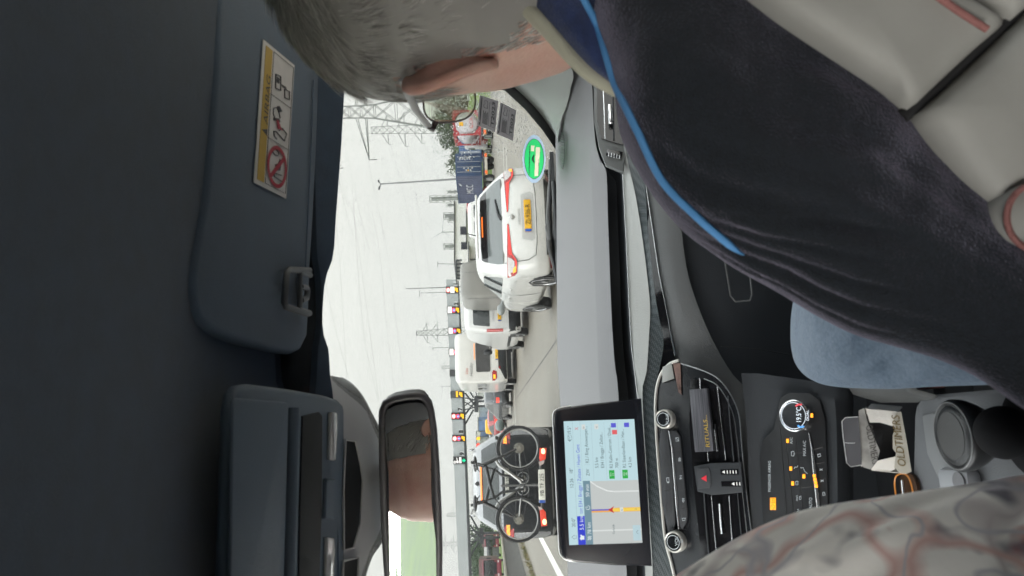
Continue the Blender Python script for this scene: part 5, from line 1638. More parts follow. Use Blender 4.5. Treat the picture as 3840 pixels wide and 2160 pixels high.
# ================================================================== ground and road
def horizon_px(py):
    return 1820.0 - (1080 - (py)) * 0.0 + 0.0349 * ((py) - 1080)
def gxy(py, d):
    """ground position under the pixel column py at lens depth d"""
    p = P(1820 + 0.0349 * (py - 1080), py, d)
    return V((p.x, p.y, 0))
def concrete():
    mt, nt, b = _nodes('road_concrete')
    t = nt.nodes.new('ShaderNodeTexCoord')
    n1 = nt.nodes.new('ShaderNodeTexNoise'); n1.inputs['Scale'].default_value = 0.22; n1.inputs['Detail'].default_value = 6
    n2 = nt.nodes.new('ShaderNodeTexNoise'); n2.inputs['Scale'].default_value = 22; n2.inputs['Detail'].default_value = 4
    mp = nt.nodes.new('ShaderNodeMapping'); mp.inputs['Scale'].default_value = (1.0, 0.12, 1)
    n3 = nt.nodes.new('ShaderNodeTexNoise'); n3.inputs['Scale'].default_value = 1.1; n3.inputs['Detail'].default_value = 5
    nt.links.new(t.outputs['Object'], n1.inputs['Vector'])
    nt.links.new(t.outputs['Object'], n2.inputs['Vector'])
    nt.links.new(t.outputs['Object'], mp.inputs[0]); nt.links.new(mp.outputs[0], n3.inputs['Vector'])
    def mth(op, a, b_):
        m_ = nt.nodes.new('ShaderNodeMath'); m_.operation = op
        for k, q in enumerate((a, b_)):
            if isinstance(q, (int, float)): m_.inputs[k].default_value = q
            else: nt.links.new(q, m_.inputs[k])
        return m_.outputs[0]
    s = mth('ADD', mth('MULTIPLY', n1.outputs['Fac'], 0.35), mth('ADD', mth('MULTIPLY', n2.outputs['Fac'], 0.4), mth('MULTIPLY', n3.outputs['Fac'], 0.35)))
    r_ = nt.nodes.new('ShaderNodeValToRGB')
    r_.color_ramp.elements[0].position = 0.38; r_.color_ramp.elements[0].color = (0.118, 0.104, 0.080, 1)
    r_.color_ramp.elements[1].position = 0.72; r_.color_ramp.elements[1].color = (0.225, 0.203, 0.165, 1)
    nt.links.new(s, r_.inputs[0]); nt.links.new(r_.outputs[0], b.inputs['Base Color'])
    r2 = nt.nodes.new('ShaderNodeMapRange'); r2.inputs['To Min'].default_value = 0.35; r2.inputs['To Max'].default_value = 0.75
    nt.links.new(n1.outputs['Fac'], r2.inputs['Value']); nt.links.new(r2.outputs[0], b.inputs['Roughness'])
    bp = nt.nodes.new('ShaderNodeBump'); bp.inputs['Strength'].default_value = 0.25; bp.inputs['Distance'].default_value = 0.01
    nt.links.new(n2.outputs['Fac'], bp.inputs['Height']); nt.links.new(bp.outputs[0], b.inputs['Normal'])
    return mt
GRASS = mat('meadow_grass', (0.075, 0.13, 0.025), 0.9, col2=(0.17, 0.23, 0.055), scale=0.8, bump=0.8, bscale=9)
struct('ground', MB().grid([[V((x, y, -0.02)) for x in (-1900, -60, 60, 1900)] for y in (-180, -12, 140, 900, 2300)]), GRASS, 0)
struct('road', MB().grid([[V((x, y, 0.0)) for x in (-34, -10, 0, 10, 40, 60)] for y in (-80, -10, 10, 30, 60, 90, 128)]), concrete(), 0)
PAINT = mat('road_paint', (0.66, 0.65, 0.60), 0.6, var=0.15, scale=3)
def strip(name, a, b, w_, mt, z=0.004):
    a, b = V(a), V(b)
    d = (b - a).normalized()
    s_ = V((d.y, -d.x, 0)) * w_ / 2
    q = [a - s_, a + s_, b + s_, b - s_]
    mb = MB().add([p + V((0, 0, z)) for p in q] + [p + V((0, 0, z - 0.003)) for p in q], [(0, 1, 2, 3), (0, 4, 5, 1), (1, 5, 6, 2), (2, 6, 7, 3), (3, 7, 4, 0)])
    return struct(name, mb, mt, 0)
strip('edge_line', (-2.68, -8, 0), (-2.72, 60, 0), 0.24, PAINT)
for a, b in (((1921, 1500), (1886, 530)), ((1930, 1500), (1897, 530))):
    p, q = PZ(a[0], a[1], 0), PZ(b[0], b[1], 0)
    d = (q - p)
    strip('lane_line', p - d * 0.5, q + d * 0.3, 0.30, PAINT)
JOINT = mat('joint_tar', (0.055, 0.052, 0.048), 0.7)
strip('slab_joint', PZ(2120, 1230, 0), PZ(1938, 1492, 0), 0.035, JOINT, 0.0035)
for x in (-0.9, 4.9):
    strip('slab_joint', (x, -5, 0), (x + 0.2, 70, 0), 0.02, JOINT, 0.0035)
strip('verge_strip', (-4.55, 5, 0), (-4.5, 90, 0), 0.5, mat('gutter_dirt', (0.13, 0.115, 0.075), 0.95, var=0.4, scale=2), 0.006)
# weeds in the gutter
rg = random.Random(4)
mb = MB()
for k in range(700):
    y_ = rg.uniform(14, 60)
    c = V((-4.52 + rg.gauss(0, 0.12), y_, 0.0))
    for j in range(3):
        a_ = rg.uniform(0, 6.28); h_ = rg.uniform(0.06, 0.24)
        t_ = c + V((math.cos(a_) * h_ * 0.6, math.sin(a_) * h_ * 0.6, h_))
        s_ = V((math.sin(a_), -math.cos(a_), 0)) * 0.012
        mb.add([c - s_, c + s_, t_], [(0, 1, 2)])
tag(obj('weeds', mb, mat('dry_weeds', (0.10, 0.11, 0.04), 0.9, col2=(0.24, 0.19, 0.09), scale=1.2), None, 0), 'dry weeds growing along the concrete gutter', 'weeds', kind='stuff')

# ---- concrete barrier beside the carriageway
BAR = mat('barrier_concrete', (0.12, 0.118, 0.112), 0.8, var=0.15, scale=2.5, stretch=(1, 0.2, 1), bump=0.3, bscale=30)
bar = thing('barrier', 'long low concrete barrier with a pale top along the carriageway', 'barrier', (-5.8, 40, 0))
mb = MB()
rows = []
for y_ in range(5, 130, 5):
    x_ = -5.65 - 0.004 * y_
    rows.append([V((x_ - 0.42, y_, 0)), V((x_ - 0.30, y_, 0.25)), V((x_ - 0.20, y_, 0.78)), V((x_ - 0.02, y_, 0.78)), V((x_ + 0.05, y_, 0.25)), V((x_ + 0.16, y_, 0))])
obj('wall', mb.grid(rows), BAR, bar, 30)
mb = MB().grid([[V((-5.65 - 0.004 * y_ - 0.24, y_, 0.78)), V((-5.65 - 0.004 * y_ - 0.24, y_, 0.87)), V((-5.65 - 0.004 * y_ + 0.04, y_, 0.87)), V((-5.65 - 0.004 * y_ + 0.04, y_, 0.78))] for y_ in range(5, 130, 5)])
obj('coping', mb, mat('coping_pale', (0.36, 0.34, 0.28), 0.8, var=0.12, scale=2), bar, 30)

# ================================================================== vehicles
class Shell:
    """a vehicle body from horizontal outlines: rows of (z, y of the rear, y of the front, half width)"""
    def __init__(s, rows, rr=0.16, rf=0.35, bow=0.06, fbow=0.18, n=46, lin=False):
        s.rr, s.rf, s.bow, s.fbow = rr, rf, bow, fbow
        if lin:
            s.t = [tuple(r_) for r_ in rows]
        else:
            q = []
            for i in range(len(rows) - 1):
                p0, p1, p2, p3 = rows[max(i - 1, 0)], rows[i], rows[i + 1], rows[min(i + 2, len(rows) - 1)]
                for k in range(5):
                    t = k / 5
                    # monotone-ish blend keeps the outlines from overshooting
                    cr_ = [0.5 * (2 * b + (c - a) * t + (2 * a - 5 * b + 4 * c - d) * t * t + (3 * b - a - 3 * c + d) * t ** 3) for a, b, c, d in zip(p0, p1, p2, p3)]
                    li = [b + (c - b) * t for b, c in zip(p1, p2)]
                    q.append(tuple(0.45 * a + 0.55 * b if j else b for j, (a, b) in enumerate(zip(cr_, li))))
            q.append(tuple(rows[-1]))
            s.t = q
    def at(s, z):
        t = s.t
        if z <= t[0][0]: return t[0]
        for a, b in zip(t, t[1:]):
            if z <= b[0]:
                k = (z - a[0]) / max(1e-6, b[0] - a[0])
                return tuple(x + (y - x) * k for x, y in zip(a, b))
        return t[-1]
    def rear(s, x, z):
        _, yr, yf, w_ = s.at(z)
        rr = min(s.rr, w_ * 0.6)
        ax = min(abs(x), w_)
        y = yr + s.bow * (ax / w_) ** 2
        if ax > w_ - rr:
            d = ax - (w_ - rr)
            y += rr - math.sqrt(max(0, rr * rr - d * d))
        return y
    def side(s, y, z):
        _, yr, yf, w_ = s.at(z)
        rr, rf = min(s.rr, w_ * 0.6), min(s.rf, w_ * 0.6)
        y0 = yr + s.bow
        if y < y0 + rr:
            d = min(rr, y0 + rr - y)
            return w_ - rr + math.sqrt(max(0, rr * rr - d * d))
        y1 = yf - s.fbow
        if y > y1 - rf:
            d = min(rf, y - (y1 - rf))
            return w_ - rf + math.sqrt(max(0, rf * rf - d * d))
        return w_
    def outline(s, z):
        _, yr, yf, w_ = s.at(z)
        rr, rf = min(s.rr, w_ * 0.6), min(s.rf, w_ * 0.6)
        h = []
        for k in range(7):
            x = (w_ - rr) * k / 7
            h.append((x, s.rear(x, z)))
        for k in range(6):
            a = math.pi / 2 * k / 5
            h.append((w_ - rr + rr * math.sin(a), yr + s.bow + rr - rr * math.cos(a)))
        y0, y1 = yr + s.bow + rr, yf - s.fbow - rf
        for k in range(1, 12):
            h.append((w_, y0 + (y1 - y0) * k / 12))
        for k in range(6):
            a = math.pi / 2 * k / 5
            h.append((w_ - rf + rf * math.cos(a), y1 + rf * math.sin(a)))
        for k in range(1, 6):
            x = (w_ - rf) * (1 - k / 5)
            h.append((x, yf - s.fbow * (x / w_) ** 2))
        full = h + [(-x, y) for x, y in reversed(h[1:-1])]
        return [V((x, y, z)) for x, y in full]
    def mesh(s, z0=None, z1=None):
        return MB().rings([s.outline(r_[0]) for r_ in s.t if (z0 is None or r_[0] >= z0) and (z1 is None or r_[0] <= z1)])
    def prear(s, zx, off=0.006, nx=12):
        """patch on the rear: list of (z, x from, x to)"""
        mb = MB()
        q = []
        for (a, b) in zip(zx, zx[1:]):
            for k in range(4):
                q.append([a[j] + (b[j] - a[j]) * k / 4 for j in range(3)])
        q.append(list(zx[-1]))
        rows_ = [[V((x0 + (x1 - x0) * i / nx, s.rear(x0 + (x1 - x0) * i / nx, z) - off, z)) for i in range(nx + 1)] for z, x0, x1 in q]
        return mb.grid(rows_)
    def pside(s, sd, zy, off=0.006, ny=12):
        q = []
        for (a, b) in zip(zy, zy[1:]):
            for k in range(4):
                q.append([a[j] + (b[j] - a[j]) * k / 4 for j in range(3)])
        q.append(list(zy[-1]))
        return MB().grid([[V((sd * (s.side(y0 + (y1 - y0) * i / ny, z) + off), y0 + (y1 - y0) * i / ny, z)) for i in range(ny + 1)] for z, y0, y1 in q])
def wheel(root, x, y, r_, w_=0.2, spokes=5, rimmat=None, sd=-1):
    c = V((x, y, r_))
    ax = V((sd, 0, 0))
    mb = MB().lathe(c - ax * w_ / 2, ax, [(r_ * 0.6, 0.0), (r_ * 0.96, 0.01), (r_, 0.04), (r_, w_ - 0.04), (r_ * 0.96, w_ - 0.01), (r_ * 0.70, w_), (r_ * 0.68, w_ - 0.02), (0.01, w_ - 0.06)], 32)
    wh = obj('wheel', mb, RUBBER, root, 50, local=True)
    mb = MB()
    f = c + ax * (w_ / 2 - 0.008)
    for k in range(spokes):
        a = 2 * math.pi * k / spokes + 0.3
        d = V((0, math.cos(a), math.sin(a)))
        t = ax.cross(d)
        p0, p1 = f + d * r_ * 0.10, f + d * r_ * 0.66
        wi, wo = r_ * 0.10, r_ * 0.13
        mb.add([p0 - t * wi, p0 + t * wi, p1 + t * wo, p1 - t * wo], [(0, 1, 2, 3)])
    mb.tube([f + V((0, math.cos(2 * math.pi * k / 28), math.sin(2 * math.pi * k / 28))) * r_ * 0.67 for k in range(28)], r_ * 0.035, 6, closed=True)
    mb.disc(f, ax, r_ * 0.16, 0.012, 16)
    obj('rim', mb, rimmat or ALLOY, wh, 40, local=True)
    return wh
def arch(root, sh, sd, y, r_, mt=None):
    mb = MB()
    x = sh.side(y, 0.45)
    pts = [V((sd * (x + 0.008), y + math.cos(a) * r_ * 1.13, max(0.16, r_ + math.sin(a) * r_ * 1.16))) for a in [math.pi * k / 16 for k in range(-3, 20)]]
    mb.prism(pts, V((-sd * 0.05, 0, 0)))
    return obj('wheel_arch', mb, mt or BLACK, root, 30, local=True)
def plate(root, c, w_, h_, txt, face, mt, band=None, size=0.085, txtx=0.0, yd=(0, 0, 1), wid=0.8):
    """number plate facing -y with lettering, c in the vehicle's own axes"""
    c = V(c)
    p = obj('number_plate', MB().box(c, (w_, 0.012, h_), 0.004), mt, root, 40, local=True)
    if band:
        obj('plate_band', MB().box(c + V((-w_ / 2 + 0.025, -0.007, 0)), (0.045, 0.004, h_ - 0.008)), band, p, 0, local=True)
    tm = text_mb(txt, size, c + V((txtx, -0.010, -size * 0.36)), (1, 0, 0), (0, 0, 1), 'CENTER', wid=wid)
    obj('lettering', tm, INK, p, 0, local=True)
    return p
YEL_PLATE = mat('plate_yellow', (0.75, 0.42, 0.02), 0.4)
WHT_PLATE = mat('plate_white', (0.68, 0.67, 0.60), 0.4)
EU_BLUE = mat('plate_blue', (0.03, 0.10, 0.42), 0.4)
def part(nm, mb, mt, root, sm=35):
    return obj(nm, mb, mt, root, sm, local=True)

# ---- white hatchback ahead to the right
c0 = gxy(826, 11.55)
hb = thing('hatchback', 'white hatchback with lit brake lamps and yellow number plate queuing ahead', 'car', (c0.x + 0.05, c0.y, 0), R(-0.5))
sh = Shell([(0.20, .22, 4.20, .76), (0.30, .06, 4.33, .86), (0.48, .0, 4.36, .895), (0.66, .02, 4.34, .905), (0.80, .05, 4.20, .905), (0.90, .085, 3.95, .885), (0.985, .13, 3.40, .845), (1.03, .18, 3.20, .815), (1.20, .40, 2.75, .735), (1.34, .62, 2.38, .655), (1.40, .80, 2.15, .60), (1.435, 1.0, 1.95, .50), (1.448, 1.3, 1.7, .3)], rr=0.26, rf=0.5, bow=0.07)
part('body', sh.mesh(), WHITE_PAINT, hb, 40)
part('rear_window', sh.prear([(1.005, -.70, .70), (1.08, -.685, .685), (1.20, -.625, .625), (1.31, -.55, .55)]), mat('hatch_rear_glass', (0.115, 0.13, 0.13), 0.06, spec=0.9, var=0.15, scale=1.2), hb)
part('window_edge', sh.prear([(1.24, -.60, .60), (1.30, -.565, .565), (1.345, -.52, .52)], 0.010), GLOSS_BLACK, hb)
part('brake_lamp', sh.prear([(1.305, -.17, .17), (1.325, -.17, .17)], 0.018), emit('brake_strip', (1.0, 0.20, 0.02), 4.0), hb)
part('spoiler', MB().box((0, .58, 1.40), (1.05, .22, .035), 0.015), WHITE_PAINT, hb)
mb = MB().tube([V((-0.03, 0.98, 1.425)), V((-0.03, 0.80, 1.60))], [0.012, 0.004], 6)
part('aerial', mb, BLACK, hb, 60)
for sd in (-1, 1):
    f = lambda a, b: (min(sd * a, sd * b), max(sd * a, sd * b))
    lens = part('tail_lamp', sh.prear([(z, *f(a, b)) for z, a, b in [(.795, .70, .86), (.83, .64, .885), (.87, .58, .885), (.903, .10, .885), (.924, .09, .883), (.945, .62, .878)]], 0.010), RED_LENS, hb)
    part('lamp_clear', sh.prear([(z, *f(a, b)) for z, a, b in [(.835, .70, .83), (.88, .65, .845), (.938, .62, .85)]], 0.015), mat('lamp_clear', (0.5, 0.47, 0.46), 0.15), lens)
    part('lamp_strip', sh.prear([(z, *f(a, b)) for z, a, b in [(.80, .70, .78), (.812, .665, .80), (.835, .63, .655), (.868, .575, .60), (.905, .12, .585), (.918, .12, .57)]], 0.016), emit('lamp_red_strip', (0.85, 0.05, 0.04), 2.0), lens)
    part('indicator', sh.prear([(z, *f(a, b)) for z, a, b in [(.812, .76, .84), (.86, .80, .855)]], 0.020), LIT_ORANGE, lens)
    part('reflector', sh.prear([(z, *f(a, b)) for z, a, b in [(.22, .60, .76), (.27, .60, .79)]], 0.03), RED_LENS, hb)
    arch(hb, sh, sd, .78, .33)
    arch(hb, sh, sd, 3.45, .33)
    for y_ in (.78, 3.45):
        wheel(hb, sd * 0.80, y_, .325, .21, 5, sd=sd)
    gl_ = part('side_window', sh.pside(sd, [(1.01, .72, 3.05), (1.08, .80, 2.88), (1.20, 1.0, 2.62), (1.32, 1.35, 2.30)], 0.004), mat('hatch_side_glass', (0.16, 0.18, 0.18), 0.05, spec=0.9), hb)
    mb = MB()
    for y_ in (1.25, 1.95):
        mb.tube([V((sd * (sh.side(y_, z) + 0.008), y_ + (z - 1.0) * -0.10, z)) for z in (1.01, 1.1, 1.2, 1.31)], 0.022, 5)
    part('pillar_strip', mb, GLOSS_BLACK, gl_)
    mb = MB()
    for y_ in (1.35, 2.25):
        mb.tube([V((sd * (sh.side(y_, .86) + 0.02), y_ + k, .865)) for k in (-.10, 0, .10)], 0.016, 6)
        part('door_handle', mb, WHITE_PAINT, hb, 60)
        mb = MB()
    mb = MB().ball((sd * 1.0, 2.78, 1.02), (.11, .07, .075), 14, 9)
    mb.tube([V((sd * 0.84, 2.80, .98)), V((sd * 0.95, 2.78, 1.0))], 0.03, 6)
    part('wing_mirror', mb, mat('mirror_grey', (0.22, 0.24, 0.24), 0.15, coat=0.5), hb, 60)
    part('door_line', MB().tube([V((sd * (sh.side(1.86, z) + 0.002), 1.86, z)) for z in (.32, .5, .7, .86, .99)], 0.006, 4), mat('panel_gap', (0.08, 0.08, 0.08), 0.7), hb, 60)
part('bumper_black', sh.prear([(.205, -.58, .58), (.33, -.62, .62)], 0.012), mat('bumper_black', (0.03, 0.034, 0.038), 0.35), hb)
part('tailgate_line', MB().tube([V((x, sh.rear(x, z) - 0.002, z)) for x, z in [(-.70, .985), (-.70, .80), (-.69, .62), (-.62, .50), (-.4, .475), (0, .47), (.4, .475), (.62, .50), (.69, .62), (.70, .80), (.70, .985)]], 0.006, 4), mat('panel_gap', (0.08, 0.08, 0.08), 0.7), hb, 60)
part('plate_recess', sh.prear([(.50, -.36, .36), (.55, -.40, .40), (.70, -.36, .36)], 0.003), mat('recess_white', (0.42, 0.42, 0.41), 0.4), hb)
plate(hb, (0, sh.rear(0, .60) - 0.02, .605), .52, .11, 'ZJ-936-R', -1, YEL_PLATE, EU_BLUE, 0.105, 0.02, wid=0.86)
part('maker_badge', MB().prism([V((0, sh.rear(0, .845) - 0.012, .90)), V((.05, sh.rear(0, .845) - 0.012, .845)), V((0, sh.rear(0, .845) - 0.012, .79)), V((-.05, sh.rear(0, .845) - 0.012, .845))], V((0, -0.012, 0)), 0.004), CHROME, hb)
part('model_lettering', text_mb('MEGANE', 0.06, V((0, sh.rear(0, .72) - 0.012, .715)), (1, 0, 0), (0, 0, 1), 'CENTER', wid=1.1), mat('badge_grey', (0.35, 0.35, 0.35), 0.3, metal=0.7), hb, 0)
mb = MB().tube([V((0.0, sh.rear(0, 1.03) - 0.03, 1.01)), V((0.10, sh.rear(0.1, 1.06) - 0.03, 1.06)), V((0.36, sh.rear(.36, 1.10) - 0.02, 1.10))], [0.03, 0.022, 0.012], 6)
part('rear_wiper', mb, BLACK, hb, 60)

# ---- silver estate in front with cycle carrier
c0 = gxy(1818, 12.35)
sv = thing('estate_car', 'silver tall estate car with dark tailgate and lit lamps behind the bicycle carrier', 'car', (c0.x, c0.y, 0), R(0))
SILV = mat('silver_paint', (0.28, 0.285, 0.295), 0.3, metal=0.2, coat=0.6, var=0.05, scale=2)
DGREY = mat('wet_dark_plastic', (0.022, 0.024, 0.026), 0.55, spec=0.3, var=0.3, scale=5)
s2 = Shell([(0.19, .22, 4.25, .78), (0.30, .04, 4.4, .88), (0.55, .0, 4.45, .905), (0.80, .04, 4.40, .91), (0.98, .08, 4.15, .905), (1.06, .11, 3.55, .875), (1.14, .16, 3.30, .84), (1.30, .27, 2.95, .765), (1.46, .40, 2.60, .68), (1.56, .55, 2.35, .615), (1.62, .80, 2.1, .54), (1.65, 1.1, 1.9, .42), (1.66, 1.4, 1.7, .25)], rr=0.22, rf=0.5, bow=0.06)
part('body', s2.mesh(), SILV, sv, 40)
part('bumper', s2.prear([(.20, -.80, .80), (.45, -.905, .905), (.70, -.908, .908), (.97, -.903, .903)], 0.012), DGREY, sv)
part('tailgate', s2.prear([(.62, -.66, .66), (.90, -.68, .68), (1.13, -.80, .80)], 0.020), mat('tailgate_grey', (0.022, 0.024, 0.027), 0.6, spec=0.25, var=0.25, scale=4), sv)
part('rear_window', s2.prear([(1.19, -.70, .70), (1.30, -.66, .66), (1.47, -.56, .56)], 0.008), mat('estate_glass', (0.018, 0.024, 0.022), 0.05, spec=0.9, var=0.3, scale=3), sv)
part('brake_lamp', s2.prear([(1.475, -.30, .30), (1.50, -.30, .30)], 0.03), emit('brake_strip_wide', (1.0, 0.22, 0.02), 5.0), sv)
part('window_wedge', s2.prear([(1.22, .50, .66), (1.34, .46, .62), (1.45, .42, .56)], 0.012), CAR_GLASS, sv)
part('maker_badge', MB().prism([V((0, s2.rear(0, 1.55) - 0.02, 1.60)), V((.045, s2.rear(0, 1.55) - 0.03, 1.55)), V((0, s2.rear(0, 1.55) - 0.04, 1.50)), V((-.045, s2.rear(0, 1.55) - 0.03, 1.55))], V((0, -0.012, 0)), 0.003), INK, sv)
for sd in (-1, 1):
    f = lambda a, b: (min(sd * a, sd * b), max(sd * a, sd * b))
    tlmp = part('tail_lamp', s2.prear([(z, *f(a, b)) for z, a, b in [(.965, .62, .89), (1.02, .56, .90), (1.12, .60, .87)]], 0.014), RED_LENS, sv)
    part('lit_element', s2.prear([(z, *f(a, b)) for z, a, b in [(1.03, .66, .84), (1.085, .66, .84)]], 0.022), LIT_ORANGE, tlmp)
    for y_ in (.85, 3.5):
        arch(sv, s2, sd, y_, .34)
        wheel(sv, sd * 0.80, y_, .335, .22, 5, sd=sd)
    part('side_window', s2.pside(sd, [(1.12, .70, 3.2), (1.25, .80, 2.95), (1.44, 1.0, 2.55), (1.52, 1.15, 2.40)], 0.004), CAR_GLASS, sv)
    mb = MB().ball((sd * 1.02, 2.95, 1.10), (.12, .08, .10), 14, 9)
    mb.tube([V((sd * 0.84, 2.98, 1.06)), V((sd * 0.97, 2.95, 1.08))], 0.035, 6)
    part('wing_mirror', mb, mat('mirror_teal', (0.16, 0.20, 0.19), 0.12, coat=0.5), sv, 60)
    part('roof_bar', MB().tube([V((sd * .56, .8, 1.63)), V((sd * .56, 1.0, 1.69)), V((sd * .56, 2.0, 1.69)), V((sd * .56, 2.2, 1.62))], 0.016, 6), SILV, sv, 60)
for sd in (-1, 1):
    part('lower_cladding', s2.pside(sd, [(.24, .14, 4.0), (.60, .08, 4.1), (.97, .14, 1.6)], 0.006), DGREY, sv)
plate(sv, (0.02, s2.rear(0, 1.04) - 0.02, 1.035), .48, .10, 'TF 225', -1, WHT_PLATE, EU_BLUE, 0.09, 0.02)

# ---- cycle carrier: a thing of its own, hung on the car
YB = c0.y - 0.42
bp_ = lambda a, b, dy=0.0: PY(a, b, YB + dy)
cr = thing('cycle_carrier', 'grey tow bar cycle carrier with light board and white plate', 'cycle carrier', bp_(2050, 1820))
mb = MB().tube([bp_(2022, 1690), bp_(2030, 1818), bp_(2034, 1950)], 0.02, 8)
mb.tube([bp_(2000, 1819, .02), bp_(2034, 1819, .3)], 0.025, 8)
mb.tube([bp_(1880, 1822, .06), bp_(1960, 1820, .04), bp_(2026, 1818, .02)], 0.018, 8)
obj('frame', mb, mat('carrier_grey', (0.16, 0.16, 0.16), 0.4, metal=0.6), cr, 60)
for yc, in ((1684,), (1948,)):
    mb = MB().tube([bp_(1984, yc - 72, -0.02), bp_(2017, yc - 50, -0.02), bp_(2022, yc, -0.02), bp_(2017, yc + 52, -0.02), bp_(1988, yc + 72, -0.02)], 0.022, 8, flat=0.5)
    obj('wheel_tray', mb, DGREY, cr, 60)
for sd, yy in ((1, 1692), (-1, 1957)):
    o = obj('tail_lamp', MB().prism([bp_(a, b, -0.10) for a, b in ([(2024, 1680), (2022, 1718), (2026, 1730), (2046, 1722), (2050, 1680)] if sd > 0 else [(2024, 1915), (2036, 1909), (2046, 1920), (2052, 1972), (2030, 1974)])], V((0, 0.03, 0)), bev=0.006), emit('carrier_red', (0.75, 0.07, 0.04), 2.0), cr, 40)
    obj('lamp_spot', MB().ball(bp_(2037 if sd > 0 else 2042, yy, -0.125), (.045, .012, .034), 14, 9), emit('carrier_hot', (1.0, 0.62, 0.30), 8), o, 80)
    obj('reflector_end', MB().prism([bp_(a, b, -0.105) for a, b in ([(2020, 1732), (2042, 1725), (2040, 1738), (2024, 1748)] if sd > 0 else [(2018, 1899), (2030, 1902), (2036, 1910), (2022, 1914)])], V((0, 0.02, 0))), mat('reflector_pale', (0.45, 0.36, 0.34), 0.4), o, 0)
A, B, C, D = [bp_(a, b, -0.13) for a, b in [(2021, 1886), (2018, 1761), (2042, 1760), (2046, 1886)]]
pl_ = obj('number_plate', MB().prism([A, B, C, D], V((0, 0.012, 0)), bev=0.003), WHT_PLATE, cr, 30)
xd, yd_ = (B - A).normalized(), (A - D).normalized()
tm = text_mb('PB TF 225', 0.093, D.lerp(C, 0.545) + yd_ * 0.020 + V((0, -0.006, 0)), xd, yd_, 'CENTER', wid=0.88)
obj('lettering', tm, INK, pl_, 0)
obj('plate_band', MB().prism([D.lerp(A, .04) + V((0, -0.004, 0)), A.lerp(D, .04) + V((0, -0.004, 0)), A.lerp(D, .04).lerp(B.lerp(C, .04), .085) + V((0, -0.004, 0)), D.lerp(A, .04).lerp(C.lerp(B, .04), .085) + V((0, -0.004, 0))], V((0, 0.003, 0))), EU_BLUE, pl_, 0)

# ---- bicycles on the carrier
BFR = mat('bike_black', (0.016, 0.017, 0.018), 0.3, coat=0.4)
BSI = mat('bike_silver', (0.42, 0.42, 0.41), 0.3, metal=0.8)
def spoke_wheel(root, c, r_, X, Z, Yn, disc=False):
    ci = lambda rad, k, n: c + (X * math.cos(2 * math.pi * k / n) + Z * math.sin(2 * math.pi * k / n)) * rad
    w_ = obj('wheel', MB().tube([ci(r_, k, 48) for k in range(48)], 0.021, 8, closed=True), RUBBER, root, 80)
    obj('rim', MB().tube([ci(r_ - 0.034, k, 48) for k in range(48)], 0.0095, 6, closed=True), BSI, w_, 80)
    mb = MB()
    for k in range(28):
        mb.tube([c + Yn * (0.02 if k % 2 else -0.02) + (ci(0.03, k + (0.8 if k % 4 < 2 else -0.8), 28) - c), ci(r_ - 0.04, k, 28)], 0.0013, 3, cap=False)
    obj('spokes', mb, BFR, w_, 0)
    mb = MB().disc(c - Yn * 0.035, Yn, 0.045, 0.07, 18)
    if disc:
        mb.disc(c - Yn * 0.05, Yn, 0.085, 0.006, 30)
    obj('hub', mb, BSI if not disc else mat('disc_grey', (0.24, 0.23, 0.20), 0.4, metal=0.5, var=0.5, scale=60), w_, 40)
    return w_
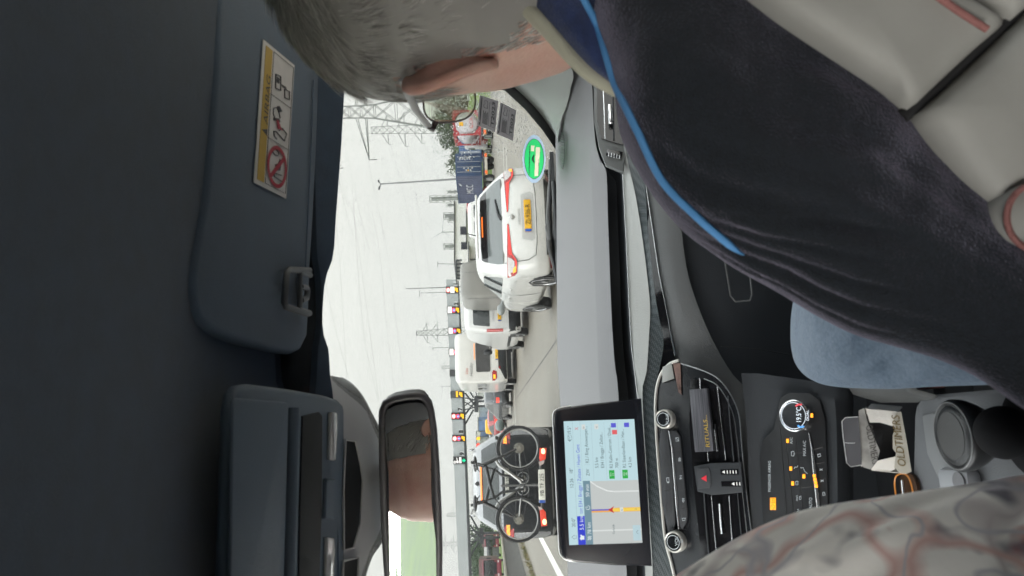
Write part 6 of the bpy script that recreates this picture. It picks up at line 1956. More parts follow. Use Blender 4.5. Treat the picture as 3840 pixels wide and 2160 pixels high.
def bicycle(name, label, dy, flip=False, group=None):
    YY = dy
    cx = 1814
    def q(a, b, d=0.0):
        return PY(a, (2 * cx - b) if flip else b, YB + YY + d)
    t = thing(name, label, 'bicycle', q(2025, 1814), group=group)
    rw, fw = q(1946, 1947), q(1946, 1680)
    X = (fw - rw).normalized() * (1 if not flip else -1)
    Z = V((0, 0, 1)); Z = (Z - X * Z.dot(X)).normalized()
    Yn = X.cross(Z).normalized()
    r_ = 78.0 / FPX * (fw - CAM).dot(CF)
    spoke_wheel(t, fw, r_, X, Z, Yn, True)
    spoke_wheel(t, rw, r_, X, Z, Yn, True)
    bb = q(1962, 1835)
    hd1, hd2 = q(1812, 1744), q(1858, 1722)
    st = q(1852, 1868)
    mb = MB().tube([hd1, hd2], 0.033, 8)
    mb.tube([q(1822, 1748), q(1836, 1810), st], 0.027, 8)
    mb.tube([st, q(1882, 1846), bb], 0.022, 8)
    mb.tube([st, q(1890, 1905), rw], 0.011, 6)
    mb.tube([bb, rw], 0.012, 6)
    fr_ = obj('frame', mb, BFR, t, 60)
    mb = MB().tube([hd2 + V((0, 0, 0.01)), q(1872, 1746), q(1916, 1776), q(1950, 1802), q(1956, 1812)], [0.02, 0.028, 0.028, 0.026, 0.018], 10)
    mb.tube([q(1954, 1862), q(1950, 1900), q(1948, 1936)], 0.014, 8)
    obj('down_tube', mb, BSI, t, 60)
    mb = MB().tube([hd2, q(1880, 1712), q(1925, 1690), fw], [0.026, 0.024, 0.018, 0.014], 8)
    obj('fork', mb, BFR, t, 60)
    mb = MB().tube([hd1, q(1790, 1738)], 0.018, 8)
    mb.tube([q(1786, 1742, -.26), q(1780, 1738, -.05), q(1780, 1738, .05), q(1786, 1742, .26)], 0.014, 8)
    mb.tube([q(1786, 1742, -.26), q(1790, 1760, -.30)], 0.018, 8)
    mb.box(q(1772, 1734, -.06), (0.05, 0.04, 0.06), 0.01)
    mb.tube([q(1776, 1744, -.2), q(1800, 1770, -.22)], 0.008, 6)
    obj('handlebar', mb, BFR, t, 60)
    obj('saddle', MB().ball(q(1782, 1888), (.13, .06, .035), 14, 8), BFR, t, 80)
    obj('seat_post', MB().tube([st, q(1786, 1884)], 0.014, 8), BFR, t, 60)
    ring = MB().tube([bb - Yn * 0.04 + (X * math.cos(2 * math.pi * k / 32) + Z * math.sin(2 * math.pi * k / 32)) * 0.092 for k in range(32)], 0.008, 6, closed=True)
    ring.disc(bb - Yn * 0.03, Yn, 0.045, 0.02, 18)
    obj('chainring', ring, BSI, t, 60)
    mb = MB().tube([q(1962, 1835, -.07), q(1977, 1792, -.08)], 0.012, 6)
    mb.box(q(1978, 1790, -.13), (0.09, 0.06, 0.022), 0.006)
    obj('crank', mb, BFR, t, 60)
    mb = MB()
    for a, b in (((1938, 1846), (1930, 1952)), ((1985, 1842), (1960, 1950))):
        mb.tube([q(*a), q(*b)], 0.005, 4)
    obj('chain', mb, mat('chain_grey', (0.12, 0.12, 0.12), 0.4, metal=0.6), t, 60)
    # mudguards
    for c in (fw, rw):
        pts = [c + (X * math.cos(a) + Z * math.sin(a)) * (r_ + 0.035) for a in [math.pi * (0.05 + 0.9 * k / 16) for k in range(17)]]
        obj('mudguard', MB().tube(pts, 0.024, 6, flat=0.25), BFR, t, 60)
    if not flip:
        obj('carrier_light', MB().box(q(1942, 1632, 0.0), (0.0, 0.0, 0.0)) if False else MB().box(q(1862, 1642, -.02), (0.06, 0.05, 0.05), 0.01), BFR, t, 40)
    return t
bicycle('bicycle', 'black bicycle with silver down tube hung outermost on the carrier', 0.0, group='bicycles on the carrier')
bicycle('bicycle', 'black bicycle facing the other way, hung behind the nearer one', 0.24, True, group='bicycles on the carrier')

# ---- vans
def van(name, label, loc, rotz, paint, h=1.97, L=4.9, w_=.95, windows=True, plate_txt=None, group=None, clad=True):
    t = thing(name, label, 'van', loc, rotz, group)
    k = h / 1.97
    s_ = Shell([(0.25, .12, L - .15, w_ - .09), (0.40, .0, L, w_ - .02), (0.75, .0, L - .02, w_), (0.95, .01, L - .10, w_), (1.08 * k, .03, L - .55, w_ - .005), (1.25 * k, .05, L - 1.0, w_ - .02), (1.6 * k, .10, L - 1.45, w_ - .08), (1.82 * k, .15, L - 1.75, w_ - .14), (1.92 * k, .24, L - 1.95, w_ - .20), (1.96 * k, .5, L - 2.2, w_ - .34), (1.97 * k, .9, L - 2.5, w_ - .55)], rr=0.12, rf=0.4, bow=0.03, fbow=.15)
    part('body', s_.mesh(), paint, t, 40)
    part('bumper', s_.prear([(.26, -w_ + .08, w_ - .08), (.62, -w_ + .02, w_ - .02)], 0.02), DGREY, t)
    part('door_gap', MB().tube([V((0.0, s_.rear(0, z) - 0.003, z)) for z in (.65, 1.0, 1.4, 1.85 * k)], 0.007, 4), INK, t, 60)
    for sd in (-1, 1):
        f = lambda a, b: (min(sd * a, sd * b), max(sd * a, sd * b))
        if windows:
            part('rear_window', s_.prear([(1.20, *f(.08, w_ - .24)), (1.22, *f(.07, w_ - .20)), (1.66 * k, *f(.08, w_ - .27)), (1.69 * k, *f(.10, w_ - .31))]), CAR_GLASS, t)
        part('tail_lamp', s_.prear([(.80, *f(w_ - .12, w_ - .03)), (1.0, *f(w_ - .12, w_ - .03)), (1.30, *f(w_ - .13, w_ - .04))], 0.012), RED_LENS, t)
        part('door_window', s_.pside(sd, [(1.16, L - 1.75, L - .95), (1.25, L - 1.75, L - 1.10), (1.62 * k, L - 1.85, L - 1.62)], 0.005), CAR_GLASS, t)
        if clad:
            part('side_moulding', s_.pside(sd, [(.52, .9, L - 1.5), (.62, .9, L - 1.5)], 0.012), DGREY, t)
        mb = MB().ball((sd * (w_ + .16), L - 1.35, 1.28), (.11, .07, .16), 12, 8)
        mb.tube([V((sd * (w_ - .05), L - 1.35, 1.15)), V((sd * (w_ + .12), L - 1.35, 1.2))], 0.03, 6)
        part('wing_mirror', mb, BLACK, t, 60)
        for y_ in (.85, L - .95):
            arch(t, s_, sd, y_, .33)
            wheel(t, sd * (w_ - .12), y_, .335, .22, 6, sd=sd)
    if plate_txt:
        plate(t, (-.36, s_.rear(0, .92) - .02, .90), .50, .11, plate_txt, -1, YEL_PLATE, EU_BLUE, 0.10, 0.02)
    return t, s_
GREYV = mat('van_grey', (0.20, 0.195, 0.175), 0.3, coat=0.5, var=0.06, scale=1.2)
VAN_W = mat('van_white', (0.60, 0.60, 0.59), 0.3, coat=0.4, var=0.04, scale=1.5)
TARP = mat('tarpaulin_grey', (0.20, 0.195, 0.178), 0.42, coat=0.25, var=0.08, scale=1.5, bump=0.5, bscale=5)
tt = thing('covered_trailer', 'grey tarpaulin covered trailer between the white hatchback and the white van', 'trailer', (3.84 + .56, 20.15, 0), R(0))
rws = []
for z, ins in ((.62, 0.0), (.9, .0), (1.3, .01), (1.7, .03), (1.9, .07), (1.97, .14), (1.99, .3)):
    o_ = []
    for k in range(40):
        a = 2 * math.pi * (k + .5) / 40
        sx_, sy_ = math.cos(a), math.sin(a)
        ex = .16
        o_.append(V(((.57 - ins) * math.copysign(abs(sx_) ** ex, sx_), 1.08 + (1.08 - ins * 1.3) * math.copysign(abs(sy_) ** ex, sy_), z + .012 * noise.noise(V((k * .7, z * 3, 1))))))
    rws.append([p + V((.012 * noise.noise(V((p.y * 4, z * 2.2, 3))), .012 * noise.noise(V((p.x * 5, z * 2.2, 7))), 0)) for p in o_])
part('tarpaulin', MB().rings(rws), TARP, tt, 60)
part('tarp_seam', MB().tube([V((-.565, -.006 + .0, z)) for z in (.66, 1.2, 1.8)], .006, 4).tube([V((.18, -.012, z)) for z in (.66, 1.2, 1.85)], .005, 4), mat('seam_grey', (0.09, 0.09, 0.085), 0.7), tt, 60)
part('chassis', MB().box((0, 1.08, .52), (1.12, 2.2, .16), .02).box((0, 2.5, .48), (.08, 1.0, .08), .01), DGREY, tt)
for sd in (-1, 1):
    wheel(tt, sd * .60, 1.0, .33, .18, 6, sd=sd)
    part('mudguard', MB().tube([V((sd * .62, 1.0 + math.cos(a) * .40, .33 + math.sin(a) * .40)) for a in [math.pi * k / 10 for k in range(11)]], .10, 6, flat=.25), DGREY, tt, 60)
    part('tail_lamp', MB().box((sd * .46, -.03, .52), (.18, .04, .09), .01), RED_LENS, tt)
wv, ws_ = van('panel_van', 'white panel van with rear windows and yellow plate beyond the grey van', (3.20 + .95, 22.4, 0), 0, VAN_W, 1.99, 5.0, .95, plate_txt='43-VTB')
part('model_lettering', text_mb('VIVARO', 0.10, V((-.42, ws_.rear(.4, 1.08) - 0.012, 1.05)), (1, 0, 0), (0, 0, 1), 'CENTER'), mat('badge_grey2', (0.3, 0.3, 0.3), 0.4), wv, 0)
hv = gxy(822, 33)
van('panel_van', 'white van roof showing just over the white hatchback', (hv.x, hv.y, 0), R(-14), VAN_W, 1.98, 4.6, .92)

# ---- motorhome
mh_p = V((2.52 + 1.15, 33.2, 0))
mh = thing('motorhome', 'white motorhome with dark rear window and lit orange tail lamps', 'motorhome', mh_p, R(0))
s3 = Shell([(0.45, .10, 7.2, 1.06), (0.62, .02, 7.3, 1.12), (0.95, .0, 7.3, 1.15), (1.6, .03, 7.2, 1.15), (2.2, .06, 6.6, 1.14), (2.55, .12, 6.0, 1.12), (2.70, .22, 5.7, 1.06), (2.77, .42, 5.4, .92), (2.79, .8, 5.0, .6)], rr=0.14, rf=0.3, bow=0.03)
MHW = mat('motorhome_white', (0.60, 0.59, 0.56), 0.35, coat=0.3, var=0.03, scale=1)
part('body', s3.mesh(), MHW, mh, 40)
part('rear_window', s3.prear([(1.20, -.62, .62), (1.25, -.66, .66), (1.78, -.66, .66), (1.83, -.62, .62)], 0.03), mat('mh_glass', (0.05, 0.05, 0.05), 0.12, var=0.3, scale=3), mh)
part('marker_lamp', s3.prear([(1.87, -.1, .62), (1.91, -.1, .62)], 0.02), emit('marker_orange', (1.0, 0.35, 0.1), 2.4), mh)
part('bumper', s3.prear([(.47, -1.0, 1.0), (.56, -1.0, 1.0), (.78, -.55, .55), (.84, -.5, .5)], 0.02), DGREY, mh)
part('chassis', MB().box((0, 3.4, .38), (1.8, 6.2, .28), .04), DGREY, mh)
part('lettering', text_mb('Hobby', 0.22, V((-.55, s3.rear(.5, 2.1) - .012, 1.98)), (1, 0, 0), (0, 0, 1), 'CENTER', shear=0.25), mat('mh_script', (0.12, 0.12, 0.13), 0.5), mh, 0)
part('lettering', text_mb('Van', 0.20, V((-.62, s3.rear(.5, 2.25) - .012, 2.18)), (1, 0, 0), (0, 0, 1), 'CENTER', shear=0.3), mat('mh_script_red', (0.45, 0.08, 0.06), 0.5), mh, 0)
for sd in (-1, 1):
    f = lambda a, b: (min(sd * a, sd * b), max(sd * a, sd * b))
    l_ = part('tail_lamp', s3.prear([(.92, *f(.66, .96)), (1.02, *f(.62, 1.06)), (1.08, *f(.60, 1.07)), (1.13, *f(.70, 1.06))], 0.02), RED_LENS, mh)
    part('lit_element', s3.prear([(.98, *f(.80, .98)), (1.08, *f(.80, .98))], 0.03), emit('mh_lit', (1.0, 0.42, 0.03), 4.5), l_)
    part('reflector', s3.prear([(.76, *f(.42, .56)), (.82, *f(.44, .54))], 0.028), RED_LENS, mh)
    for y_ in (1.9, 6.0):
        arch(mh, s3, sd, y_, .36)
        wheel(mh, sd * .98, y_, .35, .24, 6, rimmat=mat('wheel_cover', (0.5, 0.5, 0.49), 0.4), sd=sd)
    for y0 in (.45, 1.35, 3.2):
        part('side_window', s3.pside(sd, [(1.40, y0, y0 + .62), (1.44, y0 - .02, y0 + .64), (1.78, y0 - .02, y0 + .64), (1.82, y0, y0 + .62)], 0.02), CAR_GLASS, mh)
    part('side_stripe', s3.pside(sd, [(1.28, .9, 5.5), (1.80, .4, 5.5)], 0.006), mat('mh_stripe', (0.32, 0.32, 0.32), 0.4), mh)
    part('skirt', s3.pside(sd, [(.56, .2, 6.6), (.80, .2, 6.6)], 0.008), mat('mh_skirt', (0.3, 0.3, 0.3), 0.4), mh)
plate(mh, (.10, s3.rear(0, .9) - .02, .90), .52, .12, '92-LT-', -1, YEL_PLATE, EU_BLUE, 0.10)
mb = MB().tube([V((-1.1, 6.6, 2.0)), V((-1.42, 6.7, 1.9))], 0.03, 6).ball((-1.42, 6.7, 1.8), (.10, .07, .2), 10, 8)
part('wing_mirror', mb, BLACK, mh, 60)

# ---- smaller cars further on, built once and repainted per copy
def small_car(name, label, py, d, rotz, paint, cat='car', h=1.48, lit=True, dx=0, group=None):
    p = gxy(py, d)
    t = thing(name, label, cat, p, rotz, group)
    k = h / 1.48
    s_ = Shell([(0.20, .20, 4.0, .78), (0.35, .03, 4.12, .86), (0.60, .0, 4.15, .885), (0.85, .05, 3.95, .88), (0.96 * k, .10, 3.3, .83), (1.2 * k, .34, 2.75, .72), (1.40 * k, .62, 2.25, .62), (1.46 * k, .95, 1.9, .48), (1.48 * k, 1.3, 1.6, .25)], rr=0.22, rf=0.45, bow=0.06)
    part('body', s_.mesh(), paint, t, 40)
    part('rear_window', s_.prear([(1.0 * k, -.66, .66), (1.34 * k, -.52, .52)]), CAR_GLASS, t)
    part('bumper', s_.prear([(.22, -.75, .75), (.45, -.82, .82)], 0.012), DGREY, t)
    for sd in (-1, 1):
        f = lambda a, b: (min(sd * a, sd * b), max(sd * a, sd * b))
        part('tail_lamp', s_.prear([(.75, *f(.60, .85)), (.92, *f(.58, .84))], 0.012), LIT_RED if lit else RED_LENS, t)
        part('side_window', s_.pside(sd, [(1.0 * k, .6, 3.05), (1.2 * k, .95, 2.6), (1.35 * k, 1.25, 2.25)], 0.006), CAR_GLASS, t)
        for y_ in (.75, 3.3):
            arch(t, s_, sd, y_, .32)
            wheel(t, sd * .79, y_, .32, .2, 5, sd=sd)
    plate(t, (0, s_.rear(0, .62) - .02, .62), .5, .11, 'K-482-LP', -1, WHT_PLATE, None, 0.08)
    return t, s_
DKG = mat('car_dark_grey', (0.075, 0.08, 0.088), 0.25, coat=0.6, metal=0.2, var=0.1, scale=2)
REDP = mat('car_red', (0.34, 0.03, 0.035), 0.25, coat=0.6, var=0.1, scale=2)
YELP = mat('van_yellow', (0.75, 0.40, 0.015), 0.35, coat=0.4, var=0.05, scale=2)
small_car('hatchback', 'dark grey hatchback turned across the lanes behind the motorhome', 1452, 41, R(14), DKG, h=1.6)
small_car('hatchback', 'red hatchback half hidden behind the dark grey hatchback', 1545, 58, R(24), REDP, h=1.5)
yv, ys = van('delivery_van', 'small yellow delivery van with grey emblem beyond the red hatchback', gxy(1600, 84), R(-4), YELP, 1.86, 4.4, .90, windows=False)
part('emblem', ys.prear([(1.2, -.16, .16), (1.35, -.22, .22), (1.5, -.02, .02)], 0.014), mat('emblem_grey', (0.3, 0.27, 0.2), 0.5), yv)
cols = [(0.3, 0.31, 0.33), (0.05, 0.07, 0.12), (0.45, 0.45, 0.44), (0.10, 0.02, 0.02), (0.08, 0.09, 0.10)]
queue = [(1625, 96, 0, 'silver car queuing beyond the yellow van'), (1650, 104, 1, 'dark blue car queuing under the lane display'), (1668, 100, 2, 'pale car queuing below the red cross display'), (1690, 88, 3, 'maroon car queuing just past the silver estate'), (1578, 110, 4, 'black car queuing between the red hatchback and the yellow van')]
for py, d, c, lb in queue:
    small_car('car', lb, py, d, R(-3), mat('queue_paint', cols[c], 0.3, coat=0.5), group='cars queuing towards the toll lanes')
# ================================================================== toll gantry with lane displays
STEEL_D = mat('gantry_dark_steel', (0.045, 0.05, 0.055), 0.5, var=0.15, scale=3)
PANELG = mat('gantry_panel_grey', (0.40, 0.43, 0.44), 0.5, var=0.06, scale=0.5)
ga, gb = P(1695, 1040, 131), P(1751, 2330, 116)
GX = (ga - gb).normalized()
GY = V((-GX.y, GX.x, 0)).normalized()
if GY.y < 0: GY = -GY
GZ = GX.cross(GY).normalized()
if GZ.z < 0: GZ = -GZ
gp_ = lambda a, b, off=0.0: PP(a, b, ga, GY, off)
gan = thing('toll_gantry', 'long grey toll gantry spanning all lanes with numbered lane displays', 'gantry', (gb.x, gb.y, 0))
def bar_px(pts, dep, mt, nm, root, off=0.0, bev=0.0):
    return obj(nm, MB().prism([gp_(a, b, off) for a, b in pts], GY * dep, bev=bev), mt, root, 30)
def gedge(y, k):
    """upper (k=0) and lower (k=1) edge of the panel band at a photo row"""
    t = (y - 1048) / (2160 - 1048)
    return (1673 + t * 47, 1716 + t * 43)[k]
seg = [1048, 1074, 1099, 1149, 1175, 1228, 1252, 1307, 1333, 1386, 1411, 1466, 1492, 1547, 1573, 1631, 1656, 1712, 1740, 2420]
NAMES = {1: 'lane', }
for i in range(0, len(seg) - 1, 2):
    y0, y1 = seg[i], seg[i + 1]
    bar_px([(gedge(y0, 0), y0), (gedge(y1, 0), y1), (gedge(y1, 1), y1), (gedge(y0, 1), y0)], 1.2, PANELG, 'panel', gan)
bar_px([(gedge(1048, 1) + 1, 1048), (gedge(2420, 1) + 1, 2420), (gedge(2420, 1) + 11, 2420), (gedge(1300, 1) + 8, 1300), (gedge(1048, 1) + 3, 1048)], 1.5, STEEL_D, 'beam', gan)
LW = emit('signal_white', (0.95, 0.92, 0.90), 3.2)
LR = emit('signal_red', (1.0, 0.06, 0.05), 3.6)
LB = emit('signal_blue', (0.10, 0.22, 0.9), 2.2)
LY = emit('signal_amber', (1.0, 0.50, 0.01), 3.4)
LG = emit('signal_green', (0.0, 0.75, 0.36), 3.0)
DBOX = mat('display_box', (0.016, 0.014, 0.016), 0.5)
DGREYBOX = mat('display_grey', (0.06, 0.063, 0.068), 0.5)
def disc_px(a, b, ra, rb, mt, nm, root, off, hole=0.0):
    n = 24
    o_ = [gp_(a + ra * math.cos(2 * math.pi * k / n), b + rb * math.sin(2 * math.pi * k / n), off) for k in range(n)]
    if hole:
        i_ = [gp_(a + ra * hole * math.cos(2 * math.pi * k / n), b + rb * hole * math.sin(2 * math.pi * k / n), off) for k in range(n)]
        mb = MB()
        k0 = o_ + i_
        mb.add(k0, [(k, (k + 1) % n, n + (k + 1) % n, n + k) for k in range(n)])
        return obj(nm, mb, mt, root, 0)
    return obj(nm, MB().prism(o_, GY * 0.05), mt, root, 0)
def quad_px(pts, mt, nm, root, off):
    return obj(nm, MB().prism([gp_(a, b, off) for a, b in pts], GY * 0.05), mt, root, 0)
def display(y0, y1, kind):
    box = bar_px([(gedge(y0, 0) - 2, y0), (gedge(y1, 0) - 2, y1), (gedge(y1, 1) + 3, y1), (gedge(y0, 1) + 3, y0)], 1.4, DGREYBOX if kind in ('grey', 'bars') else DBOX, 'lane_display', gan, -0.25)
    yc = (y0 + y1) / 2
    a0 = gedge(yc, 0)
    O = -0.33
    def amb(a):
        quad_px([(a, y0 + 4), (a + 12, y0 + 6), (a + 13, y1 - 3), (a + 7, y1 - 4), (a + 4, yc + 2), (a, yc + 3)], LY, 'amber_symbol', box, O)
    def sign(a):
        quad_px([(a, y0 + 1), (a + 15, y0 + 1), (a + 16, y1 - 1), (a, y1 - 1)], LW, 'white_sign', box, O)
    def rb(a):
        disc_px(a, yc + 1, 7.5, 9, LR, 'red_ring', box, O)
        disc_px(a + 1, yc + 1, 5.0, 6.5, LB, 'blue_disc', box, O - 0.08)
        quad_px([(a - 3, yc), (a + 4, yc), (a + 4, yc + 2), (a - 3, yc + 2)], LW, 'white_arrow', box, O - 0.16)
    def stop(a):
        disc_px(a, yc + 1, 8.2, 9.5, LR, 'red_ring', box, O)
        disc_px(a, yc + 1, 6.3, 7.4, LW, 'white_disc', box, O - 0.08)
    if kind == 'one': stop(a0 + 6); sign(a0 + 14); amb(a0 + 30)
    if kind == 'two': sign(a0 + 1); rb(a0 + 23); amb(a0 + 31)
    if kind == 'white': sign(a0 + 1); rb(a0 + 23); amb(a0 + 32)
    if kind == 'bars':
        quad_px([(a0 + 18, y0 + 1), (a0 + 25, y0 + 1), (a0 + 26, y1 - 3), (a0 + 19, y1 - 3)], LY, 'amber_bar', box, O)
        amb(a0 + 30)
    if kind == 'full': stop(a0 + 7); rb(a0 + 22); amb(a0 + 32)
    if kind == 'green':
        disc_px(a0 + 4, y1 - 7, 4.5, 5, LW, 'white_ring', box, O, 0.5); disc_px(a0 + 14, y1 - 8, 4.5, 5, LW, 'white_ring', box, O, 0.5)
        quad_px([(a0 + 10, y0 + 4), (a0 + 12, y0 + 4), (a0 + 16, y1 - 6), (a0 + 12, y1 - 4)], LW, 'white_bar', box, O)
        quad_px([(a0 + 20, y0 + 3), (a0 + 28, y0 + 3), (a0 + 29, y1 - 3), (a0 + 21, y1 - 3)], LW, 'white_bar', box, O)
        quad_px([(a0 + 31, yc - 2), (a0 + 38, yc - 2), (a0 + 36, yc - 8), (a0 + 45, yc + 1), (a0 + 36, yc + 9), (a0 + 38, yc + 4), (a0 + 31, yc + 4)], LG, 'green_arrow', box, O)
for y0, y1, kd in ((1074, 1099, 'one'), (1149, 1175, 'two'), (1228, 1252, 'white'), (1307, 1333, 'white'), (1386, 1411, 'grey'), (1466, 1492, 'bars'), (1547, 1573, 'full'), (1631, 1656, 'full'), (1712, 1740, 'green')):
    display(y0, y1, kd)
for s_, y_ in (('1', 1066), ('2', 1141), ('7', 1536), ('8', 1620), ('9', 1703)):
    a_ = gedge(y_, 1) - 10
    pl_ = quad_px([(a_ - 6, y_ - 11), (a_ + 9, y_ - 10), (a_ + 9, y_ + 8), (a_ - 6, y_ + 7)], mat('number_field', (0.62, 0.65, 0.66), 0.5), 'lane_number', gan, -0.06)
    tm = text_mb(s_, 0.92, gp_(a_ + 7.5, y_ - 1.5, -0.12), gp_(a_, y_ - 30) - gp_(a_, y_), gp_(a_ - 30, y_) - gp_(a_, y_), 'CENTER', bold=0.05)
    obj('lettering', tm, INK, pl_, 0)
# forked columns
def column(y, wpx, kk=1.0):
    a0 = gedge(y, 1) + 10
    top = a0 + 38
    r_ = 0.16
    mb = MB()
    L = lambda a, b, o_=0.3: gp_(a, b, o_)
    for (a, b, c, d) in ((a0, y - 78, top - 6, y - 22), (a0, y + 78, top - 6, y + 22), (a0, y - 40, top, y + 8), (a0, y + 40, top, y - 8), (a0, y - 22, top, y - 14), (a0, y + 22, top, y + 14), (a0, y - 6, top, y + 18), (a0, y + 6, top, y - 18)):
        mb.tube([L(a, b), L(c, d)], r_ if abs(b - y) > 30 else 0.11, 6)
    cl_ = obj('column', MB().prism([L(top - 3, y - 30), L(top - 3, y + 30), L(top + 12, y + 30), L(top + 12, y + 12), L(top + 12, y - 12), L(top + 12, y - 30)], GY * 0.9), STEEL_D, gan, 30)
    obj('brace', mb, STEEL_D, cl_, 60)
    mb = MB()
    b1 = L(top + 10, y)
    for d in (-9, 9):
        p = L(top + 8, y + d)
        mb.box((p.x, p.y + .4, p.z / 2), (0.35, 0.5, p.z), 0.03)
    obj('post', mb, STEEL_D, cl_, 40)
column(1514, 20)
column(2010, 20)
p = gp_(1812, 1512, -0.5)

# ---- small lane display further on, under the gantry
dp = thing('lane_sign', 'black framed overhead lane sign with amber arrow and red cross', 'road sign', gxy(1645, 170))
fr = [(1786, 1616), (1802, 1616), (1803, 1687), (1787, 1688)]
q = [P(a, b, 170) for a, b in fr]
obj('board', MB().prism(q, V((0.0, 0.4, 0))), mat('sign_pale', (0.5, 0.5, 0.48), 0.5), dp, 0)
mb = MB().tube(q + q[:1], 0.07, 5)
for b in (1618, 1686):
    p = P(1794, b, 170)
    mb.tube([p, V((p.x, p.y, 0))], 0.12, 5)
obj('frame', mb, STEEL_D, dp, 60)
obj('amber_arrow', MB().prism([P(a, b, 169.8) for a, b in [(1787, 1640), (1800, 1638), (1800, 1650), (1787, 1650)]], V((0, -0.1, 0))), LY, dp, 0)
cx_ = P(1793, 1670, 169.7)
obj('red_cross', MB().tube([cx_ + V((math.cos(k), 0, math.sin(k))) * 0.34 for k in [2 * math.pi * i / 16 for i in range(16)]], 0.12, 5, closed=True).tube([cx_ + V((-.3, 0, -.3)), cx_ + V((.3, 0, .3))], 0.09, 5), LR, dp, 0)

# ---- toll plaza building
bd = thing('toll_building', 'low white toll office with two dark windows and a flat roof', 'building', gxy(864, 88))
b0 = gxy(756, 92); b1 = gxy(974, 88)
bx = (b1 - b0).normalized(); bn = V((bx.y, -bx.x, 0))
if bn.y > 0: bn = -bn
BW = mat('plaster_white', (0.78, 0.78, 0.75), 0.7, var=0.04, scale=0.6, bump=0.2, bscale=10)
def bq(name, y0, y1, a0, a1, dep, mt, off, root):
    """vertical box on the facade plane from photo rows y0..y1 and columns a0..a1"""
    A, B = PP(a0, y0, b0, bn, off), PP(a0, y1, b0, bn, off)
    C, D = PP(a1, y1, b0, bn, off), PP(a1, y0, b0, bn, off)
    return obj(name, MB().prism([A, B, C, D], -bn * dep), mt, root, 0)
A, B = PP(1705, 756, b0, bn), PP(1704, 976, b0, bn)
mb = MB().prism([A, B, V((B.x, B.y, 0)), V((A.x, A.y, 0))], -bn * 5)
obj('wall', mb, BW, bd, 0)
bq('roof_edge', 752, 980, 1702, 1706, 5.3, mat('roof_edge_dark', (0.08, 0.08, 0.08), 0.6), 0.2, bd)
WD = mat('office_glass', (0.03, 0.033, 0.045), 0.1, var=0.3, scale=2)
for y0, y1, a0, a1 in ((851, 878, 1727, 1747), (909, 933, 1730, 1750)):
    wf = bq('window', y0 - 2, y1 + 2, a0 - 1.5, a1 + 1.5, 0.1, mat('window_frame', (0.2, 0.2, 0.2), 0.5), 0.06, bd)
    bq('pane', y0, y1, a0, a1, 0.05, WD, 0.10, wf)
bq('canopy', 905, 985, 1756, 1759, 1.0, STEEL_D, 1.0, bd)
bq('wall_band', 783, 905, 1747.5, 1749.5, 0.3, STEEL_D, 0.3, bd)
bq('annex', 936, 974, 1732, 1762, 2.5, BW, 0.9, bd)
fe = thing('screen_fence', 'white panelled screen fence running on from the toll office', 'fence', gxy(1010, 88))
bq('panel', 976, 1046, 1712, 1727, 0.2, mat('fence_white', (0.45, 0.45, 0.43), 0.6), 0.0, fe)
for y_ in (976, 990, 1004, 1018, 1032, 1045):
    A, C = PP(1711, y_, b0, bn, 0.12), PP(1727, y_, b0, bn, 0.12)
    obj('post', MB().tube([A, V((A.x, A.y, 0))], 0.10, 6), STEEL_D, fe, 60)
A, B = PP(1711, 976, b0, bn, 0.15), PP(1712, 1046, b0, bn, 0.15)
obj('rail', MB().tube([A, B], 0.09, 6), STEEL_D, fe, 60)

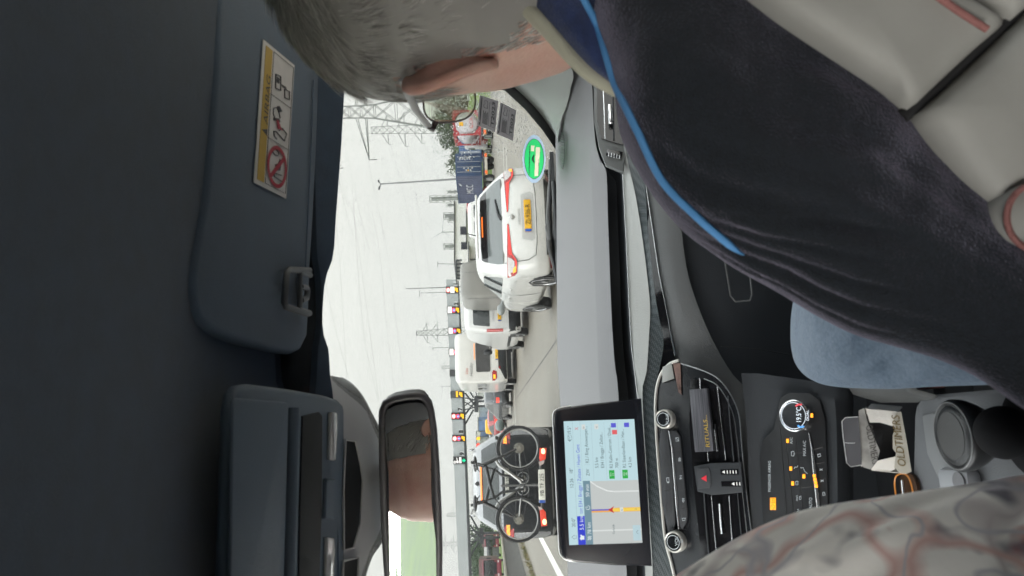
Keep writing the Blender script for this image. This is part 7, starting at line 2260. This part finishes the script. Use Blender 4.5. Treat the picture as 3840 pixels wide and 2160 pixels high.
# ================================================================== lorries and containers
BLUE_C = mat('container_blue', (0.028, 0.055, 0.125), 0.45, var=0.25, scale=1.2)
BLUE_D = mat('container_navy', (0.055, 0.065, 0.115), 0.5, var=0.2, scale=0.8)
def container(name, label, loc, rotz, mt, mt_side, L=6.06, group=None, mark=None):
    t = thing(name, label, 'container', loc, rotz, group)
    mb = MB()
    rows_t = []
    n = 60
    for sd in (-1, 1):
        r0, r1 = [], []
        for i in range(n + 1):
            y = 0.12 + (L - 0.24) * i / n
            d = 0.018 if (i // 2) % 2 else -0.018
            r0.append(V((sd * (1.19 + d), y, 0.12))); r1.append(V((sd * (1.19 + d), y, 2.48)))
        mb.grid([r0, r1])
    obj('side_wall', mb, mt_side, t, 0, local=True)
    obj('box', MB().box((0, L / 2, 1.30), (2.3, L - 0.1, 2.5), 0.02), mt_side, t, 30, local=True)
    mb = MB()
    for sx in (-1, 1):
        for y in (0.06, L - 0.06):
            mb.box((sx * 1.16, y, 1.3), (.13, .13, 2.58), 0.01)
        for z in (.08, 2.53):
            mb.box((sx * 1.17, L / 2, z), (.12, L, .13), 0.01)
    for y in (0.06, L - .06):
        for z in (.08, 2.53):
            mb.box((0, y, z), (2.4, .12, .13), 0.01)
    obj('frame', mb, mt, t, 30, local=True)
    for sx in (-.56, .56):
        dr = obj('door', MB().box((sx, -.01, 1.3), (1.06, .06, 2.36), 0.015), mt, t, 30, local=True)
        mb = MB()
        for dx in (-.3, .25):
            mb.tube([V((sx + dx, -.07, .15)), V((sx + dx, -.07, 2.45))], 0.028, 6)
            mb.box((sx + dx * .7, -.08, 1.05), (.28, .04, .05), 0.01)
        obj('lock_rod', mb, mat('rod_grey', (0.36, 0.37, 0.38), 0.4, metal=0.6), dr, 40, local=True)
        mb = MB()
        for k in range(5):
            if sx > 0:
                mb.box((sx + .08, -.062, 2.15 - .24 * k), (.36 - .05 * (k % 2), .012, .10))
            else:
                mb.box((sx + (-.1 if k % 2 else .12), -.062, 1.75 - .2 * k), (.15, .012, .13))
        obj('stencil', mb, mat('stencil_white', (0.55, 0.55, 0.54), 0.6), dr, 0, local=True)
    obj('warning_mark', MB().prism([V((-.78, -.062, 1.30)), V((-.58, -.062, 1.30)), V((-.68, -.062, 1.50))], V((0, -.01, 0))), YELP, t, 0, local=True)
    if mark:
        x_ = -1.19 - 0.03
        tm = text_mb(mark, 1.0, V((x_, 2.9, .95)), (0, -1, 0), (0, 0, 1), 'CENTER', wid=0.9)
        obj('lettering', tm, mat('mark_white', (0.55, 0.56, 0.57), 0.6), t, 0, local=True)
        obj('emblem', MB().prism([V((x_, 2.2 - a, 2.05 + b)) for a, b in [(0, 0), (.4, .1), (.6, .32), (.35, .25), (.1, .2)]], V((-.01, 0, 0))), mat('mark_white', (0.55, 0.56, 0.57), 0.6), t, 0, local=True)
    return t
def lorry(name, label, loc, rotz, cab, L=7.4, group=None, board=True):
    t = thing(name, label, 'lorry', loc, rotz, group)
    obj('chassis', MB().box((0, L / 2, 1.02), (1.1, L, .26), 0.03).box((0, .2, .98), (2.3, .18, .2), 0.02), STEEL_D, t, 30, local=True)
    if board:
        b_ = obj('rear_board', MB().box((0, -.02, .80), (2.4, .06, .26), 0.01), mat('board_white', (0.5, 0.46, 0.40), 0.5), t, 30, local=True)
        for sx in (-.95, .95):
            obj('reflector', MB().box((sx, -.06, .80), (.45, .03, .25), 0.01), mat('board_orange', (0.75, 0.22, 0.03), 0.4), b_, 0, local=True)
            obj('tail_lamp', MB().box((sx * .95, -.09, .82), (.16, .03, .12), 0.01), LIT_RED, b_, 0, local=True)
    for y in (1.0, 2.3):
        for sx in (-1, 1):
            wheel(t, sx * 1.0, y, .5, .34, 8, sd=sx)
    cb_ = obj('cab', MB().box((0, L + 1.0, 1.75), (2.4, 2.0, 2.5), 0.15, taper=(.95, .9)), cab, t, 40, local=True)
    for sx in (-1, 1):
        obj('door_window', MB().box((sx * 1.2, L + 1.2, 2.25), (.04, .9, .7), 0.02), CAR_GLASS, cb_, 30, local=True)
        wheel(t, sx * 1.02, L + 1.2, .5, .34, 8, sd=sx)
    obj('windscreen', MB().box((0, L + 1.98, 2.2), (2.0, .06, .9), 0.03), CAR_GLASS, cb_, 30, local=True)
    obj('tank', MB().tube([V((-1.0, 3.4, .8)), V((-1.0, 4.8, .8))], .33, 16), mat('tank_red', (0.30, 0.045, 0.03), 0.4, var=0.2), t, 50, local=True)
    return t
lp = gxy(615, 73)
ra = R(8)
lorry('container_lorry', 'red container lorry carrying the blue container past the grass bank', lp, ra, REDP)
container('shipping_container', 'blue shipping container with lettered side on the red lorry', lp + V((0, 0, 1.2)), ra, BLUE_C, BLUE_D, 6.06, 'shipping containers', 'MCC')
lp2 = gxy(524, 86)
lorry('container_lorry', 'blue container lorry seen through raindrops beside the tank lorry', lp2, R(-12), BLUE_C)
container('shipping_container', 'bright blue shipping container seen through raindrops beside the tank container', lp2 + V((0, 0, 1.2)), R(-12), mat('container_bright', (0.04, 0.10, 0.25), 0.45, var=0.15), mat('container_pale', (0.3, 0.33, 0.4), 0.5), 6.06, 'shipping containers')
lp3 = gxy(459, 73)
lorry('tank_lorry', 'lorry under the tank container, blurred by raindrops', lp3, R(-13), mat('cab_white', (0.5, 0.5, 0.5), 0.4))
tk = thing('tank_container', 'white tank in a red frame on the lorry behind the raindrops', 'tank container', lp3 + V((0, 0, 1.2)), R(-13))
obj('tank', MB().lathe(V((0, .15, 1.35)), (0, 1, 0), [(0.02, -.02), (.6, .0), (1.0, .12), (1.12, .35), (1.12, 5.4), (.6, 5.75), (.02, 5.8)], 36), mat('tank_white', (0.5, 0.5, 0.52), 0.4, var=0.08), tk, 60, local=True)
mb = MB()
for y in (.08, 6.0):
    for sx in (-1, 1):
        mb.box((sx * 1.14, y, 1.35), (.16, .16, 2.7), 0.01)
        for sz in (-1, 1):
            mb.prism([V((sx * 1.15, y - .05, 1.35 + sz * 1.32)), V((sx * .30, y - .05, 1.35 + sz * 1.32)), V((sx * 1.15, y - .05, 1.35 + sz * .55))], V((0, .1, 0)))
    for z in (.06, 2.64):
        mb.box((0, y, z), (2.4, .16, .14), 0.01)
for sx in (-1, 1):
    for z in (.06, 2.64):
        mb.box((sx * 1.14, 3.0, z), (.12, 6.0, .12), 0.01)
obj('frame', mb, mat('frame_red', (0.36, 0.04, 0.045), 0.45), tk, 30, local=True)
obj('hazard_plate', MB().box((-.1, .08, 1.9), (.4, .03, .4), 0.01), YELP, tk, 0, local=True)
obj('lettering', text_mb('GCA', .5, V((0, .10, .75)), (1, 0, 0), (0, 0, 1), 'CENTER'), mat('tank_letter', (0.5, 0.04, 0.04), 0.5), tk, 0, local=True)
# oncoming lorries on the far carriageway
MAROON = mat('cab_maroon', (0.20, 0.035, 0.05), 0.4, var=0.15, scale=1)
def oncoming(label, py, d, box=True):
    t = thing('lorry', label, 'lorry', gxy(py, d), R(6), 'oncoming lorries beyond the barrier')
    obj('cab', MB().box((0, 1.0, 1.75), (2.45, 2.0, 2.9), 0.18, taper=(.94, .92)), MAROON, t, 40, local=True)
    obj('windscreen', MB().box((0, -.03, 2.15), (2.3, .08, 1.5), 0.05), CAR_GLASS, t, 40, local=True)
    obj('sun_shade', MB().box((0, -.12, 2.95), (2.2, .3, .12), 0.03), DGREY, t, 40, local=True)
    obj('grille', MB().box((0, -.05, 1.35), (1.7, .08, .6), 0.03), DGREY, t, 40, local=True)
    obj('bumper', MB().box((0, -.04, .62), (2.45, .16, .55), 0.06), MAROON, t, 40, local=True)
    for sx in (-1, 1):
        obj('headlamp', MB().box((sx * .95, -.12, .78), (.35, .05, .2), 0.03), mat('lamp_pale', (0.6, 0.6, 0.58), 0.2), t, 40, local=True)
        obj('wing_mirror', MB().box((sx * 1.42, .1, 2.2), (.2, .14, .7), 0.05), DGREY, t, 40, local=True)
        wheel(t, sx * 1.02, 1.3, .5, .32, 8, sd=sx)
    if box:
        obj('trailer', MB().box((0, 8.4, 2.3), (2.5, 11.5, 2.9), 0.05), mat('trailer_brown', (0.17, 0.10, 0.10), 0.6, var=0.1), t, 40, local=True)
        obj('trailer_bed', MB().box((0, 8.4, .75), (2.3, 11.5, .2), 0.03), STEEL_D, t, 40, local=True)
    return t
oncoming('maroon lorry with large dark windscreen just beyond the barrier', 2130, 112)
oncoming('maroon lorry partly hidden by the mirror of the silver estate', 2027, 150)
t = thing('lorry', 'flat lorry loaded with white crates between the two maroon lorries', 'lorry', gxy(2066, 150), R(6), 'oncoming lorries beyond the barrier')
obj('cab', MB().box((0, .9, 1.6), (2.4, 1.8, 2.5), 0.15), mat('cab_grey', (0.12, 0.12, 0.13), 0.4), t, 40, local=True)
obj('windscreen', MB().box((0, -.02, 2.1), (2.1, .08, .8), 0.04), CAR_GLASS, t, 40, local=True)
obj('load', MB().box((0, 5.8, 2.3), (2.4, 7.5, 2.2), 0.05), mat('load_white', (0.55, 0.55, 0.54), 0.6), t, 40, local=True)
obj('bed', MB().box((0, 5.0, 1.0), (2.4, 9.5, .25), 0.03), STEEL_D, t, 40, local=True)
for y in (1.0, 7.5, 8.8):
    for sx in (-1, 1):
        wheel(t, sx * 1.0, y, .48, .3, 8, sd=sx)

# ================================================================== bank, trees
rows = []
for i in range(40):
    py = -60 + i * 24
    q = gxy(py, 92 + 6 * math.sin(i * .3))
    dirn = V((q.x, q.y, 0)).normalized()
    hgt = 2.6 if py < 560 else max(0.3, 2.6 - (py - 560) / 100)
    rows.append([q - dirn * 5 + V((0, 0, -.05)), q - dirn * 1 + V((0, 0, hgt * .8)), q + dirn * 4 + V((0, 0, hgt + .25 * math.sin(i))), q + dirn * 20 + V((0, 0, hgt))])
struct('grass_bank', MB().grid(rows), GRASS, 180)
def tree(name, label, base, h, w_, mtl, seed, group=None, n=3200, cat='tree', shape=1.0, leaf=0.17):
    t = thing(name, label, cat, base, 0, group)
    rg = random.Random(seed)
    tr = MB().tube([V((0, 0, 0)), V((.1 * w_ * .2, 0, h * .35)), V((0, .1, h * .75))], [h * .022 + .05, h * .016 + .03, .03], 7)
    for k in range(6):
        a = rg.uniform(0, 6.28); z = h * rg.uniform(.3, .6)
        tr.tube([V((0, 0, z)), V((math.cos(a) * w_ * .3, math.sin(a) * w_ * .3, z + h * .2))], [h * .008 + .02, .015], 5)
    obj('trunk', tr, mat('bark', (0.06, 0.05, 0.04), 0.9), t, 60, local=True)
    cl_ = [(rg.gauss(0, .28) * w_, rg.gauss(0, .28) * w_, h * rg.uniform(.35, .92), rg.uniform(.16, .30) * w_) for _ in range(16)]
    mb = MB()
    for _ in range(n):
        c = rg.choice(cl_)
        d = V((rg.gauss(0, 1), rg.gauss(0, 1), rg.gauss(0, 1))).normalized() * c[3] * rg.uniform(.5, 1.08)
        p = V((c[0], c[1], c[2])) + V((d.x, d.y, d.z * shape))
        if p.z < h * .18: continue
        a = V((rg.gauss(0, 1), rg.gauss(0, 1), rg.gauss(0, 1))).normalized()
        b = a.cross(V((rg.gauss(0, 1), rg.gauss(0, 1), rg.gauss(0, 1)))).normalized()
        s_ = leaf * rg.uniform(.6, 1.5)
        mb.add([p - a * s_, p - b * s_ * .6, p + a * s_, p + b * s_ * .6], [(0, 1, 2, 3)])
    obj('crown', mb, mtl, t, 0, local=True)
    return t
LEAF_A = mat('leaf_dark', (0.06, 0.08, 0.05), 0.8, col2=(0.11, 0.14, 0.085), scale=.35)
LEAF_B = mat('leaf_fresh', (0.05, 0.10, 0.02), 0.8, col2=(0.14, 0.21, 0.05), scale=.5)
LEAF_C = mat('leaf_far', (0.06, 0.10, 0.055), 0.85, col2=(0.11, 0.155, 0.085), scale=.12)
tl_ = [(330, 118, 9.5, 7), (395, 122, 8.2, 6.5), (452, 120, 8.0, 6.5), (500, 118, 7.6, 6), (548, 122, 6.6, 6), (600, 128, 5.4, 6)]
tlab = ['tall dark tree behind the pylon foot, cut off by the passenger', 'dark tree peeping over the frame of the passenger glasses', 'broad dark tree above the tank container', 'dark tree between tank container and blue container', 'lower dark tree sloping down to the blue container', 'lowest bushy tree behind the blue container']
for (py, d, h, w_), lb in zip(tl_, tlab):
    tree('tree', lb, gxy(py, d), h, w_, LEAF_A, int(py), 'trees behind the grass bank')
tree('bush', 'fresh green bush sticking up beside the light pole', gxy(655, 97), 4.6, 3.6, LEAF_B, 11, n=900, leaf=.16, cat='bush')
tree('bush', 'small green bush showing above the toll office roof', gxy(876, 104), 6.0, 2.6, LEAF_B, 12, n=900, cat='bush', leaf=.16)
rg = random.Random(9)
for k, (py, d, h, w_) in enumerate([(2046, 262, 7.5, 12), (2080, 255, 8.3, 13), (2112, 250, 8.8, 13), (2144, 248, 8.4, 13), (2178, 246, 7.6, 13)]):
    tree('tree', ['rounded tree at the low end of the far wood', 'pale green tree just above the oncoming lorries', 'highest tree of the far wood beyond the lorries', 'broad tree of the far wood above the maroon lorry', 'outermost tree of the far wood'][k], gxy(py, d), h, w_, LEAF_C, 40 + k, 'trees of the far wood', n=2600, leaf=.42)

# ================================================================== pylons, wires, poles
STEEL = mat('galvanised_steel', (0.22, 0.23, 0.235), 0.5, metal=0.2, var=0.1, scale=.5)
STEELP = mat('lattice_steel', (0.20, 0.21, 0.21), 0.5, var=0.1, scale=.3)
def pylon(label, py, d, H, base_w, top_w, arms, r_=.12, seg=9, waist=None, group='high voltage pylons', rot=0.0):
    g = gxy(py, d)
    t = thing('pylon', label, 'pylon', g, 0, group)
    vd = V((g.x, g.y, 0)).normalized()
    sx = V((vd.y, -vd.x, 0))
    sx = (Matrix.Rotation(rot, 3, 'Z') @ sx)
    sy = V((-sx.y, sx.x, 0))
    def wid(z):
        k = z / H
        if waist:
            return (base_w + (waist[1] - base_w) * k / waist[0]) if k < waist[0] else (waist[1] + (top_w - waist[1]) * (k - waist[0]) / (1 - waist[0]))
        return base_w + (top_w - base_w) * k
    cor = lambda z, i: (sx * ((-1, 1, 1, -1)[i]) + sy * ((-1, -1, 1, 1)[i])) * wid(z) / 2 + V((0, 0, z))
    mb = MB()
    zs = [0.0]
    while zs[-1] < H - .1 and len(zs) < 40:
        zs.append(min(H, zs[-1] + max(wid(zs[-1]) * 1.0, H / 26)))
    for i in range(4):
        mb.tube([cor(z, i) for z in zs], r_, 4)
    for a, b in zip(zs, zs[1:]):
        for i in range(4):
            j = (i + 1) % 4
            mb.tube([cor(a, i), cor(b, j)], r_ * .55, 3, cap=False)
            mb.tube([cor(a, j), cor(b, i)], r_ * .55, 3, cap=False)
            mb.tube([cor(b, i), cor(b, j)], r_ * .5, 3, cap=False)
    obj('lattice_mast', mb, STEELP, t, 0, local=True)
    for z, half in arms:
        mb = MB()
        for sd in (-1, 1):
            tip = sx * sd * half + V((0, 0, z))
            for s2_ in (-1, 1):
                a = sx * sd * wid(z) / 2 + sy * s2_ * wid(z) / 2
                mb.tube([a + V((0, 0, z)), tip], r_ * .7, 4)
                mb.tube([a + V((0, 0, z + wid(z) * .8)), tip], r_ * .6, 4)
            mb.tube([tip, tip + V((0, 0, -1.6))], r_ * .8, 5)
        obj('cross_arm', mb, STEELP, t, 0, local=True)
    return t, g, sx
def ztop(px, py, d):
    return P(px, py, d).z
pyA = pylon('huge lattice pylon rising beside the passenger glasses', 408, 150, 44, 11.0, 2.0, [(ztop(1375, 440, 150), 9.5), (ztop(1245, 420, 150), 11)], .13, waist=(.52, 2.4))
pyB = pylon('slender pylon with three arms beside the huge one', 478, 290, ztop(1395, 478, 290), 4.2, 2.6, [(ztop(1455, 480, 290), 5.5), (ztop(1518, 480, 290), 6.5), (ztop(1580, 480, 290), 5.5)], .11)
pyC = pylon('pylon with two wide arms above the white van', 1240, 480, ztop(1562, 1240, 480), 7, 2.5, [(ztop(1602, 1240, 480), 6.2), (ztop(1641, 1240, 480), 6.2)], .16)
pylon('small distant pylon above the motorhome', 1371, 900, ztop(1656, 1371, 900), 8, 3, [(ztop(1668, 1371, 900), 6)], .18)
pylon('distant pylon over the roof of the silver estate', 1923, 800, ztop(1676, 1923, 800), 8, 3, [(ztop(1700, 1923, 800), 8)], .14)
pylon('distant pylon above the far wood', 2032, 800, ztop(1648, 2032, 800), 9, 3, [(ztop(1672, 2032, 800), 9), (ztop(1702, 2032, 800), 8)], .14)
WIRE = mat('wire_grey', (0.16, 0.165, 0.165), 0.6)
wires = [([(1240, 505), (1265, 640), (1310, 850)], 150, 60), ([(1250, 520), (1300, 760), (1335, 860), (1420, 1500)], 150, 300), ([(1365, 500), (1400, 700), (1460, 1000), (1520, 1500)], 150, 420),
         ([(1245, 700), (1275, 1000), (1300, 1420)], 120, 260), ([(1210, 1000), (1262, 1250), (1330, 1500)], 90, 220), ([(1455, 500), (1540, 850), (1600, 1235)], 290, 480), ([(1518, 505), (1590, 900), (1640, 1215)], 290, 480),
         ([(1395, 790), (1430, 1000), (1452, 1240), (1484, 1500)], 200, 500), ([(1602, 1262), (1640, 1340), (1672, 1420)], 480, 800), ([(1320, 690), (1350, 1100), (1372, 1300), (1414, 1490)], 160, 400),
         ([(1580, 500), (1620, 620), (1690, 760)], 290, 420), ([(1300, 560), (1345, 780), (1386, 940)], 150, 330)]
for pts, d0, d1 in wires:
    n_ = len(pts)
    ps = smoothline([P(a, b, d0 + (d1 - d0) * i / (n_ - 1)) for i, (a, b) in enumerate(pts)], 24)
    w_ = obj('power_line', MB().tube(ps, [.000085 * (p - CAM).length for p in ps], 4), WIRE, None, 60)
    tag(w_, 'thin grey power line crossing the white sky between pylons', 'power line', 'power lines between the pylons')
def pole(label, top, basey, d, r_=.09, arms=(), nm='light_pole', cat='light pole'):
    tp = P(top[0], top[1], d)
    g = gxy(basey, d)
    t = thing(nm, label, cat, g)
    obj('mast', MB().tube([g, g.lerp(tp, .5), tp], [r_ * 1.3, r_, r_ * .7], 8), STEEL, t, 60)
    for q0, q1 in arms:
        a, b = P(q0[0], q0[1], d), P(q1[0], q1[1], d)
        mb = MB().tube([tp, a], r_ * .45, 5).tube([a, b], r_ * .9, 6)
        obj('lamp_head', mb, STEEL_D, t, 60)
    return t
pole('tall light pole with two lamp arms standing before the container', (1428, 690), 664, 82, .11, [((1422, 684), (1418, 675)), ((1424, 700), (1420, 712))])
pole('light pole with short arms above the white toll office fence', (1642, 989), 995, 150, .08, [((1640, 986), (1641, 981)), ((1641, 994), (1642, 1002))])
pole('thin aerial mast standing behind the lane 1 display', (1521, 1083), 1072, 140, .10, nm='aerial_mast', cat='mast')
pole('light pole with bent arms behind the lane 1 display', (1574, 1099), 1092, 140, .07, [((1573, 1096), (1571, 1090)), ((1574, 1104), (1573, 1114))])
pole('light pole with one arm above the motorhome', (1623, 1304), 1302, 150, .07, [((1622, 1306), (1624, 1315))])
pole('short light pole with bent head beside the motorhome roof', (1656, 1449), 1448, 150, .06, [((1656, 1450), (1660, 1456))])
pole('thin street light in front of the trees near the container', (1678, 556), 590, 110, .05, [((1668, 552), (1690, 524))])
# process towers of the far refinery
def ptower(label, py, d, ptop, w_, group='towers of the far refinery'):
    g = gxy(py, d)
    t = thing('refinery_tower', label, 'tower', g, 0, group)
    H = ztop(ptop, py, d)
    mb = MB()
    k = max(4, int(H / w_ / 1.2))
    for sx in (-1, 1):
        for sy in (-1, 1):
            mb.tube([V((sx * w_ / 2, sy * w_ / 2, 0)), V((sx * w_ / 2, sy * w_ / 2, H))], w_ * .04, 4)
    for i in range(k):
        z0, z1 = H * i / k, H * (i + 1) / k
        for sy in (-1, 1):
            mb.tube([V((-w_ / 2, sy * w_ / 2, z0)), V((w_ / 2, sy * w_ / 2, z1))], w_ * .03, 3, cap=False)
            mb.tube([V((w_ / 2, sy * w_ / 2, z0)), V((-w_ / 2, sy * w_ / 2, z1))], w_ * .03, 3, cap=False)
        mb.box((0, 0, z1), (w_ * 1.15, w_ * 1.15, w_ * .05))
    obj('lattice', mb, STEELP, t, 0, local=True)
    mb = MB().tube([V((0, 0, 0)), V((0, 0, H * .97))], w_ * .28, 14)
    mb.tube([V((w_ * .35, 0, 0)), V((w_ * .35, 0, H * .8))], w_ * .08, 8)
    obj('column', mb, mat('column_grey', (0.30, 0.31, 0.31), 0.4, metal=0.3), t, 60, local=True)
for lb, py, d, pt, w_ in (('tallest lattice clad refinery tower beside the light pole', 741, 420, 1612, 3.0), ('short slim refinery tower near the light pole', 716, 420, 1676, 1.6), ('short refinery stack beside the tallest tower', 765, 430, 1675, 1.8),
                          ('stepped refinery frame above the toll office roof', 806, 430, 1664, 3.2), ('lower refinery frame above the toll office roof', 818, 430, 1680, 3.0), ('refinery chimney frame beside the green bush', 920, 500, 1664, 3.4)):
    ptower(lb, py, d, pt, w_)
wt = thing('wind_turbine', 'distant pale wind turbine with three blades above the toll office', 'wind turbine', gxy(867, 1500))
hb_ = P(1660, 871, 1500)
WTM = mat('turbine_pale', (0.42, 0.43, 0.43), 0.5)
obj('tower', MB().tube([gxy(867, 1500), hb_], [2.2, 1.3], 10), WTM, wt, 60)
obj('nacelle', MB().box(hb_, (3, 7, 3), .5), WTM, wt, 40)
for a, b in ((1608, 904), (1663, 812), (1704, 896)):
    obj('blade', MB().tube([hb_ + V((0, -4, 0)), hb_.lerp(P(a, b, 1500), .3) + V((0, -4, 0)), P(a, b, 1500) + V((0, -4, 0))], [.9, 1.6, .3], 6, flat=.4), WTM, wt, 60)
# low far industry on the horizon
for lb, py, d, pt, wpx, mt_ in (('pale far depot building under the gantry', 1560, 420, 1800, 60, (0.3, 0.34, 0.42)), ('blue far shed beyond the yellow van', 1605, 400, 1795, 70, (0.10, 0.17, 0.34)), ('grey far shed beyond the lane sign', 1665, 390, 1808, 50, (0.3, 0.3, 0.3)), ('low white far shed beyond the motorhome', 1455, 430, 1795, 60, (0.42, 0.42, 0.42))):
    g = gxy(py, d)
    W_ = wpx / FPX * d
    t = thing('shed', lb, 'building', g, R(-10))
    H = ztop(pt, py, d)
    obj('wall', MB().box((0, 0, H / 2), (W_, 14, H)), mat('shed_wall', mt_, 0.7, var=0.2, scale=.2), t, 0, local=True)
    obj('roof', MB().box((0, 0, H + .2), (W_ + .6, 14.6, .5)), mat('shed_roof', (0.3, 0.3, 0.3), 0.7), t, 0, local=True)
    for k in range(3):
        obj('door', MB().box((-W_ * .3 + W_ * .3 * k, -7.05, 1.6), (W_ * .14, .1, 3.0)), mat('shed_door', (0.15, 0.16, 0.18), 0.6), t, 0, local=True)

# the grass slope behind us that the mirror catches
struct('rear_bank', MB().grid([[V((x, y, z)) for x, z in ((-40, 2.7), (-22, 2.6), (-13, 0.9), (-9.4, -0.01))] for y in (-70, -40, -20, -6)]), mat('bank_grass', (0.012, 0.034, 0.003), 0.9, col2=(0.035, 0.066, 0.008), scale=1.2, bump=0.8, bscale=9), 0)

# ================================================================== raindrops on the glass
rg = random.Random(21)
def drop_mat():
    mt, nt, b = _nodes('water_drop')
    b.inputs['Base Color'].default_value = (1, 1, 1, 1)
    b.inputs['Roughness'].default_value = 0.0
    b.inputs['IOR'].default_value = 1.33
    b.inputs['Transmission Weight'].default_value = 1.0
    return mt
mb = MB()
ux = V((1, 0, 0))
uy = WSD.normalized()
def drop(a, b, r_):
    c = ws(a, b, 0.0045)
    el = rg.uniform(.8, 1.6)
    n = 7
    ph = rg.uniform(0, 6.28)
    k0 = len(mb.v)
    mb.v += [c + (ux * math.cos(ph + 2 * math.pi * k / n) + uy * math.sin(ph + 2 * math.pi * k / n) * el) * r_ * rg.uniform(.85, 1.15) for k in range(n)]
    mb.v += [c + (ux * math.cos(ph + 2 * math.pi * k / n) + uy * math.sin(ph + 2 * math.pi * k / n) * el) * r_ * .6 + WSN * r_ * .42 for k in range(n)]
    mb.v.append(c + WSN * r_ * .6)
    for k in range(n):
        j = (k + 1) % n
        mb.f.append((k0 + k, k0 + j, k0 + n + j, k0 + n + k))
        mb.f.append((k0 + n + k, k0 + n + j, k0 + 2 * n))
    mb.f.append(tuple(k0 + k for k in range(n))[::-1])
# dense where the wiper does not reach (towards the passenger pillar), sparse elsewhere
for _ in range(5200):
    a, b = rg.uniform(1620, 2090), rg.uniform(250, 600)
    edge = 1890 - (600 - b) * 0.0
    if b > 500 + 80 * math.sin(a * .01) and rg.random() > .25: continue
    if a > 1880 + (b - 300) * .75: continue
    drop(a, b, rg.uniform(.0006, .0021))
for _ in range(1500):
    a, b = rg.uniform(1260, 1680), rg.uniform(350, 1000)
    if rg.random() < (b - 350) / 800: continue
    drop(a, b, rg.uniform(.0003, .0008))
for _ in range(300):
    drop(rg.uniform(1230, 2060), rg.uniform(900, 2150), rg.uniform(.0003, .0007))
dr_ = obj('raindrops', mb, drop_mat(), None, 180)
tag(dr_, 'raindrops scattered over the windscreen glass, thickest by the pillar', 'raindrops', kind='stuff')
# ================================================================== damp air that pales the far things
hz_ = MB().box((0, 1060, 79), (3860, 2540, 162))
hzo = obj('haze', hz_, None, None, 0)
mt = bpy.data.materials.new('haze_air')
mt.use_nodes = True
nt = mt.node_tree
nt.nodes.clear()
o_ = nt.nodes.new('ShaderNodeOutputMaterial')
pv = nt.nodes.new('ShaderNodeVolumePrincipled')
pv.inputs['Color'].default_value = (0.93, 0.95, 0.95, 1)
pv.inputs['Density'].default_value = 0.0002
nt.links.new(pv.outputs[0], o_.inputs['Volume'])
hzo.data.materials.append(mt)
tag(hzo, 'thin rain haze filling the air over the road', 'haze', kind='stuff')
